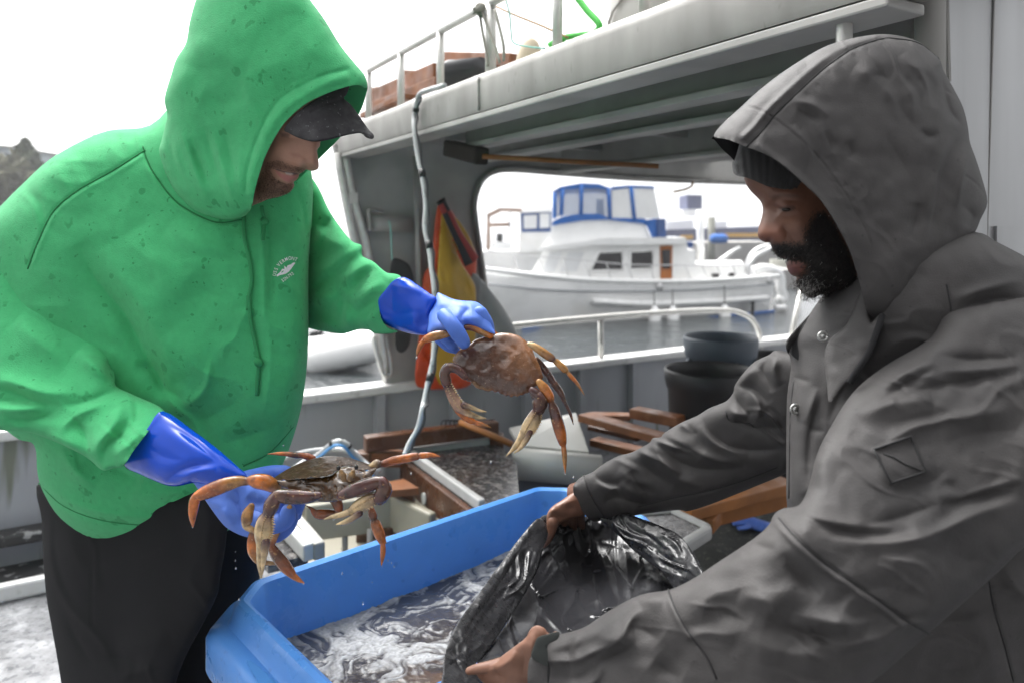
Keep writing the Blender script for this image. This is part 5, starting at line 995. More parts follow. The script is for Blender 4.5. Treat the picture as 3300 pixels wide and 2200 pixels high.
bagi = [relief(IN, [IN[0] + (1.53,), T('J', '1200,650')[0] + (1.59,), T('J', '1800,600')[0] + (1.50,), T('J', '1300,1050')[0] + (1.36,), T('J', '1500,950')[0] + (1.36,), T('J', '1450,1150')[0] + (1.24,), T('J', '600,1400')[0] + (1.13,), T('J', '950,900')[0] + (1.44,)], k=.15, hmax=.02, step=3, fade=5, slim=.7,
               strokes=[(T('J', '1070,560 1060,700 1050,860'), 8, 9), (T('J', '1260,560 1340,700 1400,900 1440,1020'), 7, 9), (T('J', '1150,640 1180,760 1160,860'), 12, -8), (T('J', '1330,560 1400,740 1450,960'), 7, -8), (T('J', '1250,860 1150,900 1060,1020'), 8, 8), (T('J', '1440,500 1500,680 1520,900'), 8, 8), (T('J', '1600,640 1640,760 1640,900'), 8, -7),
                        (T('J', '900,500 960,640 1040,760'), 8, 9), (T('J', '1000,560 1060,480 1140,440'), 6, 8), (T('J', '1200,420 1260,520 1330,560'), 6, -8), (T('J', '950,900 900,1020 840,1140'), 9, 7), (T('J', '1200,1010 1300,960 1380,1040'), 7, 8), (T('J', '1060,1080 1180,1100 1240,1180'), 7, -8)],
               noise=[(46, 6, 141), (60, 10, 142, 70, 2.5, 'r'), (34, 6, 149, 20, 2, 'r'), (20, 4, 150, 110, 2, 'r')], post=crinkle(1, 30, 2.2, 60))]
bagp = []
M('bag_inside', (.017, .017, .0195), .27, var=.1, vs=30, spec=.5, bump=.25, bs=40, bd=.004)
mk('bag_mouth', bagi[0][0], bagi[0][1], MAT['bag_inside'], BAG)
LP = T('J', '872,378 830,398 760,478 680,578 600,690 480,850 390,980 290,1112 230,1225 200,1310 180,1400 172,1500 170,1700 520,1720 500,1600 450,1550 410,1490 400,1440 440,1400 520,1300 620,1150 720,1000 820,830 870,720 895,600 930,500 920,420')
bagp.append(relief(LP, [LP[0] + (1.50,), T('J', '650,750')[0] + (1.37,), T('J', '350,1150')[0] + (1.18,), T('J', '300,1500')[0] + (1.06,)], k=.28, hmax=.02, step=3, fade=6, slim=.8,
               strokes=[(T('J', '840,430 720,600 560,850 400,1080 300,1250'), 6, 9, 'f'), (T('J', '860,500 760,680 620,900 480,1080 380,1250'), 8, -7), (T('J', '880,560 800,760 680,960 560,1120'), 9, 8), (T('J', '780,640 700,780 600,980'), 6, 6), (T('J', '700,900 780,960 760,1080'), 5, 5), (T('J', '300,1180 350,1300 330,1400'), 7, 8), (T('J', '220,1380 330,1420 400,1480'), 6, 8), (T('J', '260,1300 280,1420 350,1560'), 6, -8), (T('J', '350,1370 430,1310 500,1280'), 6, 7)],
               noise=[(30, 3, 143), (22, 8, 144, -55, 6, 'r'), (12, 1.4, 145, -50, 5, 'r')], post=crinkle(2, 34, .8, 50, (1000, 1170, 1280, 1620))))
RF = T('J', '1300,380 1380,375 1480,340 1620,385 1760,438 1880,500 1962,600 2032,722 2052,800 1960,860 1850,880 1820,850 1740,760 1640,680 1540,600 1440,500')
bagp.append(relief(RF, [RF[0] + (1.50,), RF[4] + (1.40,), RF[8] + (1.26,), RF[12] + (1.35,)], k=.32, hmax=.025, step=3, fade=6, slim=.8,
               strokes=[(T('J', '1400,420 1520,500 1660,640 1800,800'), 7, 8), (T('J', '1450,370 1600,450 1760,560 1900,720'), 7, 7), (T('J', '1560,420 1680,520 1800,620'), 6, -6), (T('J', '1700,460 1850,560 1920,700'), 6, 7), (T('J', '1880,520 1920,640 1900,800'), 6, -7)],
               noise=[(24, 2.5, 146), (20, 7, 147, 40, 5, 'r'), (11, 1.4, 148, 35, 4, 'r')], post=crinkle(3, 30, .8, 50, (1380, 1170, 1620, 1360))))
# the body of the bag below the hands
V_, F_, _ = tube(catmull([tl(.36, WT + .1, .62), tl(.37, WT + .16, .45), tl(.38, WT + .2, .25), tl(.38, WT + .2, .03)], 4), np.interp(np.linspace(0, 1, 13), [0, .4, .8, 1], [.12, .17, .16, .06]), 24); bagp.append((V_, F_, None))
jb = join(bagp); mk('bag_film', jb[0], jb[1], MAT['bag'], BAG)
# ================================================================ things on the upper deck
M('wood', (.20, .075, .028), .55, var=.35, vs=5, stretch=(1, 1, 1), bump=.3, bs=60, bd=.002, rvar=.2, spot=[(7, .58, .75, (.33, .17, .09), .5)])
M('wood_orange', (.30, .115, .03), .5, var=.3, vs=6, bump=.3, bs=50, bd=.002, rvar=.2)
M('wood_wet', (.085, .036, .018), .3, var=.3, vs=7, rvar=.15, bump=.2, bs=60)
M('black_plastic', (.03, .031, .034), .38, var=.15, vs=9)
M('rope_green', (.10, .55, .10), .8, bump=.6, bs=300)
M('rope_teal', (.25, .55, .48), .8)
M('rope_grey', (.30, .29, .25), .85, bump=.5, bs=300)
M('rope_tan', (.36, .22, .10), .85)
M('tarp_grey', (.40, .395, .37), .6, var=.1, vs=3)
M('buoy_pale', (.55, .47, .34), .6, var=.1, vs=10)
M('hose_white', (.45, .455, .46), .4, var=.1, vs=20, spot=[(40, .62, .68, (.12, .11, .10), .6)])
M('tape_black', (.012, .012, .013), .4)
def plank_frame(name, label, rows, mat, grp='brown wooden frames'):
    e = empty(name, rows[0][0], label, 'frame', grp)
    for p, q, w, h in rows:
        b = MB(); b.beam(p, q, w, h, bev=.004); b.build('plank', MAT[mat], e)
    return e
def r2(s, a, z): return bs(s, a, z)
def bp3(tagn, s, a): return [BPl(u, v, a) for u, v in T(tagn, s)]
q = bp3('c', '180,1180 960,860', .42); q2 = bp3('c', '180,1300 980,1000', .36); q3 = bp3('c', '90,1400 620,1160', .25); q4 = bp3('c', '600,890 800,900', .8)
plank_frame('wooden_rack', 'long brown wooden rack lying behind the railing on the upper deck', [(q[0], q[1], .04, .09), (q2[0], q2[1], .04, .06), (q3[0], q3[1], .06, .03), (bp3('c', '190,1100', .7)[0], bp3('c', '400,1075', .7)[0], .05, .05), (q4[0], q4[1], .05, .05), (q[0] + AX * .5, q[1] + AX * .5, .04, .09)], 'wood')
q = bp3('c', '1080,690 1900,720', .55); q2 = bp3('c', '1080,780 1560,770', .55)
plank_frame('wooden_rack', 'brown wooden box frame behind the black bucket on the upper deck', [(q[0], q[1], .06, .055), (q2[0], q2[1], .05, .10), (q[0], q[0] + AX * .5, .06, .055), (q[0] + AX * .5, q[1] + AX * .5, .06, .055)], 'wood')
# bucket on its side
c0, c1 = bp3('c', '1120,900', .22)[0], bp3('c', '1500,840', .26)[0]; e = empty('bucket', c0, 'black plastic bucket lying on its side at the upper deck edge', 'bucket')
ax_ = c1 - c0; rr = .062
V_, F_, _ = tube([c0 + ax_ * .02, c0, c0 + ax_ * .05, c0 + ax_ * .12, c0 + ax_ * .13, c0 + ax_ * 1.0, c0 + ax_ * .98, c0 + ax_ * .2], [.03, rr * .97, rr * 1.05, rr * 1.05, rr, rr * .86, rr * .80, rr * .8], 24); mk('bucket_body', V_, F_, MAT['black_plastic'], e)
V_, F_, _ = tube(catmull([c1 + [0, 0, -.04], c1 + [.05, -.02, -.05], c1 + [.08, -.02, -.02], c1 + [.03, .0, .045]], 5), .004, 6); mk('bucket_handle', V_, F_, MAT['tape_black'], e)
# big covered skiff, pale float
ctr = bs(2.0, .95, 2.42); bm = bmesh.new(); bmesh.ops.create_uvsphere(bm, u_segments=40, v_segments=20, radius=1)
V_ = np.array([v.co[:] for v in bm.verts]); F_ = [tuple(v.index for v in f.verts) for f in bm.faces]; bm.free()
V_ = V_ * [1 + 0, 1, 1]; V_[:, 2] = np.sign(V_[:, 2]) * np.abs(V_[:, 2]) ** .8; R_ = np.stack([BX, AX, [0, 0, 1]], 1); nn = .01 * np.sin(V_[:, 0] * 9) * np.cos(V_[:, 2] * 7)
V3 = (V_ * (np.array([.62, .42, .36]) * (1 + nn[:, None]))) @ R_.T + ctr
sk_ = empty('covered_skiff', ctr - [0, 0, .35], 'rounded grey hull resting on the upper deck behind the railing', 'skiff'); mk('hull', V3, F_, MAT['tarp_grey'], sk_)
V_, F_, _ = tube(catmull([bs(1.42, .9, 2.2), bs(1.6, .62, 2.35), bs(2.0, .52, 2.42), bs(2.4, .55, 2.38)], 5), .006, 6); mk('cover_seam', V_, F_, MAT['alu_dark'], sk_)
for q in ((2.45, .6), (1.6, .6)):
    V_, F_, _ = tube([bs(q[0], q[1] + .2, 2.075), bs(q[0], q[1] + .2, 2.2)], .03, 8); mk('chock', V_, F_, MAT['wood'], sk_)
fl = bp3('c', '2080,640', .3)[0]; V_, F_, _ = tube([fl + [0, 0, z] for z in (-.10, -.095, -.03, .01, .04, .055, .062)], [.02, .055, .055, .046, .034, .02, .006], 18); tag(mk('float', V_, F_, MAT['buoy_pale'], None), 'pale rounded float standing on the upper deck edge', 'float')
# ropes
def rope(name, pts, r, mat, label, cat='rope', grp=None):
    V_, F_, _ = tube(catmull(pts, 6), r, 7); return tag(mk(name, V_, F_, MAT[mat], None), label, cat, grp)
rope('green_rope', bp3('C', '1330,-20 1400,70 1470,150 1440,200 1350,215 1260,230 1170,275 1250,245', .12), .010, 'rope_green', 'bright green rope draped over the upper deck edge below the skiff')
rope('cord', bp3('C', '820,30 950,90 1100,150 1180,185 1280,230', .1), .0035, 'rope_tan', 'thin tan cord tied from the railing to the skiff')
rope('teal_twine', bp3('C', '900,-10 925,80 935,190 950,260 1040,285 1140,295', .08), .003, 'rope_teal', 'thin teal twine hanging from the railing end')
kn = bp3('c', '1490,90', .03)[0]; e = empty('tied_rope', kn, 'grey rope bundle knotted on the upper railing with hanging ends', 'rope')
V_, F_, _ = tube([kn + q * .01 for q in rng.standard_normal((14, 3))], .016, 8); mk('knot', V_, F_, MAT['rope_grey'], e)
for s in ('1475,140 1510,380 1560,640 1575,800', '1510,150 1580,350 1660,560 1720,760', '1660,120 1720,350 1765,560 1765,740'):
    V_, F_, _ = tube(catmull(bp3('c', s, .03), 5), .0055, 7); mk('rope_end', V_, F_, MAT['rope_grey'], e)
# taped hose hanging down
hp = [BPl(u, v, -.03) for u, v in T('c', '1060,1030 880,1080 760,1130 715,1250 690,1400')] ; hs_ = T('d', '490,0 510,150 535,270 555,420 550,560 575,680 590,800 605,930 605,1150 600,1300 570,1440 545,1560'); yy = np.linspace(hp[-1][1], 2.55, len(hs_) + 1)[1:]
hp += [P(u, v, y) for (u, v), y in zip(hs_, yy)] + [P(u, v, y) for (u, v), y in zip(T('S', '860,660 830,790 770,900 740,975'), (2.52, 2.5, 2.48, 2.46))]
hc_ = catmull(hp, 6); e = empty('air_hose', hp[-1], 'white hose bound with black tape hanging from the upper deck', 'hose'); V_, F_, _ = tube(hc_, .0095, 10); mk('hose', V_, F_, MAT['hose_white'], e)
V_, F_, _ = tube(hc_[14:] + np.array([.012, -.004, 0]) + .004 * np.sin(np.arange(len(hc_) - 14) * .7)[:, None] * np.array([1, 0, 0]), .0045, 7); mk('cable', V_, F_, MAT['black_plastic'], e)
for k in (20, 40, 58, 76, 88):
    if k < len(hc_) - 2: V_, F_, _ = tube(hc_[k:k + 3] + [.004, 0, 0], .0145, 9); mk('tape_band', V_, F_, MAT['tape_black'], e)
# broom slung under the ceiling
M('bristle', (.035, .028, .022), .9, bump=1, bs=200, bd=.01); br = empty('deck_brush', bs(.95, .35, 1.84), 'long deck brush slung under the ceiling beams', 'brush')
bq = [on_plane(bs(0, .25, 0), BX, u, v) for u, v in T('C', '560,900 760,950')]; b = MB(); b.beam(bq[0], bq[1], .07, .075, bev=.01); b.build('brush_head', MAT['bristle'], br)
V_, F_, _ = tube([bq[1], on_plane(bs(0, .55, 0), BX, *T('C', '1200,975')[0]), on_plane(bs(0, .9, 0), BX, *T('C', '1830,1010')[0])], .011, 8); mk('brush_handle', V_, F_, MAT['wood_orange'], br)
rope('rope_tail', [WP(u, v, .02) for u, v in T('X', '1592,418 1588,428 1572,436 1548,441')], .008, 'rope_tan', 'short frayed rope tail hanging from the opening top')
# rain clothes hanging on the wall
M('oilskin_yellow', (.50, .29, .025), .35, var=.12, vs=8, rvar=.1); M('oilskin_orange', (.62, .075, .02), .35, var=.15, vs=8, rvar=.1); M('oilskin_grey', (.30, .315, .31), .4, var=.1, vs=6)
def cloth(name, label, tagn, s, Y, mat, k=.4, strokes=(), cat='rain coat', seed=1, parent=None):
    ol = T(tagn, s); V_, F_, _ = relief(ol, [(a_, c_, WP(a_, c_, Y)[1]) for a_, c_ in ol[::3]], k=k, hmax=.07, step=3.5, strokes=strokes, noise=[(30, 8, seed), (14, 3, seed + 1), (34, 34, seed + 2, 82, 4, 'r'), (18, 14, seed + 3, 70, 4, 'r')], slim=1.1)
    o = mk(name, V_, F_, MAT[mat], parent); return tag(o, label, cat) if parent is None else o
yw = WP(1040, 700)[1]
cloth('orange_raincoat', 'orange oilskin coat hanging on the grey side wall', 'd', '640,395 615,480 600,620 590,760 545,830 530,1000 515,1200 495,1440 560,1480 650,1485 790,1470 840,1380 800,1100 850,740 760,560 690,440', .10, 'oilskin_orange', .25, [(T('d', '640,450 620,700 560,1000 520,1300'), 10, 30), (T('d', '690,450 760,600 820,740'), 10, 25)], seed=11)
ov_ = cloth('yellow_overalls', 'mustard yellow oilskin overalls hanging over the orange coat', 'd', '655,440 640,560 625,760 618,930 600,1100 585,1290 640,1460 700,1350 780,1300 840,1200 845,960 830,870 760,760 700,600 720,500 800,600 845,730 780,740 690,560', .22, 'oilskin_yellow', .3, [(T('d', '680,560 700,760 720,1000'), 12, 25), (T('d', '720,700 780,840 820,980'), 10, -25)], cat='overalls', seed=13)
cloth('grey_raincoat', 'grey rain jacket hanging beside the rounded opening', 'd', '830,820 815,880 840,1000 860,1180 900,1400 1100,1420 1110,1260 1060,1120 990,1000 920,910 880,860', .12, 'oilskin_grey', .3, [(T('d', '850,880 960,1020 1060,1200'), 9, 25), (T('d', '860,960 920,1100 960,1300'), 10, -25)], seed=15)
M('strap_red', (.30, .03, .025), .5)
for s_, m_ in (('650,420 690,500 740,600 800,690 840,745', 'strap_red'), ('640,400 675,470 715,560 770,680 805,770', 'tape_black')):
    V_, F_, _ = tube(catmull([WP(u, v, .30) for u, v in T('d', s_)], 5), .03, 8, .35, True, BX); mk('brace_strap', V_, F_, MAT[m_], ov_)
M('net_grey', (.05, .05, .05), .9, bump=1, bs=120, bd=.01)
nb_ = cloth('black_net_bag', 'black mesh bag hanging on a green cord by the wall', 'd', '365,740 350,820 360,900 390,1000 380,1150 385,1250 420,1275 460,1230 480,1100 490,900 470,790 420,745', .12, 'net_grey', .3, cat='net bag', seed=17)
V_, F_, _ = tube(catmull([WP(u, v, .12) for u, v in T('d', '345,520 355,580 362,730 370,770')], 5), .004, 6); mk('green_cord', V_, F_, MAT['rope_teal'], nb_)
# ================================================================ things on the deck
M('can_dark', (.024, .024, .026), .45, var=.1, vs=6); M('can_blue', (.075, .095, .12), .45, var=.1, vs=6)
def can(name, label, c, z1, r, mat, handle=False, z0=0.0):
    e = empty(name, np.array([c[0], c[1], z0]), label, 'trash can'); pr = [(0, .0), (.86, .0), (.88, .02), (.97, .86), (1.0, .87), (1.04, .92), (1.06, .985), (1.03, 1.0), (.99, .985), (.96, .93), (.84, .05), (0, .045)]; n = 40; V_ = []; F_ = []
    for k, (a, t) in enumerate(pr):
        for i in range(n): V_.append([c[0] + math.cos(2 * math.pi * i / n) * r * a, c[1] + math.sin(2 * math.pi * i / n) * r * a, z0 + (z1 - z0) * t])
    for k in range(len(pr) - 1):
        for i in range(n): F_.append((k * n + i, k * n + (i + 1) % n, (k + 1) * n + (i + 1) % n, (k + 1) * n + i))
    mk('can_body', V_, F_, MAT[mat], e)
    if handle:
        b = MB()
        for sg in (-.9, .55):
            a = math.radians(-90) + sg; d = np.array([math.cos(a), math.sin(a), 0]); t = np.array([-d[1], d[0], 0]); p = np.array([c[0], c[1], z0 + (z1 - z0) * .82]) + d * r * 1.05
            b = MB(); b.tube(catmull([p - t * .08 - d * .03 + [0, 0, .03], p - t * .06 + d * .03, p + t * .06 + d * .03, p + t * .08 - d * .03 + [0, 0, .03]], 4), .016, 8); b.build('can_handle', MAT[mat], e, True)
    return e
p = PZ(1630, 845, .78); can('trash_can', 'dark grey round plastic can, the nearest by the bulwark', p, .78, 103 * p[1] / FPX / 1.06, 'can_dark')
p = PZ(1655, 772, .88); can('trash_can', 'blue grey plastic can with side handles behind the dark can', p, .88, 84 * p[1] / FPX / 1.06, 'can_blue', True)
p = PZ(1770, 812, .74); can('trash_can', 'black can half hidden behind the grey jacket sleeve', p, .74, 60 * p[1] / FPX / 1.06, 'tape_black')
# work table: dark wet top with pale metal edge on a brown timber frame
M('wet_mat', (.030, .028, .029), .22, c2=(.13, .12, .115), mixs=26, mixlo=.5, mixhi=.62, var=.3, vs=40, rvar=.12, bump=.3, bs=70)
M('edge_white', (.42, .42, .41), .4, var=.12, vs=12); M('tank_cream', (.30, .28, .22), .45, var=.1, vs=4, spot=[(5, .6, .75, (.42, .33, .2), .5)]); M('tub_white', (.55, .55, .52), .4, var=.06, vs=7, spot=[(25, .68, .74, (.3, .27, .2), .5)])
zt = .42; tc_ = [PZ(u, v, zt) for u, v in T('b', '860,255 1540,175 1680,330 1700,560 1420,660')]
wt = empty('work_table', np.mean(tc_, 0) * [1, 1, 0], 'work table with a dark wet top and pale metal edge', 'table')
V_, F_ = prism(tc_, (0, 0, -.03)); mk('table_top', V_, F_, MAT['wet_mat'], wt, False)
for i, j in ((4, 0), (0, 1)):
    b = MB(); d = tc_[j] - tc_[i]; d /= np.linalg.norm(d); b.beam(tc_[i] - d * (.0 if i else 0) + [0, 0, .004], tc_[j] + [0, 0, .004], .03, .045, bev=.006); b.build('edge_strip', MAT['edge_white'], wt)
lf = tc_[4] - tc_[0]; lf /= np.linalg.norm(lf); pn = np.array([lf[1], -lf[0], 0]); pn = pn if pn[0] < 0 else -pn
b = MB(); b.beam(tc_[0] + pn * .03 - [0, 0, .085], tc_[4] + pn * .03 - [0, 0, .085], .03, .13, bev=.004); tb_ = b.build('side_board', MAT['wood_wet'], wt)
hcn = np.array(on_plane((tc_[0] + pn * .05) * [1, 1, 0], lf, *T('b', '982,598')[0])); a = np.linspace(0, 2 * np.pi, 25)[:-1]
V_, F_ = prism([hcn + lf * math.cos(q) * .022 + np.array([0, 0, math.sin(q) * .026]) for q in a], pn * .006); mk('port_hole', V_, F_, MAT['tub_white'], tb_, False)
for q in tc_[:2] + tc_[4:]:
    b = MB(); b.beam(q * [1, 1, 0] + [0, 0, 0], q * [1, 1, 0] + [0, 0, .38], .06, .06, up=(1, 0, 0)); b.build('table_leg', MAT['wood_wet'], wt)
zf = .50; f_ = [PZ(u, v, zf) for u, v in T('b', '530,185 1530,60 1440,140 640,250')]
tf = empty('timber_frame', f_[0] * [1, 1, 0], 'dark brown timber frame standing against the bulwark', 'frame')
b = MB(); b.beam(f_[0], f_[1], .07, .07, bev=.006); b.build('top_rail', MAT['wood_wet'], tf); b = MB(); b.beam(f_[0] + [0, 0, -.07], tc_[0] + [-.02, -.02, -.02], .07, .07, bev=.006); b.build('side_rail', MAT['wood'], tf)
for q in (f_[0], f_[1]):
    b = MB(); b.beam(q * [1, 1, 0], q - [0, 0, .035], .07, .07, up=(1, 0, 0), bev=.006); b.build('frame_leg', MAT['wood_wet'], tf)
# cream tank left of the table
zt2 = .30; k_ = [PZ(u, v, zt2) for u, v in T('b', '60,640 760,590 1060,740 880,800 120,1010')]
tk = empty('bait_tank', np.mean(k_, 0) * [1, 1, 0], 'cream fibreglass tank with an open top beside the work table', 'tank')
ins = [PZ(u, v, .28) for u, v in T('b', '80,680 740,600 1050,745')]
b = MB(); 
for i in range(2):
    b = MB(); b.beam(ins[i] - [0, 0, .06], ins[i + 1] - [0, 0, .06], .04, .16, bev=.01); b.build('tank_wall', MAT['tank_cream'], tk)
q = [PZ(u, v, .05) for u, v in T('b', '-100,620 800,520 1300,760 700,1250 -100,1100')]; V_, F_ = prism(q, (0, 0, -.04)); mk('tank_floor', V_, F_, MAT['tank_cream'], tk, False)
q = [PZ(u, v, .16) for u, v in T('b', '430,790 760,700 890,790 600,860')]; V_, F_ = prism(q, (0, 0, -.03)); mk('tank_shelf', V_, F_, MAT['wood_wet'], tk, False)
q = [PZ(u, v, .36) for u, v in T('b', '700,470 830,450 940,520 720,540')]; V_, F_ = prism(q, (0, 0, -.03)); mk('corner_board', V_, F_, MAT['wood'], tk, False)
for s in ('380,810 390,920', '730,540 735,720', '570,830 590,900'):
    u = T('b', s); V_, F_, _ = tube([PZ(u[0][0], u[0][1], .18), PZ(u[0][0], u[0][1], .18) * [1, 1, 0]], .014, 8); mk('shelf_leg', V_, F_, MAT['alu_dark'], tk)
tr = empty('metal_trough', PZ(*T('b', '20,850')[0], 0), 'pale metal trough edge between the green hoodie and the tote', 'trough')
for s, m_ in (('-260,620 110,1010', 'edge_white'), ('-60,700 190,1000', 'alu')):
    u = T('b', s); b = MB(); b.beam(PZ(*u[0], .42), PZ(*u[1], .42), .04, .06, bev=.008); b.build('trough_edge', MAT[m_], tr)
u = T('b', '-260,640 100,1030 -200,1100 -500,800'); V_, F_ = prism([PZ(a, c, .39) for a, c in u], (0, 0, -.03)); mk('trough_floor', V_, F_, MAT['wet_mat'], tr, False)
# coiled hose behind the crab
hc2 = [PZ(u, v, z) for (u, v), z in zip(T('b', '-60,420 60,330 180,270 300,175 380,180 440,250 520,320 600,400'), (.40, .42, .46, .55, .55, .5, .45, .42))]; e = empty('wash_hose', hc2[0] * [1, 1, 0], 'white and blue hose with black tape looped behind the lower crab', 'hose')
c3_ = catmull(hc2, 6); V_, F_, _ = tube(c3_, .013, 9); mk('hose', V_, F_, MAT['hose_white'], e); V_, F_, _ = tube(c3_ + [0, -.016, -.012], .007, 7)
M('hose_blue', (.10, .30, .60), .4); mk('blue_line', V_, F_, MAT['hose_blue'], e)
for k in (8, 17, 26): V_, F_, _ = tube(c3_[k:k + 2], .017, 9); mk('tape_band', V_, F_, MAT['tape_black'], e)
hc2 = [PZ(u, v, .40) for u, v in T('b', '-80,300 80,250 250,230 420,240 560,320 640,390')]; V_, F_, _ = tube(catmull(hc2, 6), .014, 9); mk('hose', V_, F_, MAT['hose_white'], e)
# garden fork lying across
fk = empty('garden_fork', PZ(*T('b', '1250,20')[0], .52), 'garden fork with a pale wooden handle leaning by the timber frame', 'fork')
V_, F_, _ = tube([PZ(*T('b', '1250,20')[0], .55), PZ(*T('b', '1650,190')[0], .47)], .016, 10); mk('fork_handle', V_, F_, MAT['wood_orange'], fk)
cr = PZ(*T('b', '1235,15')[0], .55)
for k in range(5):
    t = T('b', '%d,%d %d,%d' % (1118 + k * 30, 12 - k, 1120 + k * 32, 95 - k * 6)); V_, F_, _ = tube(catmull([cr, P(t[0][0], t[0][1], cr[1] - .01), P(t[1][0], t[1][1], cr[1] - .01)], 4), .004, 6); mk('fork_tine', V_, F_, MAT['tape_black'], fk)
# white tub: curved cutting sheet over a grey bin
tb = empty('white_tub', PZ(*T('e', '450,700')[0], .1) * [1, 1, 0], 'grey bin with a curved white plastic chute on top', 'bin')
Yt = PZ(*T('e', '300,430')[0], .44)[1]
ch = [P(u, v, y) for (u, v), y in zip(T('e', '95,300 600,185 700,480 180,430'), (Yt + .42, Yt + .40, Yt + .04, Yt))]; V_, F_ = prism(ch, (0, 0, -.02)); mk('chute_back', V_, F_, MAT['tub_white'], tb, False)
lp = []; n_ = 9; pa, pb = [P(u, v, Yt) for u, v in T('e', '120,450 790,510')]; V_ = []; F_ = []
for i in range(n_):
    a = math.radians(100 + i * 26); off = np.array([0, -.065 * math.sin(a - 1.4) , -.075 + .075 * math.cos(a - 1.75)]); V_ += [pa + off, pb + off]
for i in range(n_ - 1): F_.append((2 * i, 2 * i + 1, 2 * i + 3, 2 * i + 2))
o = mk('chute_lip', V_, F_, MAT['tub_white'], tb); md = o.modifiers.new('t', 'SOLIDIFY'); md.thickness = .012
M('bin_grey', (.10, .10, .105), .5, var=.1, vs=6)
q = [P(u, v, Yt + .03) for u, v in T('e', '150,590 640,640')]; b = MB(); qa = q[0] * [1, 1, 0]; qb = q[1] * [1, 1, 0]; dv = np.array([-(qb - qa)[1], (qb - qa)[0], 0]); dv = dv / np.linalg.norm(dv) * .4
V_, F_ = prism([qa, qb, qb + dv, qa + dv], (0, 0, .36)); mk('bin_body', V_, F_, MAT['bin_grey'], tb, False)
# pallets
def on_z(tagn, s, z): return [PZ(u, v, z) for u, v in T(tagn, s)]
def pallet(name, label, rows):
    e = empty(name, rows[0][0] * [1, 1, 0], label, 'pallet', 'wooden pallets')
    for p, q, w, h, m_ in rows: b = MB(); b.beam(p, q, w, h, bev=.005); b.build('plank', MAT[m_], e)
    return e
a1 = on_z('e', '660,215 1290,390', .50); a2 = on_z('e', '740,400 1150,500', .34); a3 = on_z('e', '1040,180 1400,250', .55); a4 = on_z('e', '720,210 1010,215', .46); 
pallet('wooden_pallet', 'reddish wooden pallet stacked by the dark can', [(a1[0], a1[1], .09, .04, 'wood'), (a2[0], a2[1], .09, .04, 'wood'), (a3[0], a3[1], .09, .05, 'wood'), (a4[0], a4[1], .08, .03, 'wood'), (a1[0] + [.03, .02, -.02], a1[0] * [1, 1, 0] + [.03, .02, 0], .09, .05, 'wood_wet'), (a1[1] - [0, 0, .02], a1[1] * [1, 1, 0], .09, .05, 'wood_wet'), (a3[0] - [0, 0, .03], a3[0] * [1, 1, 0], .06, .06, 'wood_wet'), (a2[0] + [.02, .3, -.0], a2[1] + [.02, .3, 0], .09, .03, 'wood_wet')])
a1 = on_z('e', '1400,930 2200,720', .34); a2 = on_z('e', '1620,960 2200,820', .26); a3 = on_z('e', '1350,940 1680,1010', .28)
pallet('wooden_pallet', 'orange brown pallet boards beneath the far grey sleeve', [(a1[0], a1[1], .12, .05, 'wood_orange'), (a2[0], a2[1], .05, .09, 'wood_orange'), (a3[0], a3[1], .14, .06, 'wood_orange'), (a1[0] * [1, 1, 0] + [.02, .02, 0], a1[0] - [-.02, -.02, .03], .1, .1, 'wood_wet'), (a3[1] * [1, 1, 0] + [-.03, .04, 0], a3[1] - [.03, -.04, .04], .1, .1, 'wood_wet'), (a1[1] * [1, 1, 0], a1[1] - [0, 0, .03], .1, .1, 'wood_wet')])
# white rimmed tray
tr_ = on_z('e', '1330,930 1610,1060 1400,1190 900,1100 950,960', .42); ty = empty('sorting_tray', np.mean(tr_, 0) * [1, 1, 0], 'black topped tray with a thick white rim behind the bag', 'tray')
V_, F_ = prism(tr_, (0, 0, -.02)); mk('tray_top', V_, F_, MAT['wet_mat'], ty, False)
for i in range(5): b = MB(); b.beam(tr_[i] + [0, 0, -.012], tr_[(i + 1) % 5] + [0, 0, -.012], .035, .05, bev=.012); b.build('tray_rim', MAT['edge_white'], ty)
q = np.mean(tr_, 0); b = MB(); b.box(q * [1, 1, 0] + [0, 0, .19], (.2, .2, .38)); b.build('tray_stand', MAT['bin_grey'], ty)
# dropped glove
gl_ = empty('rubber_glove', PZ(*T('e', '1900,1030')[0], 0), 'loose blue rubber glove lying on the dark deck', 'glove'); zz = .12
gq = [limb_ for limb_ in ()]
def flat_limb(pts, r): return tube(catmull([PZ(u, v, zz) for u, v in pts], 4), r, 10, .5, True, (0, 0, 1))
pr_ = [flat_limb(T('e', '2060,1060 2000,1040 1940,1020 1880,1000'), .045), flat_limb(T('e', '1900,1000 1830,985 1770,975'), .016), flat_limb(T('e', '1900,1010 1830,1005 1765,1000'), .016), flat_limb(T('e', '1900,1025 1840,1025 1790,1025'), .015), flat_limb(T('e', '1930,1040 1880,1055 1830,1060'), .015), flat_limb(T('e', '1930,990 1880,970 1850,965'), .014)]
jb = join(pr_); mk('glove_shell', jb[0], jb[1], MAT['glove_grip'], gl_)
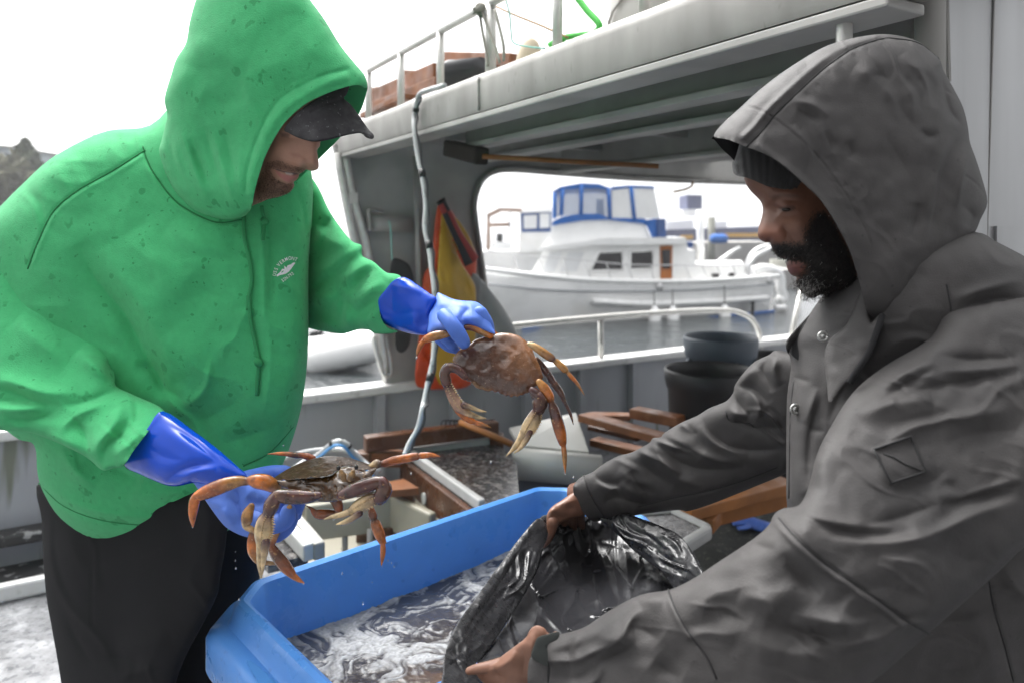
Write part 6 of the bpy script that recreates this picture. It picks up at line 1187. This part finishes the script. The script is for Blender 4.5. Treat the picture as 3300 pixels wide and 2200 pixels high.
# dark net heap the glove lies on
M('net_dark', (.02, .022, .02), .6, c2=(.10, .11, .08), mixs=40, mixlo=.58, mixhi=.66, bump=1, bs=90, bd=.02)
gx = np.linspace(0, 1, 40); X_, Y_ = np.meshgrid(gx, gx); c0 = PZ(*T('e', '1950,1120')[0], 0); Vn = np.stack([c0[0] + (X_ - .5) * 1.3, c0[1] + (Y_ - .5) * 1.1, .10 * np.clip(1.15 - 3.2 * ((X_ - .5) ** 2 + (Y_ - .5) ** 2), 0, 1) ** .5 + .02 * vnoise(X_ * 100, Y_ * 100, 9, 5)], -1).reshape(-1, 3)
idx = np.arange(1600).reshape(40, 40); q = np.stack([idx[:-1, :-1], idx[:-1, 1:], idx[1:, 1:], idx[1:, :-1]], -1).reshape(-1, 4)
tag(mk('net_heap', Vn, q, MAT['net_dark'], None), 'heap of dark netting on the deck under the blue glove', 'net')
# ================================================================ moored boats, dock, shore
M('gel_white', (.88, .88, .87), .3, var=.04, vs=1.5, rvar=.1, spot=[(.7, .6, .8, (.6, .56, .47), .3)]); M('gel_grey', (.70, .71, .72), .35, var=.05, vs=1); M('glass_dark', (.025, .022, .024), .1); M('glass_clear', (.30, .37, .50), .15, alpha=.6)  # second gelcoat is a greyer tone for windshield, panes, seat and dinghy floor
M('canvas_blue', (.02, .13, .45), .7, var=.1, vs=3); M('canvas_navy', (.04, .09, .25), .7, var=.1, vs=3); M('teak', (.40, .13, .025), .5, var=.15, vs=6, stretch=(4, 4, .6)); M('steel', (.6, .6, .6), .3, metal=.6); M('rubber', (.03, .03, .03), .6); M('hull_line', (.35, .36, .38), .4)
t0 = PZ(1220, 752, -.6); t1 = PZ(1730, 720, -.6); TD = t1 - t0; TD[2] = 0; TD /= np.linalg.norm(TD); TN_ = np.array([TD[1], -TD[0], 0])
def TP(u, v, off=0.0): return on_plane(t0, TD, u, v, TN_, off)
def tE(s, off=0.0, tagn='E'): return [TP(u, v, off) for u, v in T(tagn, s)]
TW = empty('trawler', t0 + TD * 3, 'white cabin trawler with blue flybridge canopy moored across the water', 'boat')
def slab(name, mat, s, off, depth, parent, tagn='E', smooth=False):
    q_ = np.array(tE(s, off, tagn)); rd_ = q_.mean(0) * [1, 1, 0]; rd_ /= np.linalg.norm(rd_); V_, F_ = prism(q_, rd_ * depth); return mk(name, V_, F_, MAT[mat], parent, smooth)
# hull: stations along the near side
st_ = []; us = np.linspace(0, 1, 25); sheer = catmull(tE('-300,720 0,752 160,785 500,822 860,850 1300,862 1700,850 2110,822', 0.0), 6); ts = np.dot(sheer - t0, TD); sT = np.linspace(ts.min(), ts.max(), 30); V_ = []; F_ = []
for i, t in enumerate(sT):
    zs_ = np.interp(t, ts, sheer[:, 2]); f = i / 29.; bow = max(0, 1 - f / .30); half = 1.75 * (1 - bow ** 2.2); half = max(half, .02) * (1 - .08 * max(0, f - .8) / .2); ctr = t0 + TD * t - TN_ * 1.75; ctr[2] = 0; fl = .30 + .45 * bow
    rake = -TD * (0.9 * bow)
    ring = [(half, zs_), (half * 1.02, zs_ - .06), (half * (1 - .06 * fl), zs_ - .45 * (zs_ + .6)), (half * (1 - .35 * fl), -.45), (half * (1 - .5 * fl), -.75), (0, -.95)]
    L_ = [ctr + TN_ * h + np.array([0, 0, z]) + rake * ((z + .6) / 1.8) for h, z in ring]; R2_ = [ctr - TN_ * h + np.array([0, 0, z]) + rake * ((z + .6) / 1.8) for h, z in ring[::-1][1:]]; V_ += L_ + R2_
nr = 11
for i in range(29):
    for k in range(nr - 1): F_.append((i * nr + k, i * nr + k + 1, (i + 1) * nr + k + 1, (i + 1) * nr + k))
    F_.append((i * nr, (i + 1) * nr, (i + 1) * nr + nr - 1, i * nr + nr - 1))
F_.append(tuple(29 * nr + k for k in range(nr))); hull = mk('hull', V_, F_, MAT['gel_white'], TW); hull.data.set_sharp_from_angle(angle=math.radians(40))
for s, r, m_ in (('130,770 500,812 860,842 1300,852 1700,842 2110,815', .055, 'gel_white'), ('150,870 500,905 860,918 1300,915 1700,898 2090,868', .022, 'hull_line'), ('860,985 1200,1003 1600,990 2040,962', .07, 'gel_white'), ('380,1168 700,1160 1300,1125 2080,1052', .03, 'canvas_blue')):
    V_, F_, _ = tube(catmull(tE(s, .03), 5), r, 8); mk('rub_rail' if m_ != 'canvas_blue' else 'boot_stripe', V_, F_, MAT[m_], hull)
slab('rudder_post', 'rubber', '1925,975 1950,975 1945,1085 1920,1085', .08, .2, hull); V_, F_, _ = tube(tE('2090,1030 2150,1028', .0), .08, 8); mk('swim_step', V_, F_, MAT['gel_white'], hull)
for s in ('1310,888', '2045,848'):
    p = tE(s, .06)[0]; V_, F_, _ = tube([p, p + TN_ * .03], .09, 12); mk('hawse_hole', V_, F_, MAT['steel'], hull)
for s in ('1270,920 1275,1050', '1395,905 1398,1050', '1745,880 1748,1040'):
    q = tE(s, .14); V_, F_, _ = tube([q[0], q[1]], .012, 6); mk('fender_line', V_, F_, MAT['rubber'], hull); V_, F_, _ = tube([q[1] + [0, 0, z] for z in (.12, .05, -.05, -.3, -.55, -.65, -.7)], [.04, .09, .14, .15, .14, .09, .04], 10); mk('fender', V_, F_, MAT['gel_white'], hull)
# deckhouse
cab = slab('deckhouse', 'gel_white', '440,800 520,650 560,640 870,610 1490,590 1500,640 1552,645 1552,745 1390,850 860,845', -.45, 2.5, TW)
for s in ('838,782 900,655 1055,650 1055,775', '1110,650 1260,645 1260,765 1110,770'):
    w_ = slab('window', 'glass_dark', s, -.43, .03, cab); q = tE(s, -.42); V_, F_, _ = tube(q + [q[0]], .03, 6); mk('window_frame', V_, F_, MAT['gel_white'], w_)
for s in ('520,790 565,660 650,655 600,790', '640,785 695,655 800,655 750,785'): slab('windshield', 'gel_grey', s, -.43, .03, cab)
dr_ = slab('door', 'teak', '1310,612 1395,610 1392,852 1315,852', -.43, .04, cab); slab('door_window', 'glass_dark', '1325,640 1382,638 1380,765 1328,768', -.40, .03, dr_)
slab('cabin_roof', 'gel_white', '480,640 500,625 870,572 900,560 1480,556 1494,575 1488,598 870,608 560,645', -.25, 2.9, TW)
fb = slab('flybridge', 'gel_white', '500,632 560,560 590,480 700,445 960,435 1190,460 1212,475 1250,560 900,565', -.55, 2.3, TW)
slab('aft_trunk', 'gel_white', '1395,745 1880,735 1885,835 1395,850', -.4, 2.5, TW); 
for s in ('1660,800 1710,798 1710,838 1660,838', '1775,796 1815,794 1815,832 1775,832'): slab('porthole', 'glass_dark', s, -.37, .04, TW)
slab('dark_locker', 'canvas_navy', '1490,585 1535,588 1535,625 1495,628', -.5, .5, TW)
# canopy
cn = slab('canopy_skirt', 'canvas_blue', '580,475 590,445 650,415 780,395 900,398 960,420 985,425 1200,428 1250,450 1250,475 1190,462 960,436 800,440', -.5, 2.4, TW)
top = tE('588,245 640,215 780,190 900,195 965,220 975,232 880,225 780,225 660,232 592,258', -.5); V_, F_ = prism(top, np.array([.12, 1, 0]) * 2.2); mk('canopy_top', V_, F_, MAT['canvas_blue'], TW, False)
slab('canopy_top', 'canvas_blue', '975,232 990,215 1100,205 1265,210 1275,225 1100,222 985,235', -.5, 2.4, TW)
slab('aft_curtain', 'canvas_blue', '1205,440 1270,430 1345,430 1350,555 1255,555 1215,470', -.5, 2.3, TW); slab('aft_curtain', 'canvas_navy', '1290,430 1350,432 1352,555 1295,555', -.45, .05, TW)
for s in ('655,230 645,410', '782,200 778,400', '962,220 975,430', '1115,215 1140,440', '600,255 600,430'):
    q = tE(s, -.5); V_, F_, _ = tube(q, .05, 6); mk('canopy_post', V_, F_, MAT['canvas_blue'], TW)
for s in ('600,250 655,235 645,412 600,430', '655,232 780,222 778,398 648,412', '782,222 965,228 970,425 782,398'): slab('clear_curtain', 'glass_clear', s, -.52, .01, TW)
for s in ('990,230 1115,222 1138,432 985,425', '1120,222 1270,225 1310,428 1142,432'): slab('clear_curtain', 'gel_white', s, -.52, .015, TW)
slab('helm_seat', 'gel_grey', '880,300 930,300 940,430 880,430', -1.4, .5, TW); 
V_, F_, _ = tube(tE('985,150 985,450', -.6), .025, 6); mk('antenna', V_, F_, MAT['gel_white'], TW)
V_, F_, _ = tube(tE('1580,370 1585,720', -1.2), .10, 8); mk('mast', V_, F_, MAT['gel_white'], TW)
# side rails
V_, F_, _ = tube(catmull(tE('130,640 400,675 640,695 840,715 1100,738 1400,742 1700,742 1890,735', -.05), 5), .016, 6); rl_ = mk('lifeline', V_, F_, MAT['steel'], TW)
for x0, y0, x1, y1 in ((320, 665, 360, 800), (500, 685, 540, 815), (650, 700, 700, 830), (800, 712, 850, 840), (950, 730, 985, 845), (1090, 738, 1130, 848), (1250, 742, 1270, 850), (1480, 742, 1520, 845), (1590, 742, 1640, 840), (1690, 742, 1745, 838), (1800, 740, 1840, 830)):
    V_, F_, _ = tube(tE('%d,%d %d,%d' % (x0, y0, x1, y1), -.05), .014, 6); mk('stanchion', V_, F_, MAT['steel'], rl_)
V_, F_, _ = tube(catmull(tE('1905,830 1915,740 1960,680 2040,640 2080,610', -.1), 5), .06, 8); mk('davit', V_, F_, MAT['steel'], TW); V_, F_, _ = tube(catmull(tE('1700,730 1730,700 1800,650 1850,625', -1.6), 5), .05, 8); mk('davit', V_, F_, MAT['steel'], TW)
V_, F_, _ = tube(catmull(tE('1925,790 2000,765 2080,780 2120,820 2125,900 2140,960 2110,985', -.3), 5), .13, 10); mk('stern_dinghy_tube', V_, F_, MAT['gel_white'], TW)
# boat behind, at left through the opening
def far_pts(tagn, s, Y): return [P(u, v, Y) for u, v in T(tagn, s)]
def fslab(name, mat, tagn, s, Y, depth, parent): V_, F_ = prism(far_pts(tagn, s, Y), (0.0, depth, 0)); return mk(name, V_, F_, MAT[mat], parent, False)
M('hut_brown', (.35, .24, .18), .7, var=.2, vs=3)
Bb = empty('moored_boat', P(1150, 720, 24), 'white boat with a navy framed cabin window behind the trawler bow', 'boat')
h_ = fslab('hull', 'gel_white', 'E', '100,650 420,640 600,660 620,800 560,1000 100,1000', 24, 3, Bb); hs2 = fslab('cabin', 'gel_white', 'E', '370,380 590,360 600,650 360,655', 23.5, 2.5, Bb); fslab('cabin_roof', 'gel_white', 'E', '355,372 600,352 600,382 360,390', 23.3, 3, Bb)
wf = fslab('window_frame', 'canvas_navy', 'E', '372,385 578,382 575,518 378,520', 23.45, .06, hs2)
for s in ('392,408 482,404 480,494 394,498', '500,396 568,394 566,490 500,494'): fslab('window_pane', 'gel_grey', 'E', s, 23.4, .05, wf)
gx_ = empty('stern_gantry', P(1190, 700, 23), 'brown and white timber gantry on the boat left of the trawler', 'gantry')
for s in ('145,410 165,410 165,640 140,640', '290,380 310,380 305,650 290,650'): fslab('gantry_post', 'hut_brown' if s[0] == '1' and s[1] == '4' else 'gel_white', 'E', s, 22.5, .3, gx_)
for s in ('140,400 230,355 380,360 380,385 240,380 150,425', '165,460 300,455 300,480 165,485'): fslab('gantry_beam', 'hut_brown', 'E', s, 22.5, .3, gx_)
fslab('gantry_drum', 'rubber', 'E', '210,530 250,530 250,585 210,585', 22.4, .4, gx_); fslab('gantry_brace', 'gel_white', 'E', '310,650 350,530 365,530 330,650', 22.4, .1, gx_); fslab('gantry_box', 'gel_white', 'E', '180,590 290,585 290,640 180,640', 22.4, .4, gx_)
# dock, sheds and boats at the right
M('shed_navy', (.07, .08, .16), .6, var=.1, vs=1); M('stripe_orange', (.60, .33, .05), .6); M('piling', (.22, .22, .19), .8, var=.2, vs=2); M('dock_grey', (.30, .29, .28), .8, var=.15, vs=.7); M('sky_white', (.75, .76, .78), .5)
fb_ = empty('ferry', P(1650, 640, 60), 'long navy hull with an orange stripe far behind the trawler stern', 'boat')
fslab('hull', 'shed_navy', 'a', '130,600 1300,560 1400,740 130,720', 60, 4, fb_); fslab('stripe', 'stripe_orange', 'a', '740,635 1200,632 1200,672 740,675', 59.8, .15, fb_); fslab('stripe', 'stripe_orange', 'a', '290,655 420,652 420,690 290,694', 59.8, .15, fb_)
fslab('deckhouse', 'gel_white', 'a', '150,520 420,500 430,630 160,640', 61, 3, fb_); fslab('deckhouse', 'gel_white', 'a', '640,520 760,515 760,590 640,595', 61, 3, fb_); fslab('superstructure', 'shed_navy', 'a', '360,245 510,250 510,390 360,390', 62, 3, fb_); fslab('bridge_wing', 'gel_white', 'a', '310,395 480,390 470,460 320,470', 61.5, 3, fb_)
pr2 = empty('dock', P(1720, 680, 45), 'grey timber dock and ramp behind the trawler stern', 'dock'); fslab('dock_face', 'dock_grey', 'a', '430,730 1300,720 1400,1000 430,960', 46, 6, pr2)
def piling(u, v0, Y, r, label):
    p = P(u, v0, Y); V_, F_, _ = tube([p, p * [1, 1, 0] + [0, 0, -1]], r, 10); tag(mk('piling', V_, F_, MAT['piling'], None), label, 'piling', 'dock pilings')
piling(T('a', '605,470')[0][0], T('a', '605,470')[0][1], 44, .22, 'tall grey dock piling right of the white mast'); piling(T('a', '1320,900')[0][0], T('a', '1320,900')[0][1], 30, .5, 'broad grey piling below the bearded face')
p = P(*T('a', '680,690')[0], 40); V_, F_, _ = tube([p + [x, 0, 0] for x in (-.5, -.45, -.3, .3, .45, .5)], [.1, .2, .26, .26, .2, .1], 12); tag(mk('covered_dinghy', V_, F_, MAT['canvas_blue'], None), 'small blue covered dinghy far behind the trawler stern', 'dinghy')
q = empty('moored_boat', P(1790, 720, 30), 'white and navy boat partly hidden behind the trawler stern', 'boat'); fslab('hull', 'canvas_navy', 'a', '1230,1260 1500,1240 1500,1400 1230,1370', 26, 3, q); fslab('topsides', 'dock_grey', 'a', '1240,1010 1500,1000 1500,1260 1230,1270', 26.3, 3, q)
V_, F_, _ = tube(catmull(far_pts('a', '960,1000 1000,880 1080,800 1200,760', 24), 4), .10, 8); mk('arch', V_, F_, MAT['steel'], q)
# left of the boat: inflatable, its dock
Yd = PZ(780, 850, -.6)[1]; di = empty('inflatable_boat', PZ(790, 850, -.6), 'white inflatable boat afloat beyond the bulwark', 'boat')
for s, dy in (('60,380 130,330 300,290 560,235 720,220', 0), ('100,330 300,250 560,190', 1.0)):
    q_ = [P(u, v, Yd + dy) for u, v in T('S', s)]; V_, F_, _ = tube(catmull(q_, 4), np.interp(np.linspace(0, 1, len(q_) * 4 - 3), [0, .1, .85, 1], [.06, .24, .24, .12]), 14); mk('side_tube', V_, F_, MAT['gel_white'], di)
V_, F_ = prism([P(u, v, Yd + .4) for u, v in T('S', '120,330 600,240 600,300 150,370')], (0, .7, 0)); mk('floor', V_, F_, MAT['gel_grey'], di, False)
V_, F_ = prism([P(u, v, Yd + .2) for u, v in T('S', '300,240 400,225 410,270 310,285')], (0, .3, 0)); mk('blue_bundle', V_, F_, MAT['canvas_blue'], di, False)
dr2 = empty('dock_rail', P(760, 790, 14), 'pale dock rail and gear behind the inflatable boat', 'railing'); V_, F_, _ = tube([P(u, v, 13) for u, v in T('S', '60,235 500,185')], .13, 8); mk('rail', V_, F_, MAT['gel_white'], dr2)
for x, y, w, h, m_ in ((100, 150, 60, 50, 'rubber'), (200, 160, 50, 40, 'steel'), (400, 160, 60, 40, 'rubber'), (480, 170, 50, 80, 'steel'), (320, 150, 60, 35, 'gel_white')):
    V_, F_ = prism([P(u, v, 14) for u, v in T('S', '%d,%d %d,%d %d,%d %d,%d' % (x, y, x + w, y - 10, x + w - 8, y + h, x - 6, y + h))], (0, .4, 0)); mk('dock_gear', V_, F_, MAT[m_], dr2, False)
# shore at the far left: hill, house, conifer, pole
M('hill', (.10, .105, .06), .95, var=.4, vs=.25, bump=1, bs=2, bd=.5); M('house_blue', (.42, .47, .55), .7); M('bark', (.09, .06, .045), .9); M('needles', (.065, .085, .038), .8, var=.35, vs=1.2); M('bush', (.095, .095, .05), .85, var=.35, vs=1.2)
gx = np.linspace(-70, -18, 40); gy = np.linspace(46, 90, 24); X_, Y_ = np.meshgrid(gx, gy); Zz = -.8 + 3.0 * np.clip((-20 - X_) / 24, 0, 1) * np.clip((Y_ - 44) / 10, 0, 1) + .5 * vnoise(X_ * 10, Y_ * 10, 30, 3)
idx = np.arange(X_.size).reshape(X_.shape); q = np.stack([idx[:-1, :-1], idx[:-1, 1:], idx[1:, 1:], idx[1:, :-1]], -1).reshape(-1, 4); o = mk('hill', np.stack([X_, Y_, Zz], -1).reshape(-1, 3), q, MAT['hill']); o['kind'] = 'structure'
hq = far_pts('h', '-300,250 170,290 180,640 -300,640', 62); hh = empty('shore_house', np.array([hq[0][0], 62, 3]), 'pale blue house on the shore at the far left edge', 'house')
V_, F_ = prism(hq, (0, 6, 0)); mk('wall', V_, F_, MAT['house_blue'], hh, False); V_, F_ = prism(far_pts('h', '-320,235 190,285 190,300 -320,255', 61.6), (0, 7, 0)); mk('roof', V_, F_, MAT['dock_grey'], hh, False)
V_, F_ = prism(far_pts('h', '-40,420 60,425 60,520 -40,520', 61.9), (0, .08, 0)); mk('window', V_, F_, MAT['glass_dark'], hh, False)
def foliage(n, ctr, size, seed, cone=False):
    r = np.random.default_rng(seed); V_ = []; F_ = []
    for i in range(n):
        if cone:
            t = r.random() ** .7; rad = size[0] * (1 - t) ** .8 * (.55 + .45 * abs(math.sin(t * 22))) * math.sqrt(r.random()); a = r.random() * 6.28; c = ctr + np.array([math.cos(a) * rad, math.sin(a) * rad, t * size[2] - .15 * rad])
        else:
            d = r.standard_normal(3); d /= np.linalg.norm(d); c = ctr + d * np.array(size) * (r.random() ** .4) * (1 + .3 * math.sin(d[0] * 5 + seed) * math.cos(d[2] * 4))
        e1_ = r.standard_normal(3); e1_ /= np.linalg.norm(e1_); e2_ = np.cross(e1_, r.standard_normal(3)); e2_ /= np.linalg.norm(e2_); s = (.24 if cone else .26) + .22 * r.random(); k = len(V_)
        V_ += [c - e1_ * s, c + e2_ * s * .5, c + e1_ * s, c - e2_ * s * .5]; F_.append((k, k + 1, k + 2, k + 3))
    return V_, F_
tb0 = P(*T('h', '320,900')[0], 55); tp0 = P(*T('h', '320,250')[0], 55); tr0 = empty('conifer_tree', tb0, 'dark conifer tree on the far left shore', 'tree'); V_, F_, _ = tube([tb0 - [0, 0, 1], (tb0 + tp0) / 2, tp0], [.35, .2, .04], 8); mk('trunk', V_, F_, MAT['bark'], tr0)
V_, F_ = foliage(2600, tb0 - [0, 0, .4], (3.0, 3.0, tp0[2] - tb0[2] + .6), 3, True); mk('crown', V_, F_, MAT['needles'], tr0, False)
for k, (s, sz) in enumerate((('60,800', (2.0, 1.6, 1.8)), ('20,640', (1.5, 1.4, 1.7)), ('260,860', (2.4, 2, 1.3)))):
    c = P(*T('h', s)[0], 50 + k); bu = empty('shore_bush', c - [0, 0, sz[2]], ['brown bush under the conifer at the far left', 'taller brown bush in front of the pale blue house', 'low bush beside the conifer trunk'][k], 'bush', 'bushes on the shore'); V_, F_ = foliage(600, c, sz, 20 + k); mk('crown', V_, F_, MAT['bush'], bu, False); V_, F_, _ = tube([c - [0, 0, sz[2]], c], .1, 6); mk('stem', V_, F_, MAT['bark'], bu)
p = P(*T('h', '1180,60')[0], 50); V_, F_, _ = tube([p, p * [1, 1, 0] + [0, 0, -1]], .08, 8); tag(mk('shore_pole', V_, F_, MAT['dock_grey'], None), 'thin pole rising behind the green shoulder', 'pole')
# ================================================================ water drops falling off the crabs
db = []; rd = np.random.default_rng(3)
for tagn, s, Y in (('F', '950,222,6 1815,1040,7 1830,1190,6 1860,1210,5 1880,1240,5 1780,1240,4 1445,1300,8 1118,1388,6 545,1115,4 545,1190,5 550,1255,7 575,1520,8 2025,458,5 185,910,6 1375,845,5 1440,890,5 1435,1090,4', 1.2), ('G', '402,632,8 903,1335,8 1460,1440,8 1403,1408,6 365,1412,6', 1.27), ('K', '1165,995,8 1230,840,4', 1.3), ('J', '1115,85,7 1230,615,9', 1.4)):
    for u, v, r in T(tagn, s):
        r = r * zs(tagn) * Y / FPX; c = P(u, v, Y); V_, F_, C_ = tube([c + [0, 0, r * z] for z in (1.9, 1.3, .4, -.4, -.9, -1.1)], [r * q for q in (.05, .4, .85, .9, .5, .1)], 8); db.append((V_, F_, None))
jb = join(db); o = mk('water_drops', jb[0], jb[1], MAT['drop']); o['kind'] = 'stuff'; o['label'] = 'drops of water falling from the two crabs'

# ================================================================ wet air over the harbour
hz = bpy.data.materials.new('haze_air'); hz.use_nodes = True; tt = hz.node_tree; tt.nodes.clear()
pv = tt.nodes.new('ShaderNodeVolumePrincipled'); pv.inputs['Color'].default_value = (.96, .97, 1, 1); pv.inputs['Density'].default_value = .0013; pv.inputs['Anisotropy'].default_value = .2
oo = tt.nodes.new('ShaderNodeOutputMaterial'); tt.links.new(pv.outputs[0], oo.inputs['Volume'])
b = MB(); b.box((0, 170, 6.4), (482, 422, 16)); o = b.build('haze', hz, None); o['kind'] = 'stuff'; o['label'] = 'thin rain haze over the harbour'
